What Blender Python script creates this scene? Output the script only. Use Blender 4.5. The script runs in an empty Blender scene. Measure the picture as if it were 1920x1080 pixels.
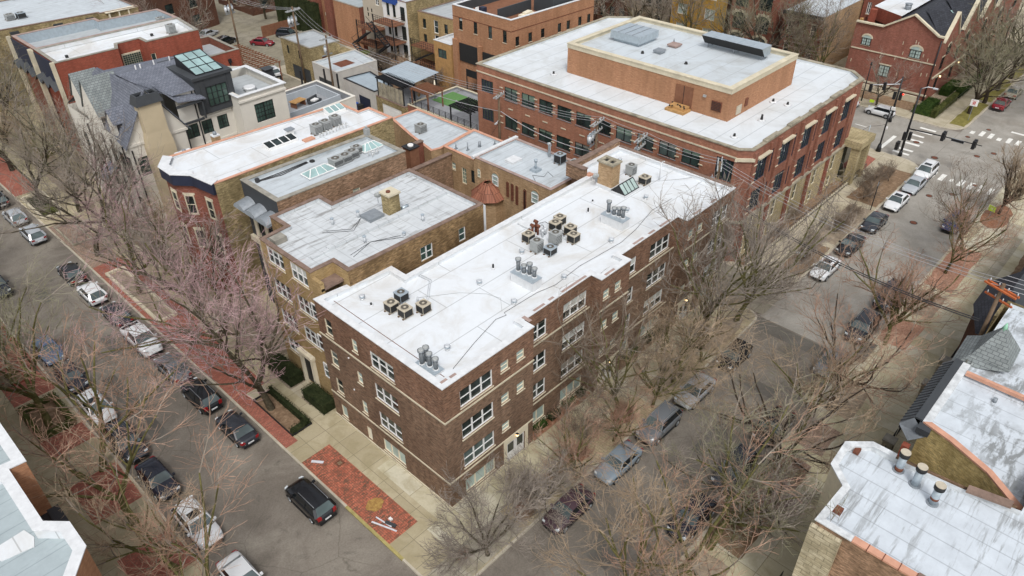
import bpy, math, random
from mathutils import Vector, Matrix
R = math.radians
S = bpy.context.scene
COL = S.collection
rnd = random.Random(7)

# ---------------------------------------------------------------- camera
cam_d = bpy.data.cameras.new("camera")
cam = bpy.data.objects.new("camera", cam_d); COL.objects.link(cam)
cam_d.sensor_width = 36.0
cam_d.lens = 1410.045 / 1920 * 36.0
cam_d.clip_start = 0.5
cam_d.clip_end = 2000
_y, _p, _r = R(43.822), R(35.958), R(-0.625)
_f = Vector((math.cos(_y)*math.cos(_p), math.sin(_y)*math.cos(_p), -math.sin(_p)))
_rt = Vector((math.sin(_y), -math.cos(_y), 0)); _u = _rt.cross(_f)
_r2 = _rt*math.cos(_r) + _u*math.sin(_r); _u2 = -_rt*math.sin(_r) + _u*math.cos(_r)
_m = Matrix(((_r2.x, _u2.x, -_f.x), (_r2.y, _u2.y, -_f.y), (_r2.z, _u2.z, -_f.z)))
cam.matrix_world = Matrix.Translation((-20.56, -25.57, 42.0)) @ _m.to_4x4()
S.camera = cam

# ---------------------------------------------------------------- world, sun, exposure (overcast)
SUN_EL, SUN_AZ = R(55), R(222)
w = bpy.data.worlds.new("World"); S.world = w; w.use_nodes = True
nt = w.node_tree; nt.nodes.clear()
sky = nt.nodes.new("ShaderNodeTexSky"); sky.sky_type = 'NISHITA'; sky.sun_disc = False
sky.sun_elevation = SUN_EL; sky.sun_rotation = SUN_AZ
sky.air_density = 1.0; sky.dust_density = 4.0; sky.ozone_density = 1.0
hs = nt.nodes.new("ShaderNodeHueSaturation"); hs.inputs['Saturation'].default_value = 0.30
bg = nt.nodes.new("ShaderNodeBackground"); bg.inputs['Strength'].default_value = 0.15
wo = nt.nodes.new("ShaderNodeOutputWorld")
nt.links.new(sky.outputs[0], hs.inputs['Color']); nt.links.new(hs.outputs[0], bg.inputs['Color'])
nt.links.new(bg.outputs[0], wo.inputs['Surface'])
sd = bpy.data.lights.new("sun", 'SUN'); sd.energy = 1.1; sd.angle = R(10); sd.color = (1.0, 0.985, 0.965)
so = bpy.data.objects.new("sun", sd); COL.objects.link(so)
# direction towards the sun (sky rotation 0 = +Y, clockwise)
_d = Vector((math.sin(SUN_AZ)*math.cos(SUN_EL), math.cos(SUN_AZ)*math.cos(SUN_EL), math.sin(SUN_EL)))
so.rotation_euler = _d.to_track_quat('Z', 'Y').to_euler()
S.view_settings.view_transform = 'Standard'; S.view_settings.look = 'None'
S.view_settings.gamma = 1.0; S.view_settings.use_curve_mapping = False
S.view_settings.exposure = 0.30
S.render.engine = 'CYCLES'
S.render.resolution_x = 1024; S.render.resolution_y = 576

# ---------------------------------------------------------------- materials
M = {}
def lin(h):
    """sRGB 0-255 triple or hex -> linear"""
    if isinstance(h, str): h = tuple(int(h[i:i+2], 16) for i in (0, 2, 4))
    return tuple(((c/255)/12.92 if c/255 <= 0.04045 else ((c/255+0.055)/1.055)**2.4) for c in h) + (1.0,)

class NB:
    def __init__(s, name, rough=0.8, spec=0.3, metal=0.0):
        s.m = bpy.data.materials.new(name); s.m.use_nodes = True
        s.t = s.m.node_tree; s.t.nodes.clear()
        s.out = s.n('OutputMaterial'); s.p = s.n('BsdfPrincipled')
        s.p.inputs['Roughness'].default_value = rough
        s.p.inputs['Specular IOR Level'].default_value = spec
        s.p.inputs['Metallic'].default_value = metal
        s.l(s.p.outputs[0], s.out.inputs['Surface'])
        s.tc = s.n('TexCoord'); s.geo = None
        M[name] = s.m
    def n(s, t, **k):
        o = s.t.nodes.new('ShaderNode' + t)
        for a, b in k.items(): setattr(o, a, b)
        return o
    def l(s, a, b): s.t.links.new(a, b)
    def uv(s, sc=(1, 1, 1), rot=0, src='UV'):
        m = s.n('Mapping'); m.inputs['Scale'].default_value = sc; m.inputs['Rotation'].default_value = (0, 0, rot)
        s.l(s.tc.outputs[src], m.inputs['Vector']); return m.outputs[0]
    def pos(s, sc=(1, 1, 1)):
        g = s.n('NewGeometry'); m = s.n('Mapping'); m.inputs['Scale'].default_value = sc
        s.l(g.outputs['Position'], m.inputs['Vector']); return m.outputs[0]
    def noise(s, vec, scale=1, detail=4, rough=0.6, dist=0):
        o = s.n('TexNoise'); o.inputs['Scale'].default_value = scale; o.inputs['Detail'].default_value = detail
        o.inputs['Roughness'].default_value = rough; o.inputs['Distortion'].default_value = dist
        s.l(vec, o.inputs['Vector']); return o.outputs['Fac']
    def ramp(s, fac, stops, interp='LINEAR'):
        o = s.n('ValToRGB'); r = o.color_ramp; r.interpolation = interp
        while len(r.elements) > 1: r.elements.remove(r.elements[-1])
        r.elements[0].position = stops[0][0]; r.elements[0].color = stops[0][1]
        for p, c in stops[1:]:
            e = r.elements.new(p); e.color = c
        s.l(fac, o.inputs['Fac']); return o.outputs['Color']
    def mix(s, fac, a, b, mode='MIX'):
        o = s.n('Mix', data_type='RGBA', blend_type=mode)
        for v, i in ((fac, 0), (a, 6), (b, 7)):
            if hasattr(v, 'is_output'): s.l(v, o.inputs[i])
            else: o.inputs[i].default_value = v
        return o.outputs[2]
    def brick(s, vec, c1, c2, mort, bw, bh, ms=0.012, off=0.5, bias=0.0):
        o = s.n('TexBrick'); o.offset = off
        o.inputs['Color1'].default_value = c1; o.inputs['Color2'].default_value = c2
        o.inputs['Mortar'].default_value = mort; o.inputs['Scale'].default_value = 1
        o.inputs['Brick Width'].default_value = bw; o.inputs['Row Height'].default_value = bh
        o.inputs['Mortar Size'].default_value = ms; o.inputs['Bias'].default_value = bias
        s.l(vec, o.inputs['Vector']); return o.outputs['Color'], o.outputs['Fac']
    def base(s, c):
        if hasattr(c, 'is_output'): s.l(c, s.p.inputs['Base Color'])
        else: s.p.inputs['Base Color'].default_value = c
    def bump(s, fac, strength=0.3, dist=0.02):
        b = s.n('Bump'); b.inputs['Strength'].default_value = strength; b.inputs['Distance'].default_value = dist
        s.l(fac, b.inputs['Height']); s.l(b.outputs[0], s.p.inputs['Normal'])

def G(v): return (v, v, v, 1)
W1, K0 = G(1), G(0)

def mat_plain(name, hexc, rough=0.7, spec=0.3, metal=0.0, var=0.12, vs=1.5):
    b = NB(name, rough, spec, metal); c = lin(hexc)
    n = b.noise(b.pos(), vs, 5, 0.65)
    k = b.ramp(n, [(0.3, G(1-var)), (0.7, G(1+var))])
    b.base(b.mix(1.0, c, k, 'MULTIPLY')); return b

def mat_brick(name, c1, c2, mort, dirt, dirtamt=0.5, bw=0.21, bh=0.07, streak=0.35, dscale=0.25, ms=0.008):
    """common brick wall: single bricks, course bands, large weathered patches"""
    b = NB(name, 0.9, 0.15); uv = b.uv()
    col, fac = b.brick(uv, lin(c1), lin(c2), lin(mort), bw, bh, ms)
    # short brick-sized mottling that still reads at a distance
    n1 = b.noise(b.uv((2.2, 7.0, 1)), 1.0, 5, 0.75)
    k1 = b.ramp(n1, [(0.34, G(1-streak)), (0.5, G(1.0)), (0.66, G(1+streak))])
    col = b.mix(1.0, col, k1, 'MULTIPLY')
    n2 = b.noise(b.pos((1, 1, 0.8)), dscale, 6, 0.65, 0.6)
    k2 = b.ramp(n2, [(0.42, K0), (0.62, W1)])
    fd = b.n('Math', operation='MULTIPLY'); b.l(k2, fd.inputs[0]); fd.inputs[1].default_value = dirtamt
    col = b.mix(fd.outputs[0], col, lin(dirt))
    vs = b.noise(b.uv((1.6, 0.12, 1)), 1.0, 4, 0.6)
    col = b.mix(1.0, col, b.ramp(vs, [(0.35, G(0.89)), (0.6, G(1.05))]), 'MULTIPLY')
    b.base(col); b.bump(fac, -0.25, 0.01); return b

mat_brick('brown_brick', '866853', '66503f', '84786a', '523f33', 0.42, streak=0.45)
mat_brick('brown_brick_light', '8a634d', '674838', '84786a', '5a4433', 0.42, streak=0.5)
mat_brick('yellow_brick', 'b4996f', '9d8358', '8f8166', '857148', 0.4, streak=0.25)
mat_brick('common_brick', '9a7d55', '7b6040', '7a6d5c', '57452f', 0.7, streak=0.6, dscale=0.45)
mat_brick('common_brick_orange', 'a3836a', '8a6c54', '8a7a6a', '675543', 0.6, streak=0.65, dscale=0.5)
mat_brick('tan_brick', 'bd9f7c', 'a88b68', '94836d', '8d7355', 0.5, streak=0.3, dscale=0.5)
mat_brick('mossy_brick', 'ab9a72', '92815b', '857c66', '665b41', 0.65, streak=0.55, dscale=0.6)
mat_brick('mossy_brick_brightened', 'd8c48c', 'c2ab72', 'a89a70', '8f7d4e', 0.5, streak=0.5, dscale=0.7)  # mossy brick for the shaded court walls, extra brightness painted into its colour
mat_brick('red_brick', '9c5140', '884536', '7e5a4c', '763f30', 0.4, streak=0.2)
mat_brick('office_brick', 'a9745b', '96624b', '96786a', '87604c', 0.4, streak=0.2)
mat_brick('office_brick_red', '986452', '835344', '826a5c', '6b4436', 0.4, streak=0.25)
mat_brick('orange_brick', 'b38362', '9f7053', '9a7f68', '8a664b', 0.4, streak=0.18)
mat_brick('tudor_brick', '996054', '84503f', '876a5e', '714b40', 0.45, streak=0.2)
mat_brick('ochre_brick', 'c79a35', 'b58a2e', '957c48', '8f6a2a', 0.4, streak=0.15)
mat_brick('dark_brick', '6b4636', '55382b', '5d4c42', '40302a', 0.5, streak=0.3)
mat_brick('old_red_brick', '925546', '784537', '7a6054', '644436', 0.5, streak=0.3)
mat_brick('sandstone_block', 'b4a583', 'a59774', '857b62', '7f7558', 0.6, bw=0.7, bh=0.33, streak=0.25, ms=0.02)

mat_brick('sandstone_light', 'bdb49c', 'aca288', '877f69', '7d755e', 0.6, bw=0.8, bh=0.3, streak=0.35, ms=0.02, dscale=.9)

mat_plain('limestone', 'c2b9a2', 0.85, 0.2, var=0.16, vs=0.9)
mat_plain('stained_stone', '948d7c', 0.9, 0.2, var=0.4, vs=1.2)
mat_plain('stucco', 'd0ccc2', 0.9, 0.2, var=0.07, vs=0.5)
mat_plain('chimney_stucco', 'b9ab90', 0.9, 0.2, var=0.07, vs=0.5)
mat_plain('white_paint', 'dcdcda', 0.6, 0.3, var=0.06)
mat_plain('cream_paint', 'd8cfb8', 0.6, 0.3, var=0.08)
mat_plain('garage_white', 'b9b6b0', 0.85, 0.2, var=0.12, vs=0.7)
mat_plain('grey_siding', 'a7adb2', 0.7, 0.3, var=0.06)
mat_plain('beige_siding', 'b5ab9a', 0.7, 0.3, var=0.06)
mat_plain('dark_frame', '1d1f21', 0.5, 0.4, var=0.1)
mat_plain('black_metal', '202124', 0.5, 0.4, var=0.2)
mat_plain('charcoal_panel', '3d4043', 0.6, 0.3, var=0.1)
mat_plain('navy_metal', '2a2f40', 0.6, 0.3, var=0.15)
mat_plain('flue_metal', '6a6f73', 0.45, 0.5, 0.3, var=0.25, vs=3)
mat_plain('grey_metal', '8b9196', 0.45, 0.5, 0.3, var=0.15, vs=3)
mat_plain('galvanized', 'a9b4bb', 0.4, 0.5, 0.35, var=0.12, vs=3)
mat_plain('light_metal', 'c3c7ca', 0.45, 0.5, 0.2, var=0.1, vs=3)
mat_plain('ac_beige', 'b3aa98', 0.6, 0.3, var=0.12, vs=4)
mat_plain('ac_grey', '9a9d9c', 0.6, 0.3, var=0.12, vs=4)
mat_plain('fan_dark', '2a2a2a', 0.6, 0.3, var=0.3, vs=9)
mat_plain('fan_grille', '5a554d', 0.7, 0.3, var=0.4, vs=14)
mat_plain('rust', '6d4536', 0.85, 0.2, var=0.35, vs=6)
mat_plain('wood_pole', '6a5a4a', 0.9, 0.1, var=0.25, vs=2)
mat_plain('orange_wood', 'b4653f', 0.85, 0.1, var=0.2, vs=2)
mat_plain('deck_wood', '7c5743', 0.85, 0.15, var=0.2, vs=2)
mat_plain('cedar', 'ab8658', 0.8, 0.2, var=0.2, vs=2)
mat_plain('terracotta_coping', 'c0917a', 0.8, 0.2, var=0.16, vs=1.4)
mat_plain('dark_coping', '7a675c', 0.85, 0.2, var=0.3, vs=2)
mat_plain('grey_coping', '8e8a80', 0.85, 0.2, var=0.28, vs=1.5)
mat_plain('white_coping', 'cdcfd0', 0.6, 0.3, var=0.12, vs=2)
mat_plain('worn_white', 'c3c6c7', 0.7, 0.3, var=0.3, vs=1.6)
mat_plain('pink_coping', '9c8880', 0.8, 0.2, var=0.2)
mat_plain('cable', '3a3a3c', 0.6, 0.3, var=0.1)
mat_plain('cable_light', 'a7a7aa', 0.5, 0.4, var=0.1)
mat_plain('blue_tarp', '2c4a8c', 0.6, 0.3, var=0.2)
mat_plain('blue_plastic', '2456a8', 0.5, 0.4, var=0.15)
mat_plain('green_turf', '5f8552', 0.95, 0.1, var=0.12, vs=3)
mat_plain('lime_sign', 'c8e83a', 0.6, 0.3, var=0.03)
mat_plain('red_paint', 'b32a2c', 0.5, 0.4, var=0.05)
mat_plain('copper_green', '8fc0a4', 0.7, 0.3, var=0.15)
mat_plain('kerb', 'b0a898', 0.9, 0.15, var=0.2, vs=0.9)
mat_plain('kerb_yellow', '9d9260', 0.9, 0.15, var=0.3, vs=1.5)
mat_plain('road_paint', 'd9d8d2', 0.8, 0.2, var=0.14, vs=2.5)
mat_plain('plank', 'c9cbd0', 0.7, 0.3, var=0.1)
mat_plain('carpet_grey', '8d8f92', 0.9, 0.1, var=0.15)

def mat_glass(name, hexc, rough=0.06, var=0.5):
    b = NB(name, rough, 0.6); c = lin(hexc)
    n = b.noise(b.pos(), 0.7, 2, 0.5)
    k = b.ramp(n, [(0.35, G(1-var)), (0.65, G(1+var))])
    b.base(b.mix(1.0, c, k, 'MULTIPLY'))
mat_glass('glass_dark', '26302f'); mat_glass('glass_green', '3d4f49', var=0.3)
mat_glass('glass_office', '2f3d3a', 0.05, 0.45); mat_glass('glass_sky', '8fa9a8', 0.15, 0.15)
mat_glass('glass_pale', 'a3b5b0', 0.2, 0.15); mat_glass('glass_car', '181d20', 0.04, 0.2); mat_glass('glass_windshield', '4a5657', 0.06, 0.3)  # windshield glass paler than other car glass: reflected sky put into its colour
mat_glass('glass_mid', '4a5654', 0.1, 0.4); mat_plain('curtain', '8f9088', 0.8, 0.3, var=0.25, vs=4)
mat_plain('blind', 'b9bcb6', 0.8, 0.3, var=0.1)
mat_plain('blind_green', '6d8072', 0.8, 0.3, var=0.15)

# white roof membrane: near white, sheet seams, faint grime
def mat_membrane(name, c, seam, dirt, damt, sw=3.0, sh=9.0, rot=0.0, dsc=0.22):
    b = NB(name, 0.55, 0.25); uv = b.uv((1, 1, 1), rot)
    col, fac = b.brick(uv, lin(c), lin(c), lin(seam), sh, sw, 0.035, 0.35)
    n = b.noise(b.pos((1, 1, 1)), dsc, 7, 0.7, 1.2)
    k = b.ramp(n, [(0.45, K0), (0.68, W1)])
    m = b.n('Math', operation='MULTIPLY'); b.l(k, m.inputs[0]); m.inputs[1].default_value = damt
    col = b.mix(m.outputs[0], col, lin(dirt))
    n2 = b.noise(b.pos(), 1.6, 5, 0.7)
    col = b.mix(1.0, col, b.ramp(n2, [(0.3, G(0.965)), (0.7, G(1.02))]), 'MULTIPLY')
    b.base(col)
mat_membrane('white_membrane', 'd3d7da', 'adb1b3', 'aea698', 0.5)
mat_membrane('office_membrane', 'cdd2d5', 'a6adb2', 'aaaba6', 0.5, sw=1.9, sh=30)
mat_membrane('penthouse_membrane', 'bdc4c8', 'a5aaad', '94928a', 0.5, sw=1.9, sh=30)

# silver coated old roof: white coat worn through in streaks along the seams
def mat_silver(name, c, worn, amt, sx=0.35, sy=3.2, sw=1.0, thr=0.56, rot=0.0, sk=0.8):
    b = NB(name, 0.6, 0.3)
    n = b.noise(b.uv((sx, sy, 1), rot), 1.0, 8, 0.72, 0.4)
    k = b.ramp(n, [(thr, K0), (thr+0.09, W1)])
    n3 = b.noise(b.pos(), 0.35, 4, 0.6)
    k3 = b.ramp(n3, [(0.35, K0), (0.6, W1)])
    kk = b.mix(1.0, k, k3, 'MULTIPLY')
    m = b.n('Math', operation='MULTIPLY'); b.l(kk, m.inputs[0]); m.inputs[1].default_value = amt
    base, f = b.brick(b.uv((1, 1, 1), rot), lin(c), lin(c), tuple(v*sk for v in lin(c)[:3])+(1,), 3.3 if sk < .7 else 30, sw, 0.035, .3)
    n4 = b.noise(b.pos(), 0.9, 6, 0.7)
    base = b.mix(1.0, base, b.ramp(n4, [(0.3, G(0.86)), (0.7, G(1.06))]), 'MULTIPLY')
    b.base(b.mix(m.outputs[0], base, lin(worn)))
mat_silver('silver_roof', 'c2c6c8', '7f7e7b', 0.8, thr=.51, rot=R(90))
mat_silver('silver_roof_grey', 'b9c0c4', '8b8d8c', 0.7, sx=0.25, sy=1.8, thr=.52)
mat_silver('silver_roof_worn', 'c2c9cf', '6f716f', 0.8, sx=0.5, sy=1.5, thr=0.47, rot=R(90), sw=1.25, sk=.75)
mat_silver('silver_roof_streaked', 'c2c9cf', '7c7e7d', 0.75, sx=0.25, sy=2.4, thr=0.51, rot=R(90), sw=1.25, sk=.72)
mat_silver('grey_roof', 'a9aeb0', '83868a', 0.6, sx=0.5, sy=1.2)
mat_silver('teal_roof', 'a0abae', '848e90', 0.6, sx=0.5, sy=2.5)
mat_silver('blue_metal_roof', '9fabb3', '8694a0', 0.5, sx=0.2, sy=3, sw=0.5)

# slate shingles
def mat_slate(name, c1, c2, mort, bw=0.35, bh=0.25):
    b = NB(name, 0.75, 0.3)
    col, f = b.brick(b.uv(), lin(c1), lin(c2), lin(mort), bw, bh, 0.02)
    n = b.noise(b.pos(), 1.1, 4, 0.6)
    b.base(b.mix(1.0, col, b.ramp(n, [(0.3, G(0.82)), (0.7, G(1.15))]), 'MULTIPLY')); b.bump(f, -0.5, 0.02)
mat_slate('slate', '757983', '666a74', '4a4d55')
mat_slate('slate_green', '858b8a', '757b7b', '575c5c', 0.38, 0.24)
mat_slate('slate_dark', '3c3e45', '303238', '232529')
mat_slate('clay_tile', '96644f', '835442', '5a3c31', 0.28, 0.9)

# ground surfaces
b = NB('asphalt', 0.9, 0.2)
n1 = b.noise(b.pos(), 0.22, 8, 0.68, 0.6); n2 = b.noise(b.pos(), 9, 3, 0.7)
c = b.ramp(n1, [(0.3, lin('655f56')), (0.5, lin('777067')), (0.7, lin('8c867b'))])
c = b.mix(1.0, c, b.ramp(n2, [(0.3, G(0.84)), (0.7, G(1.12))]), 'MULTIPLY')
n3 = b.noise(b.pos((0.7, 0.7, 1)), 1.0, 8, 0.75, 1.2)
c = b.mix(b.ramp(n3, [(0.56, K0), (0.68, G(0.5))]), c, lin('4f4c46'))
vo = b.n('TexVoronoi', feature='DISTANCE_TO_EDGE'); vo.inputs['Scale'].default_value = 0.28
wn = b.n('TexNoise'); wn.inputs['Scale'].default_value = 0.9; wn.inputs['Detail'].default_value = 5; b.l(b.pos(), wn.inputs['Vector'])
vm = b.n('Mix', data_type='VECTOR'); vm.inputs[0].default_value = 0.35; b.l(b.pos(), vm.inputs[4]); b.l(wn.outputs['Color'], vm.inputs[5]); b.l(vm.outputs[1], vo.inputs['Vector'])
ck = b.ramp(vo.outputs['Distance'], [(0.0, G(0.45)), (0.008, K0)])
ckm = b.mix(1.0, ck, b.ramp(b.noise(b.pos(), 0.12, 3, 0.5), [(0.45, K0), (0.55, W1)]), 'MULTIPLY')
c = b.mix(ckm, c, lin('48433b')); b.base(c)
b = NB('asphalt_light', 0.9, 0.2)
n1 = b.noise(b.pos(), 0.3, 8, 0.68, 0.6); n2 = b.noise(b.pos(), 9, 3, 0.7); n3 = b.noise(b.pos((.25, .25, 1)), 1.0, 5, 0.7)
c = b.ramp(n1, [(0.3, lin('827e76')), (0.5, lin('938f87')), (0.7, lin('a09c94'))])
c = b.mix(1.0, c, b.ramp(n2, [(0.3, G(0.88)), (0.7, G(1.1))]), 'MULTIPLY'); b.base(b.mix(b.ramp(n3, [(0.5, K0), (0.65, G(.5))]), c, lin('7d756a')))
b = NB('asphalt_dark', 0.85, 0.25)
n1 = b.noise(b.pos(), 0.3, 7, 0.65, 0.5); n2 = b.noise(b.pos(), 9, 3, 0.7)
c = b.ramp(n1, [(0.3, lin('57534d')), (0.55, lin('67635c')), (0.75, lin('77726b'))])
c = b.mix(1.0, c, b.ramp(n2, [(0.3, G(0.88)), (0.7, G(1.1))]), 'MULTIPLY'); b.base(c)

def mat_slab(name, c1, c2, mort, sx, sy, stain, samt=0.6):
    b = NB(name, 0.92, 0.15)
    col, f = b.brick(b.uv(), lin(c1), lin(c2), lin(mort), sx, sy, 0.02, 0)
    n = b.noise(b.pos(), 0.55, 7, 0.65, 0.8)
    m = b.n('Math', operation='MULTIPLY'); b.l(b.ramp(n, [(0.45, K0), (0.62, W1)]), m.inputs[0]); m.inputs[1].default_value = samt
    col = b.mix(m.outputs[0], col, lin(stain))
    n2 = b.noise(b.pos(), 6, 4, 0.7)
    b.base(b.mix(1.0, col, b.ramp(n2, [(0.3, G(0.93)), (0.7, G(1.06))]), 'MULTIPLY'))
mat_slab('sidewalk_tan', 'b0a68c', 'a1977d', '7a725e', 1.7, 1.75, '918769')
mat_slab('sidewalk_grey', 'a8a292', '9f998a', '716c5e', 1.5, 1.35, '827a63', 0.7)
mat_slab('sidewalk_mixed', 'c0bba8', 'b5ac8e', '857e68', 1.6, 2.9, '9a9073', 0.6)
mat_slab('concrete_plain', 'b3aa96', 'a69d88', '867e6d', 2.5, 2.5, '90876f', 0.5)
mat_slab('alley_concrete', '8f897b', '86806f', '6a6457', 3.0, 4.0, '6f6a5c', 0.7)

def mat_paver(name, c1, c2, c3, mort, rot=0, bw=0.26, bh=0.13, thr=0.53):
    b = NB(name, 0.9, 0.15)
    col, f = b.brick(b.uv((1, 1, 1), rot), lin(c1), lin(c2), lin(mort), bw, bh, 0.012, 0.5, 0.0)
    n = b.noise(b.uv((0.9/bw, 1.0/bh, 1), rot), 1.0, 3, 0.8)
    m = b.ramp(n, [(thr, K0), (thr+0.04, W1)], 'LINEAR')
    n3 = b.noise(b.pos(), 0.6, 4, 0.6)
    kk = b.mix(1.0, m, b.ramp(n3, [(0.3, G(0.25)), (0.6, W1)]), 'MULTIPLY')
    col = b.mix(kk, col, lin(c3))
    n2 = b.noise(b.pos(), 1.3, 5, 0.7)
    b.base(b.mix(1.0, col, b.ramp(n2, [(0.3, G(0.85)), (0.7, G(1.12))]), 'MULTIPLY'))
mat_paver('red_paver', 'bd7059', '9e5a47', '675042', '6a4e41', R(90), 0.42, 0.15, 0.48)
mat_paver('red_paver_soft', 'ab6a5a', '955649', '7a5a4c', '75594d', 0)
mat_paver('tan_paver', 'b5a78a', 'a5977a', '95866a', '786e58', R(90), 0.4, 0.22)
mat_paver('dusky_paver', 'a08a7a', '917a6c', '7d6a5c', '756658', 0, 0.3, 0.2)

def mat_ground(name, cs, sc=1.2, d=8):
    b = NB(name, 0.95, 0.1)
    n = b.noise(b.pos(), sc, d, 0.75, 0.5)
    b.base(b.ramp(n, [(0.3, lin(cs[0])), (0.5, lin(cs[1])), (0.7, lin(cs[2]))]))
mat_ground('mulch', ['62503f','7e6853','9c866e'], 2.5)
mat_ground('mulch_red', ['6a493a','886049','a87e68'], 3.0)
mat_ground('soil', ['74685a','8e8170','a99c88'], 2.0)
mat_ground('leaf_litter', ['80604c','a87f6a','c6a08c'], 4.5)
mat_ground('winter_grass', ['5d5a33', '78713f', '8d8450'], 2.0)
mat_ground('ground_far', ['5e564a', '756b5b', '857c6b'], 0.2)
mat_ground('hedge_leaf', ['22301a', '33451f', '4d5c2c'], 1.6)
mat_ground('hedge_dark', ['1f2618', '2e3520', '42452e'], 1.6)
mat_ground('moss_ivy', ['353d24', '50552f', '6f6d42'], 1.3)
mat_ground('dead_plant', ['7a5a3c', '9a7a48', 'b59a5a'], 5)
mat_ground('bark', ['39342b','504a3c','6c6352'], 2.5)
mat_ground('bark_moss', ['434029','5e5b38','7f7a52'], 1.2)
mat_ground('bark_dark', ['2c2722', '3d352d', '52483c'], 2.5)
mat_ground('twig_pink', ['7c6263','a5898a','c6aca9'], 0.6)
mat_ground('twig_grey', ['675f58','867d74','a69c90'], 0.6)
mat_ground('twig_tan', ['786a59','97856f','b39f88'], 0.6)
mat_ground('twig_rust', ['7c6353','9b7d6a','b89a86'], 0.6)
mat_ground('twig_olive', ['5e5c47','7d7a62','989480'], 0.6)
mat_ground('twig_brown', ['5c5047','776a5d','968878'], 0.6)

mat_ground('twig_mid', ['5d554b','7e756a','a0978b'], 0.6)
b = NB('car_paint', 0.22, 0.5); oi = b.n('ObjectInfo'); b.l(oi.outputs['Color'], b.p.inputs['Base Color'])
b.p.inputs['Coat Weight'].default_value = 0.6; b.p.inputs['Coat Roughness'].default_value = 0.08
mat_plain('tyre', '1b1b1c', 0.9, 0.2, var=0.1)
mat_plain('rim', '9fa3a6', 0.35, 0.5, 0.6, var=0.1)
mat_plain('black_trim', '18191b', 0.6, 0.4, var=0.1)
mat_plain('headlight', 'c9d0d3', 0.15, 0.6, var=0.05)
mat_plain('taillight', '8a1a1e', 0.25, 0.5, var=0.05)
mat_plain('plate', 'd5d8da', 0.5, 0.4, var=0.03)
def mat_emit(name, hexc, s):
    b = NB(name, 0.5, 0.3); b.base(lin(hexc))
    b.p.inputs['Emission Color'].default_value = lin(hexc); b.p.inputs['Emission Strength'].default_value = s
mat_emit('lamp_glow', 'ffd9a0', 3.0); mat_emit('signal_red', 'ff3020', 2.0)
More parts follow.
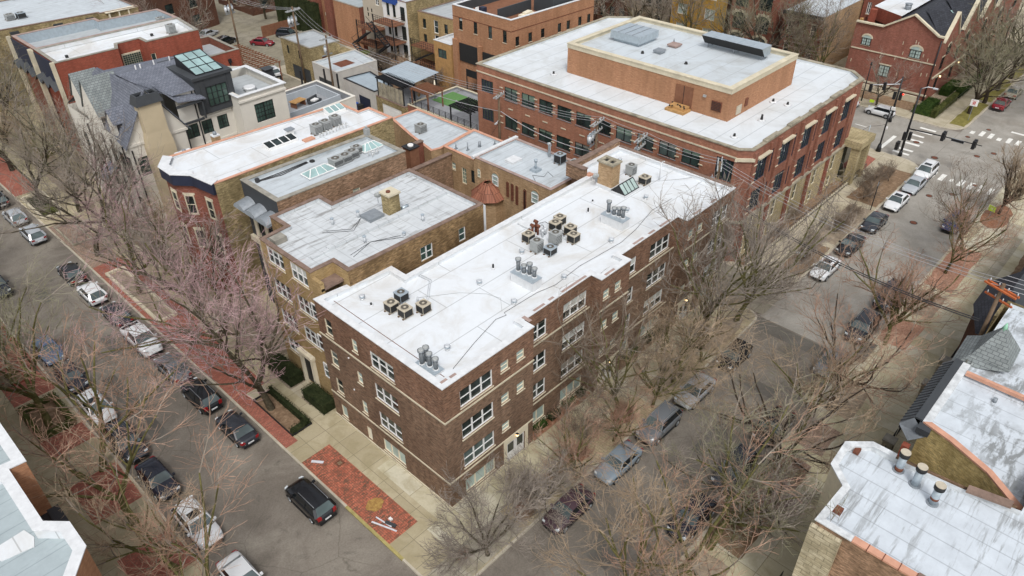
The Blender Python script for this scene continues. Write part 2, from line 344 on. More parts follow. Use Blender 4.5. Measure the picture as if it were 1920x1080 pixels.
# ---------------------------------------------------------------- mesh helpers
class MB:
    def __init__(s, *mats):
        s.v = []; s.f = []; s.m = []; s.mats = list(mats); s.sm = []
    def mi(s, mat):
        if mat is None: return 0
        if mat not in s.mats: s.mats.append(mat)
        return s.mats.index(mat)
    def face(s, pts, mat=None, smooth=False):
        i = len(s.v); s.v.extend([tuple(p) for p in pts]); s.f.append(tuple(range(i, i+len(pts))))
        s.m.append(s.mi(mat)); s.sm.append(smooth)
    def box(s, x0, y0, z0, x1, y1, z1, mat=None, skip=''):
        if x0 > x1: x0, x1 = x1, x0
        if y0 > y1: y0, y1 = y1, y0
        F = {'b': [(x0,y0,z0),(x0,y1,z0),(x1,y1,z0),(x1,y0,z0)], 't': [(x0,y0,z1),(x1,y0,z1),(x1,y1,z1),(x0,y1,z1)],
             's': [(x0,y0,z0),(x1,y0,z0),(x1,y0,z1),(x0,y0,z1)], 'n': [(x1,y1,z0),(x0,y1,z0),(x0,y1,z1),(x1,y1,z1)],
             'w': [(x0,y1,z0),(x0,y0,z0),(x0,y0,z1),(x0,y1,z1)], 'e': [(x1,y0,z0),(x1,y1,z0),(x1,y1,z1),(x1,y0,z1)]}
        for k, p in F.items():
            if k not in skip: s.face(p, mat)
        return s
    def obox(s, c, d, w, z0, z1, L, mat=None):
        """box from centre c (x,y), direction d (unit 2d), length L along d, width w"""
        nx, ny = -d[1], d[0]
        P = [(c[0]+a*d[0]*L/2+b_*nx*w/2, c[1]+a*d[1]*L/2+b_*ny*w/2) for a, b_ in ((-1,-1),(1,-1),(1,1),(-1,1))]
        s.prism(P, z0, z1, mat); return s
    def prism(s, P, z0, z1, mat=None, top=None, bottom=True):
        n = len(P)
        for i in range(n):
            a, c = P[i], P[(i+1) % n]
            s.face([(a[0],a[1],z0),(c[0],c[1],z0),(c[0],c[1],z1),(a[0],a[1],z1)], mat)
        s.face([(p[0],p[1],z1) for p in P], top or mat)
        if bottom: s.face([(p[0],p[1],z0) for p in reversed(P)], mat)
        return s
    def ring(s, P0, P1, z0, z1, mat=None):
        """closed ring between outer polygon P0 and inner polygon P1"""
        n = len(P0)
        for i in range(n):
            j = (i+1) % n
            a, b_, c, d = P0[i], P0[j], P1[j], P1[i]
            s.face([(a[0],a[1],z1),(b_[0],b_[1],z1),(c[0],c[1],z1),(d[0],d[1],z1)], mat)
            s.face([(a[0],a[1],z0),(b_[0],b_[1],z0),(b_[0],b_[1],z1),(a[0],a[1],z1)], mat)
            s.face([(c[0],c[1],z0),(d[0],d[1],z0),(d[0],d[1],z1),(c[0],c[1],z1)], mat)
            s.face([(a[0],a[1],z0),(d[0],d[1],z0),(c[0],c[1],z0),(b_[0],b_[1],z0)], mat)
        return s
    def tube(s, pts, r, n=8, mat=None, cap=True, smooth=True):
        pts = [Vector(p) for p in pts]
        rr = r if isinstance(r, (list, tuple)) else [r]*len(pts)
        rings = []; ref = None
        for i, p in enumerate(pts):
            t = (pts[min(i+1, len(pts)-1)]-pts[max(i-1, 0)])
            if t.length < 1e-9: t = Vector((0,0,1))
            t.normalize()
            if ref is None: ref = Vector((0,0,1)) if abs(t.z) < 0.9 else Vector((1,0,0))
            a = t.cross(ref).normalized(); b_ = t.cross(a).normalized(); ref = a.cross(t)
            rings.append([p+rr[i]*(math.cos(2*math.pi*k/n)*a+math.sin(2*math.pi*k/n)*b_) for k in range(n)])
        base = len(s.v)
        for g in rings: s.v.extend([tuple(q) for q in g])
        mi = s.mi(mat)
        for i in range(len(rings)-1):
            for k in range(n):
                k2 = (k+1) % n
                s.f.append((base+i*n+k, base+i*n+k2, base+(i+1)*n+k2, base+(i+1)*n+k)); s.m.append(mi); s.sm.append(smooth)
        if cap:
            s.f.append(tuple(base+k for k in range(n))[::-1]); s.m.append(mi); s.sm.append(False)
            s.f.append(tuple(base+(len(rings)-1)*n+k for k in range(n))); s.m.append(mi); s.sm.append(False)
        return s
    def cyl(s, x, y, z0, z1, r0, r1=None, n=12, mat=None):
        return s.tube([(x,y,z0),(x,y,z1)], [r0, r0 if r1 is None else r1], n, mat)
    def seg(s, a, b_, w, h, mat=None):
        """rectangular bar between two 3d points"""
        a, b_ = Vector(a), Vector(b_); t = (b_-a).normalized()
        up = Vector((0,0,1)) if abs(t.z) < 0.95 else Vector((1,0,0))
        x = t.cross(up).normalized()*w/2; y = x.cross(t).normalized()*h/2
        q = [[p+x*i+y*j for i, j in ((-1,-1),(1,-1),(1,1),(-1,1))] for p in (a, b_)]
        for k in range(4):
            s.face([q[0][k], q[0][(k+1)%4], q[1][(k+1)%4], q[1][k]], mat)
        s.face(q[0][::-1], mat); s.face(q[1], mat); return s

ORG = {}
def link(o, parent=None, org=None):
    COL.objects.link(o)
    if parent is not None: o.parent = parent
    return o
def mesh_of(mb, name, org=(0, 0, 0), uv=True):
    if len(mb.mats) > 1:
        used = sorted(set(mb.m)); mb.mats, mb.m = [mb.mats[i] for i in used], [used.index(i) for i in mb.m]
    me = bpy.data.meshes.new(name); ox, oy, oz = org
    me.from_pydata([(v[0]-ox, v[1]-oy, v[2]-oz) for v in mb.v], [], mb.f)
    for m in (mb.mats or ['white_paint']): me.materials.append(M[m])
    me.polygons.foreach_set('material_index', mb.m)
    me.polygons.foreach_set('use_smooth', mb.sm)
    if not uv: me.update(); return me
    uvl = me.uv_layers.new(name='uv'); V = mb.v; data = []
    for f in mb.f:
        p0, p1, p2 = Vector(V[f[0]]), Vector(V[f[1]]), Vector(V[f[2]])
        n = (p1-p0).cross(p2-p0)
        if n.length < 1e-9 and len(f) > 3: n = (p2-p0).cross(Vector(V[f[3]])-p0)
        if n.length > 0: n.normalize()
        if abs(n.z) > 0.92:
            for i in f: data += [V[i][0], V[i][1]]
        else:
            h = Vector((-n.y, n.x, 0)); h = h.normalized() if h.length > 1e-6 else Vector((1,0,0))
            up = n.cross(h); 
            if up.z < 0: up = -up
            for i in f:
                q = Vector(V[i]); data += [q.dot(h), q.dot(up)]
    uvl.data.foreach_set('uv', data)
    me.update(); return me
def thing(name, label, cat, loc=(0, 0, 0), rz=0, group=None):
    o = bpy.data.objects.new(name, None); o.empty_display_size = 0.3
    o.location = loc; o.rotation_euler = (0, 0, rz); COL.objects.link(o)
    o['label'] = label; o['category'] = cat
    if group: o['group'] = group
    ORG[o.name] = Vector(loc); return o
SPLIT = {'coping','downpipe','stone_pier','clay_coping','string_course','stone_trim','brick_pier','bay','post','front_bay','boarded_window','porch','brick_stub','gable','wall_vent','panel','loggia','arch_stone','worn_coping','roof_patch','roof_scupper','louvre_pair','raised_parapet','vent_pipe','deck_screen','stone_accent','coping_block','vaulted_canopy','entrance','metal_siding','dormer_wall','leg','turf','tread_','timber','roof_curb'}
def pieces(mb):
    """split a mesh into its separate pieces (faces that share corners belong together)"""
    par = list(range(len(mb.f)))
    def find(i):
        while par[i] != i: par[i] = par[par[i]]; i = par[i]
        return i
    seen = {}
    for i, f in enumerate(mb.f):
        for v in f:
            k = tuple(round(c, 4) for c in mb.v[v])
            if k in seen: par[find(i)] = find(seen[k])
            else: seen[k] = i
    out = {}
    for i in range(len(mb.f)): out.setdefault(find(i), []).append(i)
    res = []
    for fs in out.values():
        b = MB(*mb.mats)
        for i in fs:
            q = len(b.v); b.v.extend(mb.v[v] for v in mb.f[i]); b.f.append(tuple(range(q, q+len(mb.f[i])))); b.m.append(mb.m[i]); b.sm.append(mb.sm[i])
        res.append(b)
    return res
def part(name, mb, parent, local=False, label=None):
    """mb in world coordinates unless local"""
    if name in SPLIT:
        ps = pieces(mb)
        if 1 < len(ps) <= 100:
            o = None
            for b in ps: o = part1(name, b, parent, local, label)
            return o
    return part1(name, mb, parent, local, label)
def part1(name, mb, parent, local=False, label=None):
    org = (0, 0, 0) if local else ORG[parent.name]
    o = bpy.data.objects.new(name, mesh_of(mb, name, org)); link(o, parent)
    ORG[o.name] = Vector((0, 0, 0)) if local else ORG[parent.name]
    if label: o['label'] = label
    return o
def single(name, mb, label, cat, group=None, loc=(0,0,0)):
    o = bpy.data.objects.new(name, mesh_of(mb, name, loc)); o.location = loc; link(o)
    o['label'] = label; o['category'] = cat
    if group: o['group'] = group
    ORG[o.name] = Vector(loc); return o
def struct(name, mb):
    o = bpy.data.objects.new(name, mesh_of(mb, name)); link(o); o['kind'] = 'structure'; ORG[o.name] = Vector((0,0,0)); return o
def stuff(name, mb, label, cat):
    o = bpy.data.objects.new(name, mesh_of(mb, name)); link(o); o['kind'] = 'stuff'; o['label'] = label; o['category'] = cat; return o
def copy_tree(root, loc, rz=0, label=None, group=None, scale=None, color=None):
    def rec(o, parent):
        c = o.copy(); COL.objects.link(c)
        if parent is not None: c.parent = parent
        for ch in KIDS.get(o.name, []): rec(ch, c)
        if color is not None: c.color = color
        return c
    c = rec(root, None); c.location = loc; c.rotation_euler = (0, 0, rz)
    if scale: c.scale = (scale,)*3 if not isinstance(scale, tuple) else scale
    if label: c['label'] = label
    if group: c['group'] = group
    return c
KIDS = {}
def index_kids(root):
    def rec(o):
        ks = [x for x in bpy.data.objects if x.parent == o]
        KIDS[o.name] = ks
        for k in ks: rec(k)
    rec(root)

def inset(P, d):
    """inset a CCW polygon by d (mitred)"""
    n = len(P); out = []
    for i in range(n):
        p0, p1, p2 = Vector(P[i-1]), Vector(P[i]), Vector(P[(i+1) % n])
        a = (p1-p0).normalized(); b_ = (p2-p1).normalized()
        na = Vector((-a.y, a.x)); nb = Vector((-b_.y, b_.x))
        k = 1 + na.dot(nb)
        out.append(tuple(p1 + (na+nb)*(d/max(k, 0.3))))
    return out

def wallface(mb, p0, p1, z0, z1, ops, mat, depth=0.09):
    """wall from p0 to p1 (outside on the right of p0->p1) with rectangular openings (u0,u1,v0,v1)"""
    p0, p1 = Vector(p0), Vector(p1); L = (p1-p0).length; d = (p1-p0)/L; nrm = Vector((d.y, -d.x))
    us = sorted(set([0, L]+[o[0] for o in ops]+[o[1] for o in ops])); zs = sorted(set([z0, z1]+[o[2] for o in ops]+[o[3] for o in ops]))
    def P(u, z, k=0): q = p0+d*u-nrm*k; return (q.x, q.y, z)
    for j in range(len(zs)-1):
        za, zb = zs[j], zs[j+1]; run = None
        for i in range(len(us)-1):
            uc, zc = (us[i]+us[i+1])/2, (za+zb)/2
            hole = any(o[0] < uc < o[1] and o[2] < zc < o[3] for o in ops)
            if hole:
                if run is not None: mb.face([P(run, za), P(us[i], za), P(us[i], zb), P(run, zb)], mat); run = None
            elif run is None: run = us[i]
        if run is not None: mb.face([P(run, za), P(L, za), P(L, zb), P(run, zb)], mat)
    for u0, u1, v0, v1 in [o[:4] for o in ops]:
        k = depth
        mb.face([P(u0, v0), P(u0, v0, k), P(u0, v1, k), P(u0, v1)], mat); mb.face([P(u1, v0, k), P(u1, v0), P(u1, v1), P(u1, v1, k)], mat)
        mb.face([P(u0, v1), P(u0, v1, k), P(u1, v1, k), P(u1, v1)], mat); mb.face([P(u0, v0, k), P(u0, v0), P(u1, v0), P(u1, v0, k)], mat)

WCACHE = {}
def window(parent, p0, p1, op, st, depth=0.09, name='window', label=None):
    """window filling opening op=(u0,u1,v0,v1) of wall p0->p1. st: dict n,hung,grid,frame,sill,glass,blind"""
    p0, p1 = Vector(p0), Vector(p1); d = (p1-p0).normalized(); nrm = Vector((d.y, -d.x))
    if depth < .05: depth = -.05
    w, h = round(op[1]-op[0], 2), round(op[3]-op[2], 2)
    g = st.get('glass', 'glass_dark'); bl = st.get('blind', None); bf = 0.0
    if bl:
        bf = rnd.choice([0, 0, 0, 0.25, 0.5]); g = rnd.choice([g, g, 'glass_mid', 'glass_dark']); bl = rnd.choice([bl, bl, 'curtain'])
    key = (w, h, st.get('n', 1), st.get('hung', True), st.get('grid', (0, 0)), st.get('frame', 'white_paint'), st.get('sill'), st.get('lintel'), g, bf, bl, st.get('arch', False), st.get('fw', 0.07), st.get('proud', 0), depth)
    if key not in WCACHE:
        f = MB(st.get('frame', 'white_paint')); pn = MB(g); fw = st.get('fw', 0.07); pr = st.get('proud', 0)
        y0, y1 = -0.03-pr, 0.07    # local: -y is outside; wall plane at y=-depth
        n = st.get('n', 1)
        for x0, x1 in ((0, fw), (w-fw, w)): f.box(x0, y0, 0, x1, y1, h)
        f.box(fw, y0, h-fw, w-fw, y1, h); f.box(fw, y0, 0, w-fw, y1, fw)
        for i in range(1, n):
            x = w*i/n; f.box(x-fw*0.8, y0+0.01, fw, x+fw*0.8, y1, h-fw)
        for i in range(n):
            xa = w*i/n+(fw if i == 0 else fw*0.8); xb = w*(i+1)/n-(fw if i == n-1 else fw*0.8)
            if st.get('hung', True): f.box(xa, y0+0.015, h*0.5-0.022, xb, y1-0.01, h*0.5+0.022)
            gx, gz = st.get('grid', (0, 0))
            for k in range(1, gx): x = xa+(xb-xa)*k/gx; f.box(x-0.018, 0.0, fw, x+0.018, 0.045, h-fw)
            for k in range(1, gz): z = fw+(h-2*fw)*k/gz; f.box(xa, -0.003, z-0.018, xb, 0.043, z+0.018)
        if st.get('sill'): f.box(-0.05, -depth-0.06, -0.07, w+0.05, 0.0, -0.003, st['sill'])
        if st.get('lintel'): f.box(-0.1, -depth-0.03, h+0.003, w+0.1, -depth+0.05, h+0.2, st['lintel'])
        if st.get('arch'):
            # stone arch band and arched head, standing proud of the wall
            k = 8; rx = w/2; rz_ = w*0.32; pts = []
            for i in range(k+1):
                a = math.pi*i/k; pts.append((w/2-rx*math.cos(a), h+rz_*math.sin(a)))
            for i in range(k):
                (xa, za), (xb, zb) = pts[i], pts[i+1]
                oa = (w/2+(xa-w/2)*1.28, h+(za-h)*1.45+0.04); ob = (w/2+(xb-w/2)*1.28, h+(zb-h)*1.45+0.04)
                y = -depth-0.05; m_ = st.get('lintel_arch', 'limestone')
                f.face([(xa, y, za), (xb, y, zb), (ob[0], y, ob[1]), (oa[0], y, oa[1])], m_)
                f.face([(oa[0], y, oa[1]), (ob[0], y, ob[1]), (ob[0], y+0.05, ob[1]), (oa[0], y+0.05, oa[1])], m_)
            pn.face([(0.02, -depth-0.02, h)]+[(x, -depth-0.02, z) for x, z in pts]+[(w-0.02, -depth-0.02, h)], g)
        pn.face([(fw*0.5, 0.03, 0), (w-fw*0.5, 0.03, 0), (w-fw*0.5, 0.03, h), (fw*0.5, 0.03, h)], g)
        if bf: pn.face([(fw*0.5, 0.025, h*(1-bf)), (w-fw*0.5, 0.025, h*(1-bf)), (w-fw*0.5, 0.025, h), (fw*0.5, 0.025, h)], bl)
        WCACHE[key] = (mesh_of(f, 'window'), mesh_of(pn, 'pane'))
    fm, pm = WCACHE[key]
    q = p0+d*op[0]-nrm*depth; org = ORG[parent.name]
    o = bpy.data.objects.new(name, fm); link(o, parent); o.location = (q.x-org.x, q.y-org.y, op[2]-org.z)
    o.rotation_euler = (0, 0, math.atan2(d.y, d.x))
    p = bpy.data.objects.new('pane', pm); link(p, o)
    if label: o['label'] = label
    return o

def building(name, label, cat, P, ztop, zroof, wall, roof, coping, edges=None, inner=None, group=None, z0=0, ct=0.28, skip_win=False, bands=None, wallmats=None, cop_h=0.07, cop_out=0.04, upper=None):
    """P: CCW footprint. edges: {edge index: [(opening, style), ...]}"""
    root = thing(name, label, cat, (P[0][0], P[0][1], z0), 0, group); edges = edges or {}
    mb = MB(wall); n = len(P)
    for i in range(n):
        ops = [o for o, _ in edges.get(i, [])]
        wm = (wallmats or {}).get(i, wall)
        if upper:
            wallface(mb, P[i], P[(i+1) % n], z0-0.3, upper[0], [o for o in ops if o[3] <= upper[0]], wm)
            wallface(mb, P[i], P[(i+1) % n], upper[0], ztop, [o for o in ops if o[2] >= upper[0]], upper[1] if isinstance(upper[1], str) else upper[1].get(i, wm))
        else: wallface(mb, P[i], P[(i+1) % n], z0-0.3, ztop, ops, wm)
    I = inset(P, ct); inn = inner or roof
    for i in range(n):
        a, c = I[i], I[(i+1) % n]
        mb.face([(c[0],c[1],zroof-0.02), (a[0],a[1],zroof-0.02), (a[0],a[1],ztop), (c[0],c[1],ztop)], inn)
    if bands:
        for (z, h, m_, out, idx) in bands:
            for i in idx:
                a, c = Vector(P[i]), Vector(P[(i+1) % n]); dd = (c-a).normalized(); nn = Vector((dd.y, -dd.x))
                q = [a-dd*out*0.999, c+dd*out*0.999, c+dd*out*0.999+nn*out, a-dd*out*0.999+nn*out]
                q = [a, c, c+nn*out+dd*out*0.999, a+nn*out-dd*out*0.999]
                mb.prism([(v.x, v.y) for v in (q[3], q[2], q[1], q[0])], z, z+h, m_)
    part('wall', mb, root)
    rf = MB(roof); rf.face([(p[0], p[1], zroof) for p in I]); part('roof', rf, root)
    if coping:
        cm = MB(coping); cm.ring(inset(P, -cop_out), inset(P, ct+0.03), ztop, ztop+cop_h, coping); part('coping', cm, root)
    for i, L in edges.items():
        for op, st in L:
            if st is None: continue
            if 'door' in st: door(root, P[i], P[(i+1) % n], op, st)
            else: window(root, P[i], P[(i+1) % n], op, st)
    return root

def door(parent, p0, p1, op, st, depth=0.09):
    p0, p1 = Vector(p0), Vector(p1); d = (p1-p0).normalized(); nrm = Vector((d.y, -d.x)); w, h = op[1]-op[0], op[3]-op[2]
    f = MB(st['door']); f.box(0, 0, 0, w, 0.05, h); g = st.get('glass')
    nl = st.get('leaves', 1)
    for i in range(nl):
        xa, xb = w*i/nl+0.06, w*(i+1)/nl-0.06
        f.box(xa, -0.03, 0.03, xb, -0.001, h-0.05, st.get('leaf', st['door']))
        if g: f.box(xa+0.12, -0.045, h*0.45, xb-0.12, -0.031, h-0.25, g)
    if st.get('lines'):
        for k in range(1, st['lines']): f.box(0.02, -0.04, h*k/st['lines']-0.02, w-0.02, -0.001, h*k/st['lines']+0.02, st['door'])
    q = p0+d*op[0]-nrm*depth; org = ORG[parent.name]
    o = bpy.data.objects.new('garage_door' if st.get('garage') else 'door', mesh_of(f, 'door')); link(o, parent)
    o.location = (q.x-org.x, q.y-org.y, op[2]-org.z); o.rotation_euler = (0, 0, math.atan2(d.y, d.x))
    hd = MB('black_metal'); hd.box(w*0.85-0.05, -0.09, h*0.42, w*0.85, -0.032, h*0.42+0.12)
    hh = bpy.data.objects.new('handle', mesh_of(hd, 'handle')); link(hh, o)
    if st.get('surround'):
        sm = MB(st['surround']); sw = st.get('sw', 0.3)
        sm.box(-sw, -depth-0.06, 0, 0, -depth+0.02, h); sm.box(w, -depth-0.06, 0, w+sw, -depth+0.02, h)
        sm.box(-sw, -depth-0.06, h, w+sw, -depth+0.02, h+st.get('sh', 0.6))
        s2 = bpy.data.objects.new('surround', mesh_of(sm, 'surround')); link(s2, o)
    return o

def facade_cols(cols, rows, st):
    return [((u0, u1, v0, v1), st) for (u0, u1) in cols for (v0, v1) in rows]
# ---------------------------------------------------------------- setting: streets, pavements, beds
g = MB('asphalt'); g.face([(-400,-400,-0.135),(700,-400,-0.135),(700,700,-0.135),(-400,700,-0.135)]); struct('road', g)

def rounded(P, rad, n=5):
    """round the corners of polygon P; rad per vertex"""
    out = []; N = len(P)
    for i in range(N):
        r_ = rad[i]
        if not r_: out.append(P[i]); continue
        p0, p1, p2 = Vector(P[i-1]), Vector(P[i]), Vector(P[(i+1) % N])
        a = (p0-p1).normalized(); b_ = (p2-p1).normalized()
        for k in range(n+1):
            t = k/n; q = p1+a*r_*(1-t)**2+b_*r_*t**2
            out.append((q.x, q.y))
    return out
def block(name, P, rad, top):
    P = rounded(P, rad); I = inset(P, 0.16)
    k = MB('kerb'); k.ring(P, I, -0.2, 0.0, 'kerb'); struct('kerb', k)
    m = MB(top); m.face([(p[0], p[1], -0.003) for p in I]); struct(name, m)
block('pavement', [(-4.9,-4.9),(33.6,-4.9),(33.6,300),(-4.9,300)], [2.5,1.5,0,0], 'sidewalk_tan')
block('pavement', [(38.6,-4.9),(74,-4.9),(74,300),(38.6,300)], [1.5,3.2,0,0], 'concrete_plain')
block('pavement', [(-300,-300),(-13.7,-300),(-13.7,300),(-300,300)], [0,0,0,0], 'sidewalk_tan')
block('pavement', [(-4.9,-300),(300,-300),(300,-13.4),(-4.9,-13.4)], [0,0,0,2.5], 'sidewalk_mixed')
block('pavement', [(86.6,-4.9),(400,-4.9),(400,300),(86.6,300)], [3.0,0,0,0], 'concrete_plain')

_lv = [0.001]
def patch(name, P, mat, z=None):
    if name == 'verge' and len(P) == 4:
        q = random.Random(int(P[0][0]*31+P[0][1]*17)); Q = []
        for i in range(4):
            a, c = P[i], P[(i+1) % 4]; L = math.hypot(c[0]-a[0], c[1]-a[1]); n = max(2, int(L/.7))
            for k in range(n): f = k/n; Q.append((a[0]+(c[0]-a[0])*f+q.uniform(-.09,.09), a[1]+(c[1]-a[1])*f+q.uniform(-.09,.09)))
        P = Q
    m = MB(mat)
    if z is None: z = _lv[0]
    m.face([(p[0], p[1], z) for p in P]); return struct(name, m)
def rect(x0, y0, x1, y1): return [(x0,y0),(x1,y0),(x1,y1),(x0,y1)]
def blob(cx, cy, rx, ry, n=14, j=0.18, seed=0):
    q = random.Random(seed); return [(cx+rx*(1+q.uniform(-j, j))*math.cos(2*math.pi*i/n), cy+ry*(1+q.uniform(-j, j))*math.sin(2*math.pi*i/n)) for i in range(n)]
# south frontage of the brown building
patch('pavement', rect(-2.3,-2.55,33.2,-0.02), 'sidewalk_mixed')
patch('pavement', rect(-4.6,-4.65,2.0,-2.55), 'sidewalk_grey')
patch('parkway', rect(2.0,-4.65,31,-2.55), 'tan_paver')
for x in (6.6, 17.3, 24.8): patch('path', rect(x,-4.65,x+0.95,-2.55), 'concrete_plain', 0.005)
patch('verge', blob(9.7,-3.3,0.8,0.65,seed=3), 'mulch_red', 0.005)
patch('verge', blob(14.9,-3.2,1.0,0.8,seed=4), 'mulch_red', 0.005)
patch('verge', blob(20.5,-3.7,2.2,0.8,seed=5), 'soil', 0.005)
patch('verge', blob(28.8,-3.6,3.0,0.9,seed=6), 'soil', 0.005)
patch('verge', blob(3.2,-3.7,0.9,0.8,seed=7), 'mulch', 0.005)
patch('verge', rect(8.3,0.06,15.1,0.93), 'mulch_red'); patch('verge', rect(18.9,0.06,26.2,0.93), 'mulch')
# west frontage: tan walk, red brick parkway at the corner
patch('pavement', rect(-2.3,-0.02,-0.05,13.2), 'sidewalk_tan')
patch('pavement', rect(-1.3,-1.2,-0.05,6.5), 'sidewalk_mixed', 0.005)
patch('parkway', rect(-4.72,0.9,-2.3,10.9), 'red_paver')
patch('verge', blob(-3.4,4.1,0.62,0.55,seed=9), 'dead_plant', 0.03)
patch('verge', rect(-3.1,8.6,-2.6,9.1), 'mulch', 0.006)
patch('parkway', rect(-4.72,12.9,-3.7,31.5), 'red_paver_soft')
patch('verge', rect(-3.7,13.6,-2.1,19.0), 'mulch'); patch('path', rect(-3.7,19,-2.2,20.2), 'concrete_plain')
patch('parkway', rect(-3.7,20.2,-2.0,31.5), 'red_paver_soft')
patch('verge', rect(-1.0,15.4,0.6,21.5), 'soil'); patch('path', rect(-1.0,16.6,0.9,18.0), 'concrete_plain', 0.006)
patch('verge', rect(-0.6,22,3.5,40), 'soil', 0.002)
patch('parkway', rect(-4.72,31.5,-1.6,47.5), 'red_paver_soft'); patch('verge', rect(-4.2,34.2,-2.7,45.0), 'soil', 0.006)
patch('parkway', rect(-4.72,47.5,-1.9,59.0), 'dusky_paver'); patch('verge', rect(-4.4,61.0,-2.4,67.0), 'moss_ivy', 0.01)
patch('parkway', rect(-4.72,69,-2.2,100), 'red_paver_soft'); patch('verge', rect(-0.4,41,2.4,120), 'soil', 0.002)
# west side of the left street
patch('parkway', rect(-17.0,24.5,-13.9,26.8), 'red_paver_soft'); patch('verge', rect(-17.0,26.8,-14.2,31.3), 'mulch')
patch('parkway', rect(-17.0,32.2,-13.9,46), 'red_paver_soft'); patch('verge', rect(-16.6,35,-15.2,37), 'mulch', 0.006)
patch('parkway', rect(-17.2,16.4,-13.9,20.9), 'red_paver_soft'); patch('parkway', rect(-17.4,9.0,-13.9,12.6), 'red_paver_soft')
patch('parkway', rect(-17.4,-2.0,-13.9,7.4), 'red_paver_soft'); patch('parkway', rect(-17.0,47,-13.9,90), 'dusky_paver')
# east part: office frontage
patch('verge', rect(39.5,0.15,66,1.45), 'mulch'); patch('verge', rect(41.5,-4.6,48.2,-2.4), 'mulch')
patch('verge', rect(49.2,-4.6,58.6,-2.2), 'soil'); patch('verge', rect(59.6,-4.6,70.3,-1.2), 'mulch')
patch('verge', [(66.5,1.8),(70.5,1.2),(71.3,5.2),(67,5.8)], 'mulch'); patch('path', [(66,0.1),(71.4,0.2),(72.6,4.3),(71.4,5.2),(70.6,1.2),(66.2,1.5)], 'red_paver_soft')
# alleys
patch('alley', rect(33.62,-4.9,38.58,300), 'alley_concrete', -0.02)
patch('alley', rect(38.58,84,72,140), 'alley_concrete', 0.003)
patch('alley', [(33.2,-14.2),(36.4,-14.2),(36.4,-13.2),(33.2,-13.2)], 'asphalt_dark', 0.004)
for (x0, y0, x1, y1) in ((31.6,-12.6,33.2,-4.8),):
    patch('road_patch', rect(x0, y0, x1, y1), 'asphalt_dark', -0.131)
# south side of the right street
patch('pavement', rect(2,-19.2,90,-16.25), 'sidewalk_mixed')
patch('pavement', rect(53,-18.4,66,-16.4), 'sidewalk_grey', 0.005)
for x0, x1, m_ in ((4.5,8.8,'soil'),(9.8,15.4,'mulch'),(17.0,20.0,'dusky_paver'),(21.3,24.6,'dusky_paver'),(26.1,30.0,'soil'),(37.2,41.6,'leaf_litter'),(43.0,47.4,'soil'),(48.4,57.5,'leaf_litter')):
    patch('verge', rect(x0,-16.2,x1,-13.7), m_)
patch('verge', blob(66.2,-15.0,3.4,1.3,seed=12), 'mulch_red'); patch('verge', rect(31.0,-22,41,-19.3), 'leaf_litter')
patch('verge', rect(12.5,-22,17.5,-19.3), 'soil'); patch('verge', rect(50,-21.0,70,-19.3), 'mulch')
# east of the crossing street
patch('verge', rect(88.6,-4.6,99,-2.7), 'winter_grass'); patch('verge', rect(100,-4.6,111,-2.7), 'winter_grass'); patch('verge', rect(112,-4.6,130,-2.7), 'winter_grass')
patch('verge', rect(89.4,2.8,93.9,60), 'mulch', 0.002); patch('verge', rect(89.0,-0.8,130,2.4), 'soil', 0.002)
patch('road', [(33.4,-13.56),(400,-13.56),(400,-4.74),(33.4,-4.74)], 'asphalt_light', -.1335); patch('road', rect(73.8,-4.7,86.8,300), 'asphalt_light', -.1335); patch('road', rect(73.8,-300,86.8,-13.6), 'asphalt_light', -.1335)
for x0, y0, x1, y1 in ((-11.0,20.5,-9.9,30.5),(-8.9,33,-7.9,36),(-10.2,45,-9.2,47.5),(15.6,-9.9,19.6,-8.9),(3.4,-10.4,5.0,-8.6),(24.4,-10.5,25.6,-7.6)): patch('road_patch', rect(x0,y0,x1,y1), 'asphalt_dark', -.131)
# road paint: zebra bars
k = MB('road_paint')
for i in range(8):
    y = -6.35-i*1.06
    if i == 2: k.box(71.7, y-0.16, -0.132, 72.5, y+0.16, -0.129, skip='b'); continue
    k.box(71.2, y-0.27, -0.132, 73.1, y+0.27, -0.129, skip='b')
for i, x in enumerate((75.5,76.8,79.0,80.3,82.0,83.6,84.9)):
    k.box(x-0.25, -2.3 if i != 4 else -1.8, -0.132, x+0.25, -0.3, -0.129, skip='b')
for i in range(7):
    y = -5.9-i*1.07; L = 1.0 if i in (0, 3) else 1.8
    k.box(87.4, y-0.25, -0.132, 87.4+L, y+0.25, -0.129, skip='b')
k.box(91.2, -12.8, -0.132, 91.7, -9.6, -0.129, skip='b'); k.box(75.2, 0.9, -0.132, 80.0, 1.35, -0.129, skip='b')
for y in (5, 9, 13, 17): k.box(80.2, y, -0.132, 80.35, y+1.6, -0.129, skip='b')
struct('road_marking', k)
# yellow painted kerb, wet stains and manhole covers
m = MB('kerb_yellow'); m.box(-4.93, -0.6, -0.1, -4.72, 5.4, 0.004); struct('kerb', m)
for i, (x, y, r_) in enumerate(((66.5,-7.9,0.36),(68.6,-9.7,0.36),(72.6,-10.9,0.3),(76.9,-4.9,0.42),(80.8,-8.6,0.36),(83.0,-9.9,0.36),(79.9,-1.6,0.4),(59.3,-8.8,0.4),(86.0,-5.9,0.3),(90.2,-7.2,0.3))):
    m = MB('rust'); m.cyl(x, y, -0.14, -0.122, r_, n=20, mat='fan_dark'); m.cyl(x, y, -0.14, -0.118, r_*0.8, n=20, mat='rust')
    single('manhole_cover', m, ['round iron manhole cover in the road near the silver parked car','round iron manhole cover in front of the near zebra crossing','small manhole cover beside the near zebra crossing bars','manhole cover in the middle of the road junction','manhole cover in the far left part of the junction','manhole cover near the far corner of the junction','manhole cover by the zebra bars across the side street','worn manhole cover in the road between dark cars and blue car','small cover by the far kerb corner','small cover beyond the far zebra bars'][i], 'manhole cover', 'manhole covers in the road')
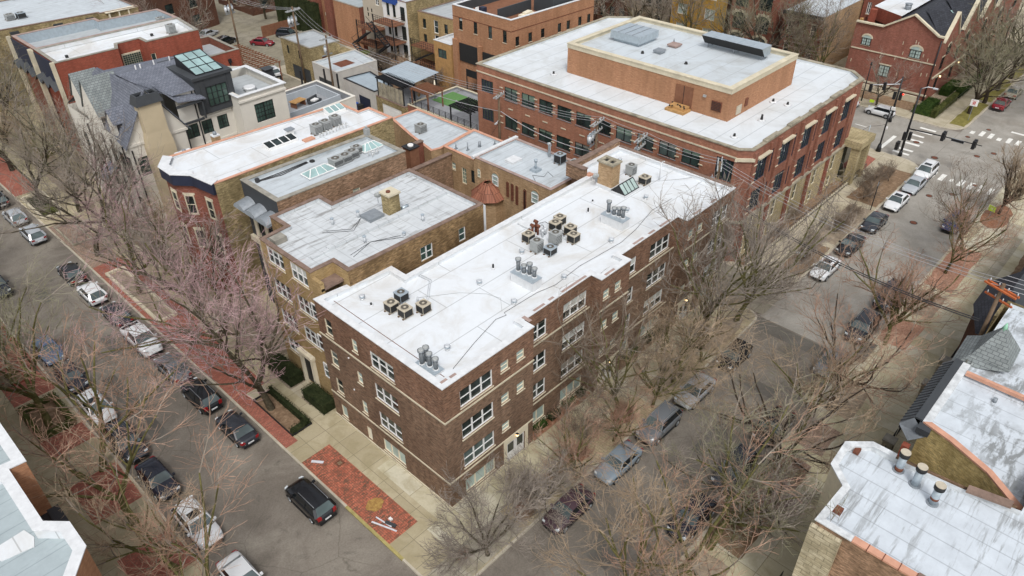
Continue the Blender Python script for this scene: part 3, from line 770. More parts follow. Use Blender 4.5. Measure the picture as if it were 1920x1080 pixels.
# ---------------------------------------------------------------- window styles
DH1 = dict(n=1, frame='cream_paint', sill='limestone', blind='blind'); DH2 = dict(n=2, frame='white_paint', sill='limestone', blind='blind')
DH3 = dict(n=3, frame='white_paint', sill='limestone', blind='blind'); BAS3 = dict(n=3, frame='cream_paint', sill='limestone', glass='glass_pale', hung=False)
BAS2 = dict(n=2, frame='cream_paint', sill='limestone', glass='glass_pale', hung=False); BAS1 = dict(n=1, frame='cream_paint', sill='limestone', glass='glass_pale', hung=False)
SM = dict(n=1, frame='cream_paint', sill='limestone', glass='glass_pale', hung=True, fw=0.06)
R3 = [(8.45, 9.9), (5.6, 7.05), (2.9, 4.35)]; RB = [(0.4, 1.65)]
RS = [(9.0, 9.8), (6.15, 6.95), (3.5, 4.25)]
MP = [(0,0),(8.1,0),(8.1,.95),(15.3,.95),(15.3,0),(18.8,0),(18.8,.95),(26.4,.95),(26.4,0),(33.8,0),(33.8,12.3),(26.8,12.3),(26.8,10.7),(6.2,10.7),(6.2,12.4),(0,13.15)]
W_ = lambda u0, u1, rows, st: [((u0, u1, a, b_), st) for a, b_ in rows]
DOORM = dict(door='white_paint', leaves=2, glass='glass_dark', surround='cream_paint', sw=0.28, sh=0.5)
ed = {0: W_(1.35,4.2,R3,DH3)+W_(1.35,4.2,RB,BAS3)+W_(4.95,5.7,RS,SM)+W_(6.45,7.2,RS[:2],SM)+[((5.35,7.25,0.05,2.0),DOORM)],
      2: W_(0.7,2.4,R3,DH2)+W_(0.7,2.4,RB,BAS2)+W_(4.2,6.8,R3,DH3)+W_(4.2,6.8,RB,BAS3),
      4: W_(0.35,1.1,RS,SM)+W_(1.75,2.5,RS,SM)+[((0.75,2.4,0.05,2.0),DOORM)],
      6: W_(0.5,2.2,R3,DH2)+W_(0.5,2.2,RB,BAS2)+W_(4.1,6.8,R3,DH3)+W_(4.1,6.8,RB,BAS3),
      8: W_(0.5,1.25,RS,SM)+W_(1.9,2.65,RS,SM)+[((0.8,2.4,0.05,2.0),DOORM)]+W_(4.2,6.6,R3,DH3)+W_(4.2,6.6,RB,BAS3),
      15: W_(13.15-7.2,13.15-4.75,R3,DH3)+W_(13.15-7.2,13.15-4.75,RB,BAS3)+W_(13.15-9.2,13.15-8.6,[(8.7,9.8),(5.8,6.9),(2.9,4.1)],SM)
          +W_(13.15-9.15,13.15-8.55,[(0.2,1.5)],dict(n=1,frame='cream_paint',glass='blind',hung=False,grid=(0,7)))
          +W_(13.15-12.3,13.15-11.45,R3,DH1)+W_(13.15-12.25,13.15-11.5,RB,BAS1)}
main = building('apartment_building', 'long dark brown brick corner apartment block with white flat roof and white framed windows', 'apartment building',
    MP, 10.98, 10.72, 'brown_brick', 'white_membrane', 'white_coping', ed, inner='white_membrane', ct=0.42, upper=(8.2, 'brown_brick_light'),
    bands=[(8.05, .12, 'limestone', .05, (0,2,4,6,8,15)), (2.42, .12, 'limestone', .05, (0,2,4,6,8,15)), (0.0, .14, 'limestone', .08, (0,2,4,6,8,15))])
# raised brick parapets at the far end
m = MB('common_brick_orange'); m.box(26.5, 10.72, 10.5, 26.95, 12.75, 11.75); m.box(26.95, 12.33, 10.5, 33.9, 12.75, 11.5)
pp = part('raised_parapet', m, main)
m = MB('dark_coping'); m.box(26.44, 10.66, 11.752, 27.0, 12.81, 11.83); m.box(27.0, 12.27, 11.502, 33.96, 12.81, 11.58); part('coping', m, pp)
m = MB('dark_coping'); m.box(33.55, 0.3, 11.051, 33.9, 12.2, 11.12); part('coping', m, main)
m = MB('terracotta_coping'); m.box(26.9, 10.4, 11.06, 27.2, 10.95, 11.2); m.box(27.2, 9.4, 11.06, 27.5, 10.9, 11.16); part('clay_strip', m, main)
# worn brown patches of the coping along the street edge, and corner flashing
m = MB('pink_coping')
for x0, x1, y in ((9.3,10.4,1.0),(10.9,11.4,1.05),(12.2,14.9,1.0),(15.9,17.0,0.06),(20.6,21.9,1.0),(22.6,23.4,1.0),(24.1,25.6,1.0),(27.5,28.6,0.06),(30.1,31.0,0.06),(0.3,0.8,0.35),(1.0,1.5,0.3)):
    m.box(x0, y, 11.052, x1, y+0.2, 11.062)
m.box(8.2, 0.5, 11.052, 8.5, 1.2, 11.062)
part('worn_coping', m, main)
# entrance lanterns above the street doors
for x in (6.3, 16.9, 28.0):
    m = MB('lamp_glow'); m.cyl(x, -0.16, 2.25, 2.42, 0.07, n=8, mat='lamp_glow'); m.box(x-0.09, -0.25, 2.42, x+0.09, -0.03, 2.46, 'black_metal'); part('lantern', m, main)
# round louvres on the west wall
m = MB('white_paint')
for y, z in ((9.9,7.6),(9.9,4.6)): m.tube([(0.01,y,z),(-0.05,y,z)], 0.07, 10)
part('wall_vent', m, main)

ZR = 10.72
def ac_unit(label, x, y, z, s=0.74, h=0.74, kind=0, group=None, rz=0, pad=True):
    t = thing('air_conditioner', label, 'air conditioner', (x, y, z), rz, group)
    case = ['ac_beige', 'ac_grey', 'galvanized'][kind]; a = s/2
    m = MB(case)
    m.box(-a, -a, 0.1, -a+.025, -a+.025, h); m.box(a-.025, -a, 0.1, a, -a+.025, h); m.box(a-.025, a-.025, .1, a, a, h); m.box(-a, a-.025, .1, -a+.025, a, h)
    m.box(-a-.02, -a-.02, h-.07, a+.02, a+.02, h); m.box(-a, -a, .08, a, a, .11)
    if kind == 1: m.box(-a+.01, -a+.01, .15, a-.01, a-.01, h-.1)
    part('casing', m, t, local=True)
    if kind != 1:
        m = MB('fan_dark'); m.box(-a+.012, -a+.012, .11, a-.012, a-.012, h-.07); 
        part('coil', m, t, local=True)
    else:
        m = MB('fan_dark')
        for i in range(5): zz = .2+i*(h-.35)/5; m.box(-a+.04, -a, zz, a-.04, a, zz+.04)
        part('louvre', m, t, local=True)
    m = MB('fan_grille'); m.cyl(0, 0, h, h+.012, a*.78, n=18)
    m.tube([(a*.78*math.cos(q*math.pi/9), a*.78*math.sin(q*math.pi/9), h+.03) for q in range(19)], .015, 5, case)
    m.cyl(0, 0, h+.012, h+.03, a*.25, n=10, mat=case); part('fan_grille', m, t, local=True)
    if pad:
        m = MB('wood_pole'); m.box(-a-.1, -a*.8, 0.01, a+.1, -a*.5, .08); m.box(-a-.1, a*.5, 0.01, a+.1, a*.8, .08); part('skid', m, t, local=True)
    return t
GA = 'air conditioners on the brown building roof'
ac_unit('beige air conditioner, leftmost of the four near the street corner end of the roof', 3.1, 8.5, ZR, kind=0, group=GA)
ac_unit('round topped dark air conditioner at the back of the group of four', 4.3, 8.9, ZR, kind=2, group=GA)
ac_unit('beige topped black air conditioner, front one of the group of four', 3.35, 7.35, ZR, kind=0, group=GA)
ac_unit('beige topped black air conditioner, rightmost of the group of four', 4.5, 6.8, ZR, kind=0, group=GA)
ac_unit('beige air conditioner, leftmost of the mid roof cluster', 15.9, 7.6, ZR, kind=0, group=GA)
ac_unit('tall pale grey air conditioner, front left of the mid roof cluster', 15.3, 6.2, ZR, kind=1, h=1.0, group=GA)
ac_unit('small dark grey air conditioner, nearest one of the mid roof cluster', 15.7, 5.2, ZR, kind=2, s=.75, h=.65, group=GA)
ac_unit('tall pale grey air conditioner in the centre front of the mid roof cluster', 17.1, 5.9, ZR, kind=1, h=1.0, group=GA)
ac_unit('black air conditioner with beige top, right end of the mid roof cluster', 18.2, 5.0, ZR, kind=0, group=GA)
ac_unit('black air conditioner with beige top behind the right end unit', 18.9, 5.9, ZR, kind=0, group=GA)
ac_unit('black air conditioner with beige top, front of the rear pair in the mid roof cluster', 18.6, 7.2, ZR, kind=0, group=GA)
ac_unit('black air conditioner with beige top, hindmost of the mid roof cluster', 19.5, 7.5, ZR, kind=0, group=GA)
ac_unit('pale grey air conditioner behind the roof lantern', 30.3, 8.4, ZR, kind=1, h=.95, group=GA)
ac_unit('small black air conditioner on a white pad right of the roof lantern', 29.7, 6.5, ZR, kind=0, s=.8, h=.7, group=GA)
ac_unit('black air conditioner hidden behind the brick roof chimney', 28.4, 9.2, ZR, kind=0, s=.7, h=.8, group=GA)

def flues(label, x, y, z, pts, curb=None, rz=0):
    t = thing('vent_stack', label, 'vent stack', (x, y, z), rz, 'flue stacks on the brown building roof')
    zt = 0
    if curb:
        m = MB('white_membrane'); m.box(-curb[0]/2, -curb[1]/2, 0, curb[0]/2, curb[1]/2, curb[2], 'white_coping'); m.box(-curb[0]/2-.03, -curb[1]/2-.03, curb[2], curb[0]/2+.03, curb[1]/2+.03, curb[2]+.06, 'galvanized')
        part('base', m, t, local=True); zt = curb[2]+.06
    for (px, py, h, mt) in pts:
        m = MB(mt); m.cyl(px, py, zt-.05, zt+h, .15, n=14, mat=mt); m.cyl(px, py, zt+.0, zt+.08, .2, n=14, mat='white_coping')
        p = part('flue', m, t, local=True)
        m = MB(mt); m.cyl(px, py, zt+h+.0, zt+h+.14, .22, n=14, mat='grey_metal'); m.cyl(px, py, zt+h+.14, zt+h+.18, .22, .12, n=14, mat='ac_grey'); part('cap', m, p, local=True)
    return t
flues('four grey metal flues on a flat metal tray at the street corner of the roof', 0.85, 2.2, ZR+.02, [(-.1,.45,1.0,'flue_metal'),(.25,.4,1.05,'flue_metal'),(.1,-.05,.9,'flue_metal'),(.15,-.55,.75,'flue_metal')], (1.0,1.7,.16))
flues('four flues on a white boxed curb near the middle of the roof', 11.6, 3.9, ZR, [(.0,.75,.9,'flue_metal'),(0,.2,.6,'flue_metal'),(.15,-.2,.85,'flue_metal'),(.15,-.65,.65,'flue_metal')], (.95,2.1,.75))
flues('four flues on a white boxed curb left of the roof drains at the far end', 22.4, 4.2, ZR, [(.0,.7,.95,'flue_metal'),(0,.15,.55,'flue_metal'),(.1,-.25,.65,'flue_metal'),(.1,-.65,.85,'flue_metal')], (.95,2.1,.75))
GD = 'mushroom shaped roof vents on the brown building'
DL = ['mushroom vent near the left back corner of the roof','mushroom vent in front of the four corner flues','mushroom vent between the small cluster and the mid roof cluster','mushroom vent just left of the mid roof cluster','mushroom vent by the roof edge step','mushroom vent beside the middle flue box','mushroom vent beside the roof cable before the far flue box','mushroom vent right behind the far flue box','mushroom vent in front of the roof lantern','mushroom vent near the far back corner']
for i, (x, y) in enumerate(((2.5,11.0),(2.9,2.7),(9.3,6.3),(14.3,6.8),(13.9,2.3),(9.3,2.9),(20.1,2.8),(24.7,4.7),(27.5,4.8),(31.6,10.6))):
    t = thing('roof_vent', DL[i], 'roof vent', (x, y, ZR), 0, GD)
    m = MB('white_coping'); m.cyl(0, 0, 0, .14, .16, .11, 12, 'white_coping'); part('collar', m, t, local=True)
    m = MB('galvanized'); m.cyl(0, 0, .12, .3, .1, n=12); m.cyl(0, 0, .2, .34, .18, .21, 14, 'galvanized'); m.cyl(0, 0, .34, .39, .21, .14, 14, 'light_metal'); part('hood', m, t, local=True)
PL = ['short black pipe near the back left of the roof','short dark pipe between the two air conditioner clusters','black pipe left of the far flue box','tiny pipe behind the black pipe','thin stub pipe near the middle of the roof','tall stub by the four corner units']
for i, (x, y, h, mt) in enumerate(((2.5,10.0,.15,'fan_dark'),(11.4,7.0,.3,'fan_dark'),(22.5,7.0,.32,'fan_dark'),(24.1,7.8,.12,'fan_dark'),(19.9,8.4,.2,'light_metal'),(4.9,7.9,.4,'light_metal'))):
    m = MB('white_coping'); m.cyl(x, y, ZR, ZR+.06, .16, .1, 10, 'white_coping'); m.cyl(x, y, ZR+.03, ZR+.06+h, .07, n=8, mat=mt); single('pipe_stub', m, PL[i], 'pipe', 'pipe stubs on the brown building roof', (x, y, ZR))
# roof hatch, rusty breeching cluster
m = MB('white_coping'); m.box(17.1, 8.7, ZR, 18.2, 9.8, ZR+.16); m.box(17.05, 8.65, ZR+.16, 18.25, 9.85, ZR+.22); single('roof_hatch', m, 'low white square roof hatch behind the mid roof cluster', 'roof hatch')
t = thing('vent_stack', 'rusty capped vents huddled among the mid roof air conditioners', 'vent stack', (17.0, 7.4, ZR), 0)
for i, (x, y, h) in enumerate(((-.6,.5,.55),(-.2,.6,.8),(.1,.3,.75),(.3,.7,.9),(.1,-.2,.5),(.5,-.1,.45))):
    m = MB('rust' if i < 4 else 'light_metal'); m.cyl(x, y, 0, h, .09, n=10); m.tube([(x, y-.16, h+.05), (x, y+.16, h+.05)], .14, 10); part('cap', m, t, local=True)
m = MB('fan_dark')
q = random.Random(5)
for i in range(9):
    a = Vector((q.uniform(-1.2,1.8), q.uniform(-1.4,.6), .1)); b_ = a+Vector((q.uniform(-1,1), q.uniform(-1,1), .0)); m.tube([a, (a+b_)/2+Vector((0,0,q.uniform(.1,.35))), b_], .025, 5)
part('pipework', m, t, local=True)
# cables lying on the roof
def cable(label, pts, r=.02, mat='cable', name='cable', group=None):
    m = MB(mat); m.tube(pts, r, 5, mat); return single(name, m, label, 'cable', group)
cable('black and white cable run loosely along the street side of the roof', [(x, y, ZR+.03) for x, y in ((1.9,1.1),(4.5,1.9),(7.2,2.6),(8.0,2.4),(8.1,2.7),(11.3,2.6),(12.9,2.25),(15.9,2.5),(18.1,2.35),(20.6,2.2),(22.9,2.5),(26.3,3.3),(29,3.2))], .016)
cable('thin grey cable looping across the middle of the roof', [(x, y, ZR+.03) for x, y in ((5.2,8.3),(7.6,6.6),(8.8,5.1),(9.1,4.0),(8.1,2.9))], .01, 'ac_grey')
m = MB('rust'); m.box(1.02, .95, ZR, 1.05, 12.3, ZR+.03, 'rust'); single('lightning_strip', m, 'thin brown strip along the left side roof edge', 'metal strip')
m = MB('light_metal')
for d_ in (0, .18): m.tube([(5.2+d_,7.4,ZR+.05),(7.1+d_,9.2,ZR+.05),(7.0+d_,10.3,ZR+.05)], .025, 5)
single('conduit', m, 'pair of thin conduits running to the back edge behind the group of four', 'conduit')
m = MB('white_coping'); m.cyl(31.1, 5.9, ZR, ZR+1.7, .05, n=8); m.seg((31.1,5.9,ZR+1.7), (31.1,5.6,ZR+1.9), .08, .08); single('roof_mast', m, 'thin white mast standing near the far end of the roof', 'mast')
# brick chimney with two flues and a dish, and a gabled roof lantern
t = thing('chimney', 'tall tan brick chimney with stone cap and two openings on the brown building roof', 'chimney', (27.1, 8.5, ZR))
m = MB('tan_brick'); m.box(-.55, -.75, .3, .55, .75, 2.35); part('shaft', m, t, local=True)
m = MB('white_coping'); m.box(-.62, -.82, 0, .62, .82, .3); part('curb', m, t, local=True)
m = MB('stained_stone'); m.ring([(-.66,-.86),(.66,-.86),(.66,.86),(-.66,.86)], [(-.3,-.55),(.3,-.55),(.3,.55),(-.3,.55)], 2.35, 2.5, 'stained_stone'); m.box(-.3,-.06,2.3,.3,.1,2.49); m.box(-.5,-.6,2.2,.5,.6,2.36,'fan_dark'); part('cap', m, t, local=True)
def dish(label, x, y, z, rz, grp='satellite dishes on the roofs'):
    t = thing('satellite_dish', label, 'satellite dish', (x, y, z), rz, grp)
    m = MB('ac_grey'); n = 12
    for i in range(n):
        a0, a1 = 2*math.pi*i/n, 2*math.pi*(i+1)/n
        P0 = lambda a, r_, d_: (r_*math.cos(a), d_, .62+r_*.8*math.sin(a)+d_*.5)
        m.face([P0(a0,.3,-.06), P0(a1,.3,-.06), (0,.02,.62)]); m.face([P0(a0,.3,-.045), P0(a1,.3,-.045), P0(a1,.3,-.06), P0(a0,.3,-.06)])
    part('reflector', m, t, local=True)
    m = MB('grey_metal'); m.tube([(0,.1,0),(0,.1,.4),(0,.03,.62)], .025, 6); m.tube([(0,-.02,.4),(0,-.38,.62)], .014, 5); m.box(-.03,-.42,.6,.03,-.36,.66); part('mount', m, t, local=True)
dish('grey dish on a bracket beside the tan brick chimney', 26.1, 9.1, ZR+.6, 2.5)
t = thing('skylight', 'dark framed gabled glass roof lantern in front of the tan brick chimney', 'skylight', (27.4, 6.9, ZR), R(0))
m = MB('white_coping'); m.box(-1.05, -.8, 0, 1.05, .8, .22); part('curb', m, t, local=True)
m = MB('glass_pale'); m.face([(-1,-.7,.22),(1,-.7,.22),(1,0,.95),(-1,0,.95)]); m.face([(1,.7,.22),(-1,.7,.22),(-1,0,.95),(1,0,.95)]); part('glazing', m, t, local=True)
m = MB('black_metal'); m.seg((-1.02,0,.97),(1.02,0,.97),.07,.06)
for x in (-1,-.5,0,.5,1):
    m.seg((x,-.72,.23),(x,0,.98),.05,.04); m.seg((x,.72,.23),(x,0,.98),.05,.04)
for y in (-.72,.72): m.seg((-1.02,y,.25),(1.02,y,.25),.06,.06)
part('frame', m, t, local=True)
m = MB('fan_dark')
for x in (-1.001,1.001): m.face([(x,-.7,.22),(x,.7,.22),(x,0,.94)])
part('gable', m, t, local=True)
# ---------------------------------------------------------------- yellow brick apartment house
YP = [(0.7,14.2),(2.6,14.2),(2.6,12.45),(15.6,12.2),(15.6,21.2),(7.6,21.2),(7.6,23.0),(3.0,23.0),(3.0,20.9),(0.7,20.7)]
YW = [(10.7,12.2),(7.8,9.3),(4.9,6.4)]
yel = building('apartment_building', 'yellow brick apartment house with streaky silver roof beside the brown block', 'apartment building', YP, 12.35, 12.05,
    'yellow_brick', 'silver_roof', 'dark_coping',
    {2: [((6.4,7.6,10.0,11.25), dict(n=2, frame='white_paint', glass='glass_green')), ((10.3,11.0,10.0,11.2), dict(n=1, frame='white_paint', glass='glass_green'))],
     9: W_(0.7,2.9,YW,DH3)+W_(3.8,5.9,YW,DH3)+W_(0.7,2.9,[(2.2,3.6)],DH3),
     8: [], 7: []}, inner='silver_roof', wallmats={2: 'common_brick', 3: 'common_brick', 7: 'common_brick'}, ct=.3)
m = MB('yellow_brick'); wallface(m, (0.7,14.2), (0.7,13.2), -.3, 11.9, [], 'yellow_brick'); m.box(0.72,13.16,11.2,2.6,14.19,11.4,'dark_coping'); m.box(.701,13.16,10,1.0,14.19,11.9,'yellow_brick')
part('wall', m, yel, label='low recess wall of the light court')
for za, zb in ((8.1,9.5),(5.2,6.6),(2.4,3.8)):
    window(yel, (0.7,15.9), (0.7,13.2), (1.0,2.5,za,zb), DH2, depth=-.04)
m = MB('cream_paint'); m.box(.4,16.2,0,.69,16.5,3.2); m.box(.4,17.7,0,.69,18.0,3.2); m.box(.3,16.1,3.2,.69,18.1,3.5); m.box(.6,16.5,.3,.69,17.7,3.1,'black_metal'); part('entrance', m, yel)
m = MB('white_coping'); m.box(15.65,12.25,3,15.9,12.5,12.1); m.box(15.62,12.5,6,15.66,15.5,11.8,'light_metal'); part('metal_siding', m, yel)
m = MB('silver_roof')  # raised seam ridges of the old roof
m.box(3.5,15.9,12.03,15.3,16.35,12.3); m.box(2.0,15.9,12.03,3.5,16.2,12.2); part('roof_curb', m, yel)
m = MB('grey_coping')
m.box(1.2,19.4,12.06,2.2,20.2,12.5)
part('brick_stub', m, yel)
t = thing('chimney', 'square yellow brick chimney with rusty flue on the streaky silver roof', 'chimney', (10.2,17.0,12.05))
m = MB('mossy_brick'); m.box(-.5,-.5,0,.5,.5,1.7); part('shaft', m, t, local=True)
m = MB('limestone'); m.box(-.6,-.6,1.7,.6,.6,1.85); m.cyl(-.15,.0,1.85,1.95,.18,n=10,mat='rust'); part('cap', m, t, local=True)
m = MB('grey_metal'); m.box(8.0,16.9,12.05,9.4,18.2,12.3); single('roof_hatch', m, 'grey metal hatch box left of the square yellow chimney', 'roof hatch')
dish('grey satellite dish mounted behind the square yellow chimney', 9.6, 17.8, 12.9, 2.4)
for i, (x, y) in enumerate(((5.9,18.9),(7.9,18.3),(11.0,14.2),(6.0,15.0),(8.6,13.6))):
    m = MB('light_metal'); m.cyl(x, y, 12.05, 12.05+(.55 if i != 4 else .25), .11, n=10, mat='light_metal'); m.cyl(x, y, 12.55 if i != 4 else 12.28, 12.62 if i != 4 else 12.34, .15, n=10, mat='galvanized')
    single('vent_pipe', m, ['pale vent pipe near the left of the silver roof','pale vent pipe beside the metal hatch box','pale vent pipe in front of the yellow chimney','pale vent pipe on the lower front of the silver roof','short vent pipe near the brown side coping'][i], 'vent pipe', 'vent pipes on the silver roof')
m = MB('cable')
for a in (0, .35): m.tube([(4.6+a,18.4,12.09),(6.4,16.9+a,12.09),(7.9,18.0,12.09)], .018, 4); m.tube([(4.2,14.0+a,12.09),(6.3,14.7,12.09),(8.4,13.4+a,12.09)], .018, 4)
single('cable', m, 'thin dark cables lying over the streaky silver roof', 'cable')
m = MB('galvanized'); m.tube([(10.9,16.6,12.25),(11.5,16.6,12.25)], .16, 10); m.cyl(11.2,16.6,12.05,12.2,.06,n=6); single('roof_fan', m, 'small round fan housing right of the yellow chimney', 'fan')

# ---------------------------------------------------------------- long house with grey front band and pyramid skylights
sk = building('row_house', 'long row house with grey band front, pale roof and two pyramid skylights', 'house', [(4.5,24.4),(17.4,23.9),(17.4,29.4),(4.5,29.9)], 12.5, 12.2,
    'common_brick_orange', 'silver_roof_grey', 'grey_coping', {0: [((7.0,7.8,10.4,10.9), SM)]}, wallmats={3: 'charcoal_panel', 0: 'common_brick_orange'}, ct=.4, inner='silver_roof_grey')
m = MB('limestone')
for z0_, z1_ in ((7.6,10.3),(3.6,6.6)):
    for y in (25.2,26.9,28.6): m.box(4.3,y-.25,z0_,4.49,y+.25,z1_)
m.box(4.3,24.5,10.3,4.49,29.8,10.7); m.box(4.2,24.4,6.8,4.49,29.9,7.3); part('stone_trim', m, sk)
for y in (26.05,27.75):
    for z in (8.0,4.0): window(sk, (4.49,y+.6), (4.49,y-.6), (0,1.2,z,z+2.0), dict(n=1, frame='dark_frame', glass='glass_dark'), depth=0.0)
m = MB('grey_metal')   # row of barrel vaulted canopies below the band
for y in (25.3,27.1,28.9):
    k = 8
    for i in range(k):
        a0, a1 = math.pi*i/k, math.pi*(i+1)/k
        m.face([(3.3,y-.85*math.cos(a0),10.55+.55*math.sin(a0)),(4.48,y-.85*math.cos(a0),10.75+.55*math.sin(a0)),(4.48,y-.85*math.cos(a1),10.75+.55*math.sin(a1)),(3.3,y-.85*math.cos(a1),10.55+.55*math.sin(a1))], smooth=True)
    m.face([(3.3,y-.85*math.cos(math.pi*i/k),10.55+.55*math.sin(math.pi*i/k)) for i in range(k+1)], 'galvanized')
part('vaulted_canopy', m, sk)
ROW_AC = 'air conditioners on the pale row house roof'
for i, (x, y, s_) in enumerate(((11.9,26.7,.95),(12.9,26.7,.9),(13.8,26.9,.9),(14.6,27.3,.75))):
    ac_unit(['square pale green grey unit, nearest of four in line beside a pyramid skylight','second in line of four units on the pale row house roof','third in line of four units on the pale row house roof','smallest unit at the far end of the line of four'][i], x, y, 12.22, s=s_, h=.7, kind=1, group=ROW_AC)
def pyr_skylight(label, x, y, z, lx, ly):
    t = thing('skylight', label, 'skylight', (x, y, z), 0)
    m = MB('light_metal'); m.box(-lx, -ly, 0, lx, ly, .2); part('curb', m, t, local=True)
    h = .65; r_ = lx-ly*.9
    A = [(-lx,-ly,.2),(lx,-ly,.2),(lx,ly,.2),(-lx,ly,.2)]; B = [(-r_,0,h),(r_,0,h)]
    m = MB('glass_sky'); m.face([A[0],A[1],B[1],B[0]]); m.face([A[2],A[3],B[0],B[1]]); m.face([A[1],A[2],B[1]]); m.face([A[3],A[0],B[0]]); part('glazing', m, t, local=True)
    m = MB('white_paint'); m.seg(B[0], B[1], .08, .06)
    for a, b_ in ((0,0),(1,1),(2,1),(3,0)): m.seg(A[a], B[b_], .08, .06)
    for k in (1, 2): f = k/3; m.seg((-lx+2*lx*f,-ly,.21), (-r_+2*r_*f,0,h+.01), .05, .05)
    for i in range(4): m.seg(A[i], A[(i+1)%4], .08, .06)
    part('frame', m, t, local=True)
pyr_skylight('white framed pyramid skylight in front of the line of four units', 10.0, 26.6, 12.2, 1.35, .7)
pyr_skylight('white framed pyramid skylight behind the line of four units', 16.0, 27.2, 12.2, 1.1, .7)
m = MB('white_paint'); q = random.Random(2)
for i in range(8):
    x = 14.9+i*.14; y = 25.8+q.uniform(-.2,.2); m.tube([(x,y,12.2),(x,y,12.2+q.uniform(.3,.6)),(x+.15,y-.1,12.5)], .04, 6)
single('vent_pipes', m, 'bunch of bent white pipes beside the line of four units', 'pipes')
m = MB('cable')
for a in (0,.25,.5): m.tube([(5.6,29.2-a*.3,12.23),(7.6,29.1-a,12.24),(10.5,29.2-a*.5,12.23)], .04, 5)
m.box(5.4,28.9,12.2,5.7,29.2,12.55); single('cable', m, 'loose black hoses on the pale row house roof', 'hose')
m = MB('fan_dark'); m.cyl(10.9,28.9,12.2,12.3,.25,n=10); single('roof_vent', m, 'low black round vent on the pale row house roof', 'roof vent')
m = MB('ac_grey'); m.box(17.0,28.9,12.5,17.4,29.4,13.2); m.cyl(17.2,29.15,13.2,13.4,.12,n=8); single('chimney', m, 'small grey chimney at the back corner of the pale row house', 'chimney')

# ---------------------------------------------------------------- white roofed house with bay front
bay = [(2.9,31.5),(21.9,31.2),(21.9,35.0),(20.6,35.0),(20.6,38.0),(4.2,39.3),(2.6,39.4),(1.4,37.8),(1.4,35.8),(2.5,34.4)]
wb = building('row_house', 'red and yellow brick row house with bright white roof, angled bay and orange clay coping', 'house', bay, 12.15, 11.95, 'mossy_brick', 'white_membrane', 'terracotta_coping',
    {}, wallmats={6:'old_red_brick',7:'old_red_brick',8:'old_red_brick',9:'old_red_brick',0:'mossy_brick'}, inner='white_membrane', ct=.24)
m = MB('white_coping'); m.ring(inset(bay, -.1), inset(bay, .5), 12.222, 12.26)
m = MB('white_coping')
for i in (6,7,8,9):
    a, c = Vector(bay[i]), Vector(bay[(i+1) % len(bay)]); d_ = (c-a).normalized(); n_ = Vector((d_.y,-d_.x))
    e = .35; m.prism([tuple(c+n_*e+d_*.14),tuple(c-n_*.55-d_*.2),tuple(a-n_*.55+d_*.2),tuple(a+n_*e-d_*.14)][::-1], 12.225+.002*i, 12.29+.002*i)
part('coping', m, wb, label='white metal coping of the bay')
m = MB('navy_metal')
for i in (6,7,8,9):
    a, c = Vector(bay[i]), Vector(bay[(i+1) % len(bay)]); d_ = (c-a).normalized(); n_ = Vector((d_.y,-d_.x))
    m.prism([tuple(c+n_*.28+d_*.1),tuple(c+n_*.0),tuple(a+n_*.0),tuple(a+n_*.28-d_*.1)][::-1], 11.2+.003*i, 12.22)
part('cornice', m, wb)
for i, (w_) in ((7,1.0),(8,.9),(9,.9)):
    a, c = Vector(bay[i]), Vector(bay[(i+1) % len(bay)]); L = (c-a).length
    for z in (8.3,4.8): window(wb, a, c, (L/2-w_/2, L/2+w_/2, z, z+1.9), dict(n=1, frame='limestone', glass='glass_dark', lintel='limestone', sill='limestone', fw=.1), depth=0.0)
for i, (x, y) in enumerate(((14.9,34.0),(16.0,34.1),(17.3,34.3))):
    ac_unit(['grey air conditioner, nearest of three in line on the bright white roof','middle one of three grey air conditioners on the bright white roof','farthest of three grey air conditioners on the bright white roof'][i], x, y, 11.97, s=.85, h=.95, kind=1, group='air conditioners on the bright white roof')
def flat_skylight(label, x, y, z, lx, ly, n, rz=0, mat='glass_dark', tilt=.25):
    t = thing('skylight', label, 'skylight', (x, y, z), rz)
    m = MB('white_paint'); A = [(-lx,-ly,0),(lx,-ly,0),(lx,ly,0),(-lx,ly,0)]; zt = [.2,.2,.2+tilt,.2+tilt]
    T = [(a[0],a[1],k) for a, k in zip(A, zt)]
    for i in range(4): m.face([A[i],A[(i+1)%4],T[(i+1)%4],T[i]])
    m.face(T); part('curb', m, t, local=True)
    for i in range(n):
        xa, xb = -lx+2*lx*i/n+.06, -lx+2*lx*(i+1)/n-.06; m = MB(mat)
        zf = lambda y_: .2+tilt*(y_+ly)/(2*ly)+.02
        m.face([(xa,-ly+.08,zf(-ly+.08)),(xb,-ly+.08,zf(-ly+.08)),(xb,ly-.08,zf(ly-.08)),(xa,ly-.08,zf(ly-.08))]); part('pane', m, t, local=True)
flat_skylight('white framed skylight of four dark panes on the bright white roof', 11.3, 34.6, 11.95, 1.55, .55, 4)
flat_skylight('pale green glass skylight at the far end of the bright white roof', 19.2, 38.1-1.0, 11.95, 1.0, .5, 3, mat='glass_sky', tilt=.35)
m = MB('terracotta_coping'); m.box(13.0,33.1,11.96,14.1,33.7,12.1); single('clay_pad', m, 'flat orange clay slab on the white roof beside the three units', 'slab')
m = MB('white_paint'); m.box(12.7,35.4,11.95,13.3,35.9,12.5); m.box(12.6,35.3,12.5,13.4,36.0,12.6,'grey_metal'); single('roof_vent', m, 'small white boxed vent with grey cap on the bright white roof', 'roof vent')
m = MB('white_paint'); q = random.Random(4)
for i in range(9):
    x = 14.6+i*.38; m.tube([(x,33.1,11.95),(x,33.1,12.3+q.uniform(0,.25)),(x+.15,33.0,12.3)], .045, 6)
single('vent_pipes', m, 'row of bent white pipes in front of the three grey units', 'pipes')
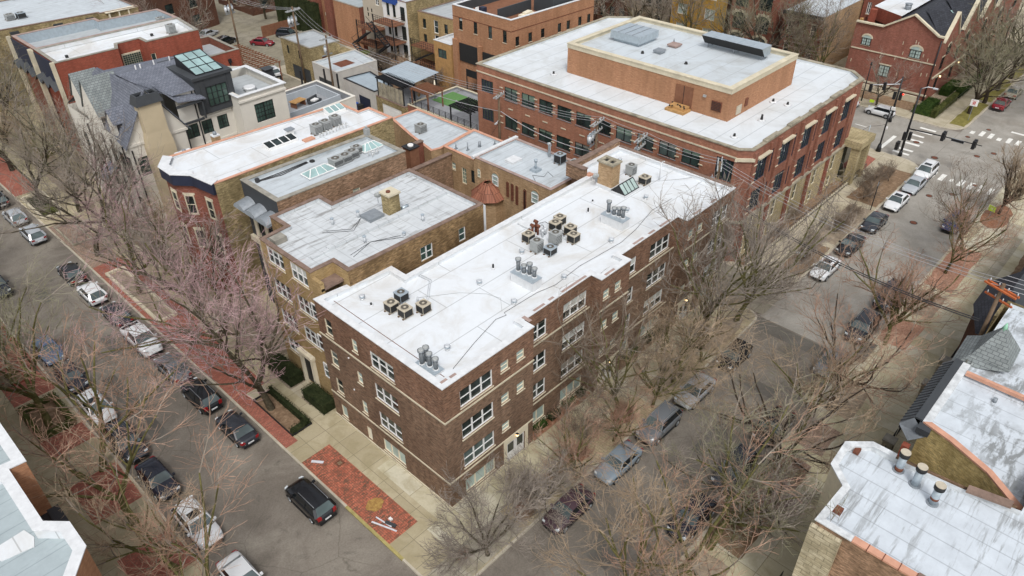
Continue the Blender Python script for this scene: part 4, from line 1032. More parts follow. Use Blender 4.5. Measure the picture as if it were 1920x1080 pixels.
for i, (x, y, h) in enumerate(((4.6,40.3,2.0),(8.3,41.4,2.2))):
    t = thing('chimney', ['squat chimney with white slab cap between the bright white roof and the cream house','slim cream chimney pot behind the bright white roof'][i], 'chimney', (x, y, 9.5))
    m = MB('tan_brick'); m.box(-.5 if i == 0 else -.3, -.4, 0, .5 if i == 0 else .3, .4, h); part('shaft', m, t, local=True)
    m = MB('white_coping'); m.box(-.75 if i == 0 else -.35, -.6 if i == 0 else -.35, h, .75 if i == 0 else .35, .6 if i == 0 else .35, h+.12); m.cyl(0,0,h+.12,h+.4,.18,n=10,mat='grey_metal'); part('cap', m, t, local=True)
lw = building('outbuilding', 'low tan wing with clay coping squeezed behind the bright white roof', 'building', [(4.5,39.6),(13.0,39.2),(13.0,42.4),(4.5,42.6)], 10.2, 9.9, 'tan_brick', 'teal_roof', 'terracotta_coping')

# ---------------------------------------------------------------- cream stucco mansion with slate roofs
H = thing('house', 'large cream stucco house with steep slate roofs and a massive tapered chimney', 'house', (2.6,49,0))
DK = dict(n=2, frame='dark_frame', glass='glass_green', hung=False, grid=(2,3), fw=.06)
m = MB('stucco')
GP = [(2.7,49),(8.8,49),(8.8,50),(14.6,50),(14.6,48),(20.2,48),(20.2,56),(13,64),(2.7,64)]
ops = {0: [((.5,1.5,6.6,8.6),DK),((4.4,5.9,6.2,7.9),DK)], 2: [((.4,1.7,8.3,9.8),DK),((2.1,3.3,8.3,9.8),DK),((3.9,5.1,8.3,9.8),DK)],
       4: [((1.6,3.9,8.5,10.6),dict(n=2, frame='dark_frame', glass='glass_green', hung=False, grid=(3,4), fw=.07))],
       8: [((9.6,10.8,5.6,8.6),DK),((11.6,12.8,4.6,8.6),DK),((13.4,14.4,5.6,8.6),DK),((5,6.2,5,8),DK),((2,3.2,5,8),DK),((9.6,10.8,1,4),DK),((13.2,14.4,1,4),DK)]}
tops = [10.3,10.3,10.3,11.9,11.9,11.9,11.9,10.3,10.3]
for i in range(len(GP)):
    wallface(m, GP[i], GP[(i+1)%len(GP)], -.3, tops[i] if i != 2 else 13.3, [o for o, _ in ops.get(i, [])], 'stucco')
m.face([(2.7,49,10.3),(8.8,49,10.3),(5.75,49,15.0)])
m.box(14.75,48.02,11.4,14.9,55.9,12.0); part('wall', m, H)
for i, L in ops.items():
    for op, st in L: window(H, GP[i], GP[(i+1)%len(GP)], op, st)
m = MB('stucco')   # moulded string courses
m.box(2.6,48.9,9.9,4.3,48.99,10.15); m.box(6.7,48.9,9.9,8.9,48.99,10.15); m.box(8.9,49.9,10.0,14.5,49.99,10.2); m.box(14.5,47.85,11.2,20.3,47.99,11.4); m.box(8.9,49.9,7.2,14.5,49.99,7.4); part('string_course', m, H)
m = MB('white_coping'); m.ring([(14.4,47.8),(20.4,47.8),(20.4,56.2),(14.4,56.2)], [(14.9,48.3),(19.9,48.3),(19.9,55.7),(14.9,55.7)], 11.9, 11.98); part('coping', m, H)
m = MB('grey_roof'); m.face([(14.7,48.1,11.0),(20.1,48.1,11.0),(20.1,55.9,11.0),(14.7,55.9,11.0)]); part('roof_terrace', m, H)
m = MB('slate')
m.face([(8.6,49.7,13.35),(11.0,49.7,13.35),(12.8,56,14.7),(5.7,56,14.7)])
m.face([(8.6,49.7,13.35),(5.7,56,14.7),(5.7,52,14.7),(8.5,50.2,13.3)])
m.face([(14.0,62,13.2),(5.7,60,14.2),(5.7,56,14.7),(14.0,56,14.7)]); m.face([(14.0,62,13.2),(14.0,64.5,10.3),(2.9,64.5,10.3),(5.7,60,14.2)])
m.face([(2.3,48.7,9.9),(5.75,48.7,15.2),(5.75,60.2,14.6),(4.2,66,10.4)][::-1])    # west slope
m.face([(2.3,48.7,9.75),(5.75,48.7,15.05),(5.75,48.75,15.2),(2.3,48.75,9.9)])
m.face([(9.15,48.7,10.0),(5.75,48.7,15.2),(5.75,56,15.0),(9.15,52.5,10.2)])         # east slope of the street gable
m.face([(9.15,48.7,10.0),(9.15,48.7,9.85),(5.75,48.7,15.05),(5.75,48.7,15.2)])
part('roof', m, H)
def gdormer(y, w_, zb, zt, x0, x1, mat='slate'):
    m = MB(mat); m.face([(x0,y-w_,zb),(x0,y,zt),(x1,y,zt),(x1-.3,y-w_,zb)]); m.face([(x0,y,zt),(x0,y+w_,zb),(x1-.3,y+w_,zb),(x1,y,zt)]); o = part('dormer', m, H)
    m = MB('stucco'); m.face([(x0+.15,y-w_+.1,zb),(x0+.15,y+w_-.1,zb),(x0+.15,y,zt-.15)]); m.box(x0+.15,y-w_*.8,zb-1.6,x0+.35,y+w_*.8,zb); part('gable', m, o)
gdormer(57.0, 2.1, 11.4, 14.9, 2.7, 6.2, 'slate_green'); gdormer(61.6, 1.7, 11.4, 14.2, 3.2, 6.0, 'slate_green'); gdormer(52.2, 1.0, 11.6, 13.0, 2.7, 4.9)
# right hand cat slide dormer with open porch
m = MB('slate'); m.face([(8.6,48.9,12.9),(11.6,48.9,12.5),(10.6,52,13.6),(7.6,52,14.2)]); m.face([(8.6,48.9,12.8),(11.6,48.9,12.4),(11.6,48.9,12.5),(8.6,48.9,12.9)]); o = part('dormer', m, H)
m = MB('charcoal_panel'); m.box(11.1,49.0,10.4,11.25,49.2,12.4); m.box(8.4,49.0,12.2,11.3,49.15,12.45); m.box(8.4,49.3,10.2,11.1,49.5,10.4); part('post', m, o)
# dark panelled cube with glass roof
m = MB('charcoal_panel'); m.box(11.0,49.6,10.5,15.2,57,14.2); m.box(10.85,49.45,14.2,15.35,57.1,14.5)
for x in (11.5,12.0,14.6): m.box(x,49.55,10.6,x+.06,49.62,14.1)
cb = part('panelled_cube', m, H)
window(H, (11.0,49.6), (15.2,49.6), (1.1,3.4,11.2,13.3), dict(n=4, frame='black_metal', glass='glass_green', hung=False, grid=(0,3), fw=.05), depth=.02)
m = MB('glass_sky'); m.face([(11.7,50.1,14.55),(14.7,50.1,14.55),(14.7,54.4,15.6),(11.7,54.4,15.6)]); sk_ = part('skylight', m, H)
m = MB('black_metal')
for i in range(4): x = 11.7+i; m.seg((x,50.1,14.58),(x,54.4,15.63),.07,.06); 
for k in range(4): f = k/3; m.seg((11.7,50.1+4.3*f,14.58+1.05*f),(14.7,50.1+4.3*f,14.58+1.05*f),.07,.06)
for x in (11.7,14.7): m.face([(x,50.1,14.5),(x,54.4,15.6),(x,54.4,14.5)])
m.face([(11.7,54.4,14.5),(14.7,54.4,14.5),(14.7,54.4,15.6),(11.7,54.4,15.6)]); part('frame', m, sk_)
# tapered stucco chimney with metal crown
m = MB('chimney_stucco'); B = [(4.2,48.0),(6.9,48.0),(6.9,49.0),(4.2,49.0)]; T = [(4.5,48.1),(6.7,48.1),(6.7,49.3),(4.5,49.3)]
for z0_, z1_, P0, P1 in ((-.3,9.5,B,B),(9.5,11.0,B,T),(11.0,13.9,T,T)):
    for i in range(4): a, c = P0[i], P0[(i+1)%4]; a2, c2 = P1[i], P1[(i+1)%4]; m.face([(a[0],a[1],z0_),(c[0],c[1],z0_),(c2[0],c2[1],z1_),(a2[0],a2[1],z1_)])
ch = part('chimney', m, H)
m = MB('charcoal_panel'); T2 = [(4.25,47.9),(6.95,47.9),(6.95,49.5),(4.25,49.5)]; T3 = [(4.5,48.1),(6.7,48.1),(6.7,49.3),(4.5,49.3)]
for i in range(4): a, c = T2[i], T2[(i+1)%4]; a2, c2 = T3[i], T3[(i+1)%4]; m.face([(a[0],a[1],13.9),(c[0],c[1],13.9),(c2[0],c2[1],14.8),(a2[0],a2[1],14.8)])
m.ring(T3, inset(T3,.15), 14.6, 14.82); m.box(5.55,48.2,14.4,5.7,49.2,14.81); m.face([(p[0],p[1],14.3) for p in T3], 'fan_dark'); part('crown', m, ch)
# down pipes, entrance canopy, roof ventilators
m = MB('black_metal')
for p in (((10.7,49.9),13.2),((8.7,48.9),9.9),((2.9,48.9),9.6)): m.tube([(p[0][0],p[0][1],0),(p[0][0],p[0][1],p[1])], .07, 6)
for y in (50.5,53.2,55.4,59): m.tube([(2.6,y,0),(2.6,y,9.6)], .07, 6)
part('downpipe', m, H)
m = MB('slate'); m.face([(1.0,54.2,5.0),(1.0,56.4,5.0),(2.7,56.4,6.1),(2.7,54.2,6.1)]); m.face([(1.0,54.2,4.85),(1.0,56.4,4.85),(1.0,56.4,5.0),(1.0,54.2,5.0)]); m.seg((1.1,54.3,4.9),(2.6,54.3,3.9),.08,.08,'stucco'); m.seg((1.1,56.3,4.9),(2.6,56.3,3.9),.08,.08,'stucco'); part('canopy', m, H)
m = MB('white_paint')
for x, y in ((8.2,56.2),(8.7,56.2),(10.2,56.3),(11.9,56.2)): m.cyl(x,y,14.5,15.1,.07,n=6)
part('vent_pipe', m, H)
# rear terraces of the mansion
tb = building('outbuilding', 'cream stucco rear wing with sunken roof terrace behind the slate roofed house', 'building', [(20.3,50.0),(31.0,50.6),(31.0,58.8),(20.3,58.5)], 6.5, 5.6, 'stucco', 'carpet_grey', 'stucco', ct=.3, z0=0)
m = MB('grey_siding'); m.ring([(21.5,51.6),(29.8,52.0),(29.8,57.2),(21.5,57.0)], [(21.7,51.8),(29.6,52.2),(29.6,57.0),(21.7,56.8)], 5.6, 6.7); part('screen', m, tb)
t = thing('table', 'slatted wooden table on the sunken roof terrace', 'table', (25.6,55.2,5.6), .2)
m = MB('cedar')
for i in range(8): m.box(-.95+i*.24,-.6,.7,-.75+i*.24,.6,.76)
part('tabletop', m, t, local=True)
m = MB('deck_wood'); m.box(-.8,-.5,0,-.7,.5,.7); m.box(.7,-.5,0,.8,.5,.7); part('base', m, t, local=True)
t = thing('sofa', 'grey outdoor sofa with white cushion on the sunken roof terrace', 'sofa', (27.6,54.6,5.6), .3)
m = MB('charcoal_panel'); m.box(-.9,-.4,.1,.9,.4,.35); m.box(-.9,.3,.35,.9,.45,.75); part('frame', m, t, local=True)
m = MB('white_paint'); m.box(-.5,-.35,.35,.4,.25,.5); part('cushion', m, t, local=True)
for i, (x, y) in enumerate(((26.2,59.3),(28.9,59.0),(31.3,57.3),(31.4,54.6))):
    m = MB('black_metal'); m.box(x-.09,y-.09,5.5,x+.09,y+.09,8.3); single('post', m, ['black post at the back left of the sunken terrace','black post at the back of the sunken terrace','black post at the back corner of the sunken terrace','black post at the alley side of the sunken terrace'][i], 'post', 'black posts round the sunken terrace')
t = thing('fan', 'round white ventilator on the flat roof behind the dark cube', 'ventilator', (17.6,51.0,11.0))
m = MB('white_paint'); m.cyl(0,0,0,.35,.6,n=16); part('base', m, t, local=True); m = MB('light_metal'); m.cyl(0,0,.35,.5,.75,.6,16,'white_coping'); part('hood', m, t, local=True)
t = thing('chimney', 'slim white stucco chimney with dark louvred top by the alley', 'chimney', (27.4,64.6,0))
m = MB('white_paint'); m.box(-.55,-.55,0,.55,.55,6.6); part('shaft', m, t, local=True)
m = MB('charcoal_panel'); m.box(-.65,-.65,6.6,.65,.65,6.8)
for i in range(4): m.box(-.6+.02*i,-.6+.02*i,6.85+.2*i,.6-.02*i,.6-.02*i,6.97+.2*i)
m.box(-.4,-.4,6.8,.4,.4,7.7); m.box(-.7,-.7,7.65,.7,.7,7.72); part('crown', m, t, local=True)
m = MB('old_red_brick'); m.box(28.9,66.5,0,33.2,66.9,3.2); single('wall', m, 'short red brick garden wall behind the slim white chimney', 'wall')

# ---------------------------------------------------------------- red brick double house with parapets
rd = building('row_house', 'smooth red brick house with stepped white coping and a glass block panel', 'house', [(5.0,71.6),(12.2,71.4),(12.9,73.2),(15.6,73.2),(15.6,71.2),(22.4,71.0),(23.2,78.0),(5.2,78.6)], 12.5, 11.9,
    'red_brick', 'white_membrane', 'grey_coping', {2: [], 0: [], 4: [((.15,.75,9.2,11.0),dict(n=1,frame='limestone',glass='glass_dark',hung=False))]}, inner='white_membrane', ct=.35)
m = MB('limestone'); m.box(12.95,73.05,8.0,15.3,73.19,11.2)
for i in range(8):
    for j in range(12): m.box(13.05+i*.28,72.99,8.08+j*.25,13.27+i*.28,73.06,8.27+j*.25,'glass_green')
part('glass_block_panel', m, rd)
rd2 = building('row_house', 'grey roofed twin house with deep parapet left of the smooth red brick house', 'house', [(5.2,78.65),(23.2,78.05),(23.2,84.0),(15.5,84.6),(15.5,86.2),(5.2,86.4)], 12.5, 11.3, 'old_red_brick', 'grey_roof', 'pink_coping', inner='galvanized', ct=.35)
for rr, (ya, yb) in ((rd,(71.9,78.3)),(rd2,(79.0,86.1))):
    m = MB('navy_metal'); m.box(4.9,ya,9.6,4.97,yb,12.4)
    for k in range(3):
        yc = ya+(yb-ya)*(k+.5)/3; m.face([(4.0,yc-.9,9.2),(4.0,yc,10.0),(4.95,yc,10.2),(4.95,yc-.9,9.4)],'charcoal_panel'); m.face([(4.0,yc,10.0),(4.0,yc+.9,9.2),(4.95,yc+.9,9.4),(4.95,yc,10.2)],'charcoal_panel')
    for y in (ya-.2, yb): m.box(4.5,y,0,4.95,y+.25,12.6,'limestone')
    part('front_bay', m, rr)
ac_unit('tall pale air conditioner on the roof of the smooth red brick house', 20.3,74.2,11.92,s=.95,h=1.1,kind=1,group='air conditioners on far left roofs')
ac_unit('air conditioner at the back of the grey roofed twin house', 22.0,81.0,11.32,s=.9,h=.9,kind=1,group='air conditioners on far left roofs')
for i, (x,y,z) in enumerate(((7.3,74.6,11.9),(18.0,75.0,11.9),(13.5,82,11.3))):
    m = MB('fan_dark'); m.box(x-.15,y-.15,z,x+.15,y+.15,z+.3); single('roof_vent', m, ['small dark vent near the front of the smooth red brick roof','small dark vent near the tall unit on the red brick house','small dark vent on the grey twin roof'][i], 'roof vent', 'dark vents on the far left roofs')
rl = building('outbuilding', 'low red brick rear wing with sunken terrace', 'building', [(22.6,71.6),(27.6,71.6),(27.8,80.0),(23.3,80.3)], 8.6, 7.6, 'red_brick', 'grey_roof', 'grey_coping', inner='old_red_brick', ct=.35)
m = MB('black_metal'); m.tube([(25.9,71.5,2),(25.9,71.5,7.6)], .08, 6); m.box(25.7,71.35,7.2,26.1,71.55,7.7); part('downpipe', m, rl)
# far left mossy yellow brick block
tl = building('apartment_building', 'long mossy yellow brick building with white roof at the top left corner', 'apartment building', [(-2,98.0),(19.0,95.4),(19.0,94.8),(24.5,94.2),(24.5,112),(-2,114)], 10.7, 10.4, 'mossy_brick', 'silver_roof_grey', 'dark_coping', inner='silver_roof_grey', ct=.3)
m = MB('charcoal_panel')
for x, s_ in ((7.5,1.1),(13.0,1.2),(17.3,1.0)): m.box(x,97.8-x*.13-.35,8.3,x+s_,98.2-x*.13,10.3)
part('boarded_window', m, tl)
m = MB('cream_paint')
for x in (20.2,21.6,23.0): m.box(x,94.3,7.6,x+.2,94.75,10.6)
m.box(19.8,94.2,10.65,24.6,95.2,10.75); part('porch', m, tl)
ac_unit('pair style cooling unit on the white roof at the top left corner', 9.6,102.5,10.42,s=1.1,h=.8,kind=1,group='air conditioners on far left roofs')
ac_unit('dark cooling unit on the white roof at the top left corner', 11.0,102.2,10.42,s=1.1,h=.8,kind=2,group='air conditioners on far left roofs')
# ---------------------------------------------------------------- middle of the block: tan courtyard buildings
gr = building('house', 'flat pale grey roof with orange clay coping behind the tan courtyard', 'building', [(25.0,29.5),(26.1,29.2),(31.3,29.9),(31.3,38.9),(27.5,39.0),(26.0,33.9)], 8.0, 7.75, 'tan_brick', 'silver_roof_grey', 'terracotta_coping', ct=.24)
ac_unit('single grey air conditioner in the middle of the flat pale grey roof', 27.8, 34.3, 7.76, s=.95, h=.9, kind=1)
gs = building('house', 'small pale roof with clay coping and two vents between larger roofs', 'building', [(25.7,23.4),(30.8,23.4),(30.8,29.1),(25.8,28.4)], 8.6, 8.35, 'tan_brick', 'silver_roof_grey', 'terracotta_coping',
    {3: [((1.1,1.7,6.5,7.3),SM),((2.6,3.3,5.4,7.2),dict(n=1, frame='cream_paint', glass='blind_green', grid=(2,4), hung=False)),((4.0,4.6,6.0,7.4),dict(n=1, frame='dark_frame', glass='glass_dark'))]}, ct=.24)
cr = building('house', 'tan brick hall with arched windows and pale roof in the courtyard', 'building', [(24.9,13.1),(30.8,13.1),(30.8,23.0),(24.9,23.0)], 9.5, 9.25, 'tan_brick', 'silver_roof_grey', 'pink_coping',
    {}, ct=.26)
AR = dict(n=1, frame='white_paint', glass='glass_pale', arch=True, lintel_arch='tan_brick', hung=True)
for y, w_, z, h, st in ((22.5,.4,7.6,.8,dict(AR,frame='cream_paint')),(20.5,.8,7.5,1.0,AR),(18.6,.3,6.9,1.5,dict(AR,frame='rust',glass='rust',hung=False)),(18.0,.3,6.7,1.7,dict(AR,frame='rust',glass='rust',hung=False)),(17.4,.3,6.5,1.9,dict(AR,frame='rust',glass='rust',hung=False)),(16.4,.32,6.0,2.4,dict(AR,frame='rust',glass='glass_dark',hung=False)),(15.4,.85,7.5,1.0,AR)):
    window(cr, (24.9,y), (24.9,y-w_), (0,w_,z,z+h), st, depth=0.02)
m = MB('white_coping'); m.box(24.7,22.8,9.45,31.0,23.15,9.7); part('coping', m, cr, label='white metal coping strip at the left end')
# terracotta turret roof
m = MB('clay_tile'); c_ = (24.6,20.7); N_ = 8; r0, r1 = 1.9, .35
for i in range(N_):
    a0, a1 = 2*math.pi*i/N_+.39, 2*math.pi*(i+1)/N_+.39
    m.face([(c_[0]+r0*math.cos(a0),c_[1]+r0*math.sin(a0),6.4),(c_[0]+r0*math.cos(a1),c_[1]+r0*math.sin(a1),6.4),(c_[0]+r1*math.cos(a1)-.2,c_[1]+r1*math.sin(a1),7.8),(c_[0]+r1*math.cos(a0)-.2,c_[1]+r1*math.sin(a0),7.8)])
tr = part('turret_roof', m, cr)
m = MB('tan_brick'); m.prism([(c_[0]+1.5*math.cos(2*math.pi*i/N_+.39), c_[1]+1.5*math.sin(2*math.pi*i/N_+.39)) for i in range(N_)], -.3, 6.38); part('turret', m, cr)
m = MB('clay_tile')
for i in range(N_):
    a0 = 2*math.pi*i/N_+.39; m.seg((c_[0]+r0*math.cos(a0),c_[1]+r0*math.sin(a0),6.45),(c_[0]+r1*math.cos(a0)-.2,c_[1]+r1*math.sin(a0),7.86),.14,.1)
part('ridge', m, tr)
ac_unit('grey and black air conditioner near the alley edge of the hall roof', 30.0, 16.4, 9.27, s=.85, h=.95, kind=2, group='units on the hall roof')
ac_unit('low wide cooling unit at the alley corner of the hall roof', 30.2, 14.7, 9.27, s=1.1, h=.6, kind=1, group='units on the hall roof')
m = MB('white_coping'); m.box(26.6,19.4,9.26,27.9,20.5,9.5); single('roof_hatch', m, 'low white hatch box on the hall roof', 'roof hatch')
m = MB('galvanized'); m.prism(rect(26.8,16.6,27.6,17.4), 9.26, 9.5); m.cyl(27.2,17.0,9.5,10.3,.1,n=8); m.cyl(27.2,17.0,10.2,10.45,.17,n=8); single('roof_vent', m, 'pointed metal vent with stacked cap on the hall roof', 'roof vent')
m = MB('light_metal'); m.tube([(30.3,18.0,9.25),(30.3,18.0,10.7),(30.1,18.0,10.7)], .14, 8); single('vent_pipe', m, 'white bent duct beside the unit on the hall roof', 'duct')
m = MB('cable'); m.tube([(25.6,15.6,9.28),(26.3,16.6,9.28),(26.8,15.6,9.28),(27.8,16.0,9.28),(27.4,15.0,9.28)], .02, 4); single('cable', m, 'black cable curled on the hall roof', 'cable')
for i, (x,y) in enumerate(((28.6,26.0),(27.2,26.3),(30.0,25.2),(26.6,27.4))):
    m = MB('grey_metal'); m.cyl(x,y,8.35,8.35+(.6 if i != 1 else .9),.06 if i else .14,n=8); m.box(x-.16,y-.1,8.35,x+.16,y+.1,8.47); single('vent_pipe', m, ['hooked grey vent on the small pale roof','thin aerial pole on the small pale roof','vent pipe near the alley on the small pale roof','stub vent at the left of the small pale roof'][i], 'vent pipe', 'vents on the small pale roof')
# courtyard link wing with doors, brown boxed duct tower
m = MB('common_brick_orange'); m.box(17.6,27.15,-.2,25.7,27.5,8.2); m.box(17.5,27.05,8.2,25.7,27.6,8.3,'dark_coping'); single('yard_wall', m, 'old tan brick yard wall running toward the hall, seen past the streaky silver roof', 'wall')
m = MB('old_red_brick'); m.box(17.6,30.9,-.2,25.2,31.2,8.6); m.box(17.5,30.8,8.6,25.2,31.3,8.72,'dark_coping'); single('yard_wall', m, 'red brick yard wall behind the tall brown boxed shaft', 'wall')
patch('courtyard', rect(17.6,13,24.8,31), 'alley_concrete', .01)
m = MB('stained_stone'); m.box(18.0,27.6,3.0,25.0,30.8,6.2); single('yard_deck', m, 'grey raised deck inside the small walled yard', 'deck')
m = MB('deck_wood'); m.box(21.6,28.6,6.2,22.7,29.7,9.6); m.box(21.5,28.5,9.6,22.8,29.8,9.7,'black_metal'); m.cyl(22.1,29.1,9.7,9.9,.3,n=10,mat='white_paint'); single('duct_tower', m, 'tall brown boxed shaft with white cap standing in the courtyard', 'shaft')

# ---------------------------------------------------------------- office building with penthouse
OW = dict(n=2, frame='dark_frame', glass='glass_office', hung=False, blind='blind_green', sill='grey_metal', fw=.06)
OG = dict(n=4, frame='navy_metal', glass='glass_office', hung=False, grid=(0,3), fw=.07)
OP = [(38.5,2.6),(39.4,1.5),(63.2,1.5),(65.0,3.4),(65.0,34.0),(63.0,36.4),(38.5,36.4)]
ys = [(35.7,33.8)]; 
wW = []
L6 = 36.4-2.6
def wy(y_hi, w_, z, h, st): u = 36.4-y_hi; return ((u, u+w_, z, z+h), st)
for (za, h) in ((8.95,1.5),(5.5,1.5),(2.1,1.5)):
    wW.append(wy(35.7,1.9,za,1.5,dict(OG, n=4)))
    for k in range(10): y = 31.95-k*2.63; wW.append(wy(y,2.0,za,h,OW))
wW += [wy(4.6,1.8,8.6,2.2,OG), wy(4.6,1.8,5.2,2.2,OG)]
sS = []
for k in range(5):
    u = 1.0+k*4.65
    for za, h in ((8.3,2.5),(5.1,2.2)): sS.append(((u-.1,u+2.1,za,za+h), OG)); sS.append(((u+2.75,u+3.3,za,za+h), dict(OG,n=1)))
    for za, h in ((2.2,1.9),(.2,1.3)):
        for j in (0,1.1): sS.append(((u-.1+j,u+.7+j,za,za+h), dict(n=1,frame='cream_paint',glass='glass_dark',hung=True)))
sC = [((u,u+2.2,za,za+2.0),OG) for u in (1,5,9,13,17,21,25) for za in (8.4,5.2,1.6)]
off = building('office_building', 'large red brick office building with broad white roof and brick penthouse', 'office building', OP, 12.0, 11.75, 'office_brick', 'office_membrane', 'stained_stone',
    {6: wW, 1: sS, 3: sC}, inner='office_membrane', ct=.32, wallmats={0:'office_brick_red',1:'sandstone_block',2:'sandstone_block',3:'office_brick_red'}, upper=(4.45, {1:'office_brick_red',2:'office_brick_red'}),
    bands=[(11.15,.14,'limestone',.06,(6,)), (4.45,.25,'stained_stone',.22,(0,1,2)), (10.95,.3,'limestone',.2,(0,))], cop_h=.1, cop_out=.08)
# pale quoin blocks and sandstone piers
m = MB('limestone')
for k in range(11):
    y = 32.25-k*2.63
    for z in (10.15,9.35,6.7,5.9): m.box(38.42,y-.05,z,38.499,y+.42,z+.09)
    for z in (7.9,4.4): m.box(38.44,y-1.6,z,38.499,y-.9,z+.11)
part('stone_accent', m, off)
m = MB('office_brick_red'); b2 = MB('limestone'); dp = MB('old_red_brick')
for k in range(6):
    x = 39.75+k*4.65
    if x > 62.5: continue
    m.box(x-.3,1.25,4.8,x+.22,1.49,11.7); dp.box(x-.3,1.25,-.3,x+.22,1.49,4.42)
    for z in (10.5,9.6,8.7,7.0,6.2,5.4): b2.box(x-.3,1.2,z,x+.22,1.248,z+.09)
    if k < 5: m.box(x+2.8,1.3,4.8,x+3.1,1.49,11.7)
for k in range(5):
    x = 40.2+k*4.65; b2.box(x,1.15,10.85,x+2.4,1.49,11.02)
part('brick_pier', m, off); part('stone_trim', b2, off); part('brick_pier', dp, off)
m = MB('sandstone_block'); m.box(62.6,-.3,-.3,63.3,.6,4.5); m.box(65.3,-.3,-.3,66.0,.6,4.5); m.box(62.4,-.5,4.5,66.2,2.9,5.3); m.box(65.3,2.2,-.3,66.0,3.0,4.5); m.box(62.6,.8,0,65.9,2.8,.3); part('entrance_porch', m, off)
m = MB('glass_dark'); m.box(62.9,1.36,.3,65.0,1.44,4.2); part('entrance_glazing', m, off)
# raised coping blocks along the street front
m = MB('stained_stone')
for k in range(5):
    x = 41.5+k*4.65; m.box(x,1.38,12.101,x+2.6,1.86,12.28)
part('coping_block', m, off)
PX0, PX1, PY0, PY1 = 43.9, 57.3, 6.9, 27.3
PP = [(PX0,PY0),(PX1,PY0),(PX1,PY1),(PX0,PY1)]
m = MB('orange_brick')
for i in range(4): wallface(m, PP[i], PP[(i+1)%4], 11.7, 15.0, [], 'orange_brick')
I_ = inset(PP, .4)
for i in range(4): a, c = I_[i], I_[(i+1)%4]; m.face([(c[0],c[1],14.6),(a[0],a[1],14.6),(a[0],a[1],15.0),(c[0],c[1],15.0)], 'limestone')
pw = part('penthouse', m, off)
m = MB('penthouse_membrane'); m.face([(p[0],p[1],14.65) for p in I_]); part('roof', m, pw)
m = MB('limestone'); m.ring(inset(PP,-.1), inset(PP,.5), 15.0, 15.1); m.ring(inset(PP,-.05), inset(PP,.2), 14.55, 14.99); part('coping', m, pw)
m = MB('deck_wood'); m.box(43.8,11.0,11.78,43.89,13.0,14.1); m.box(43.77,11.98,11.8,43.81,12.02,14.1,'fan_dark'); part('double_door', m, pw)
m = MB('rust'); m.box(43.8,7.7,12.5,43.89,8.8,13.5)
for i in range(6): m.box(43.76,7.75,12.6+i*.15,43.8,8.75,12.64+i*.15,'fan_dark')
part('louvre', m, pw)
m = MB('ac_beige'); m.box(45.4,6.8,12.0,46.3,6.89,12.9); part('wall_panel', m, pw)
m = MB('rust'); m.box(47.0,6.8,12.4,47.5,6.89,13.2); part('hatch', m, pw)
m = MB('ac_grey'); m.box(43.7,9.5,13.6,43.89,9.8,13.8); part('floodlight', m, pw)
t = thing('steps', 'small timber step platform below the penthouse double door', 'steps', (43.0,12.0,11.75))
m = MB('cedar'); m.box(-.7,-1.1,0,.7,1.1,.25); m.box(-.3,-.9,.25,.7,.9,.5); part('tread', m, t, local=True)
m = MB('fan_dark'); q = random.Random(3)
for i in range(8): x, y = q.uniform(-.6,.5), -.95+i*.26; m.box(x,y,.5,x+.12,y+.12,.62)
part('paver_foot', m, t, local=True)
t = thing('ventilator', 'large square grey ventilator hood on the penthouse roof', 'ventilator', (50.6,23.2,14.65))
m = MB('galvanized'); m.box(-1.5,-1.7,0,1.5,1.7,.35); part('base', m, t, local=True)
m = MB('galvanized'); m.box(-1.8,-2.0,.35,1.8,2.0,1.15)
for i in (-1,0,1): m.box(-1.8,i*.95-.04,1.15,1.8,i*.95+.04,1.2,'grey_metal')
part('hood', m, t, local=True)
t = thing('ventilator', 'long tilted metal intake hood on the penthouse roof', 'ventilator', (54.2,12.6,14.65))
m = MB('galvanized'); L_ = 3.6
A0 = [(-.9,.5),(.9,.5),(.9,1.35),(-1.0,1.35)]
m.face([(-1.0,-L_,1.45),(1.0,-L_,1.45),(1.0,L_,1.45),(-1.0,L_,1.45)]); m.face([(1.0,-L_,.45),(1.0,L_,.45),(1.0,L_,1.45),(1.0,-L_,1.45)])
for y in (-L_,L_): m.face([(-1.0,y,1.45),(1.0,y,1.45),(1.0,y,.45),(-.2,y,.45)])
m.face([(-.2,-L_,.45),(1.0,-L_,.45),(1.0,L_,.45),(-.2,L_,.45)])
for i in range(1,5): y = -L_+2*L_*i/5; m.box(-1.0,y-.03,1.45,1.0,y+.03,1.5)
part('hood', m, t, local=True)
m = MB('fan_dark'); m.face([(-1.0,-L_,1.42),(-.2,-L_,.45),(-.2,L_,.45),(-1.0,L_,1.42)]); part('intake', m, t, local=True)
m = MB('grey_metal')
for y in (-3.2,0,3.2): m.box(-.1,y-.05,0,0,y+.05,.45); m.box(.8,y-.05,0,.9,y+.05,.45)
part('leg', m, t, local=True)
for i, (x,y,z,s_,h,mt) in enumerate(((48.9,18.6,14.65,.5,.4,'grey_metal'),(51.8,18.6,14.65,.6,.3,'pink_coping'),(47.6,19.9,14.65,.2,.25,'fan_dark'),(47.9,14.6,14.65,.2,.25,'fan_dark'),(52.9,19.4,14.65,.1,.45,'grey_metal'))):
    m = MB(mt)
    if s_ > .3: m.box(x-s_*.8,y-s_*.8,z,x+s_*.8,y+s_*.8,z+h*.5); m.box(x-s_,y-s_,z+h*.5,x+s_,y+s_,z+h)
    else: m.cyl(x,y,z,z+h,s_,s_*.6,10,mt)
    single('roof_vent', m, ['low square grey cap on the penthouse roof','flat pinkish square cap on the penthouse roof','small dark cone vent left of the square grey cap','small dark cone vent toward the front corner of the penthouse','thin pipe behind the pinkish cap'][i], 'roof vent', 'vents on the penthouse roof')
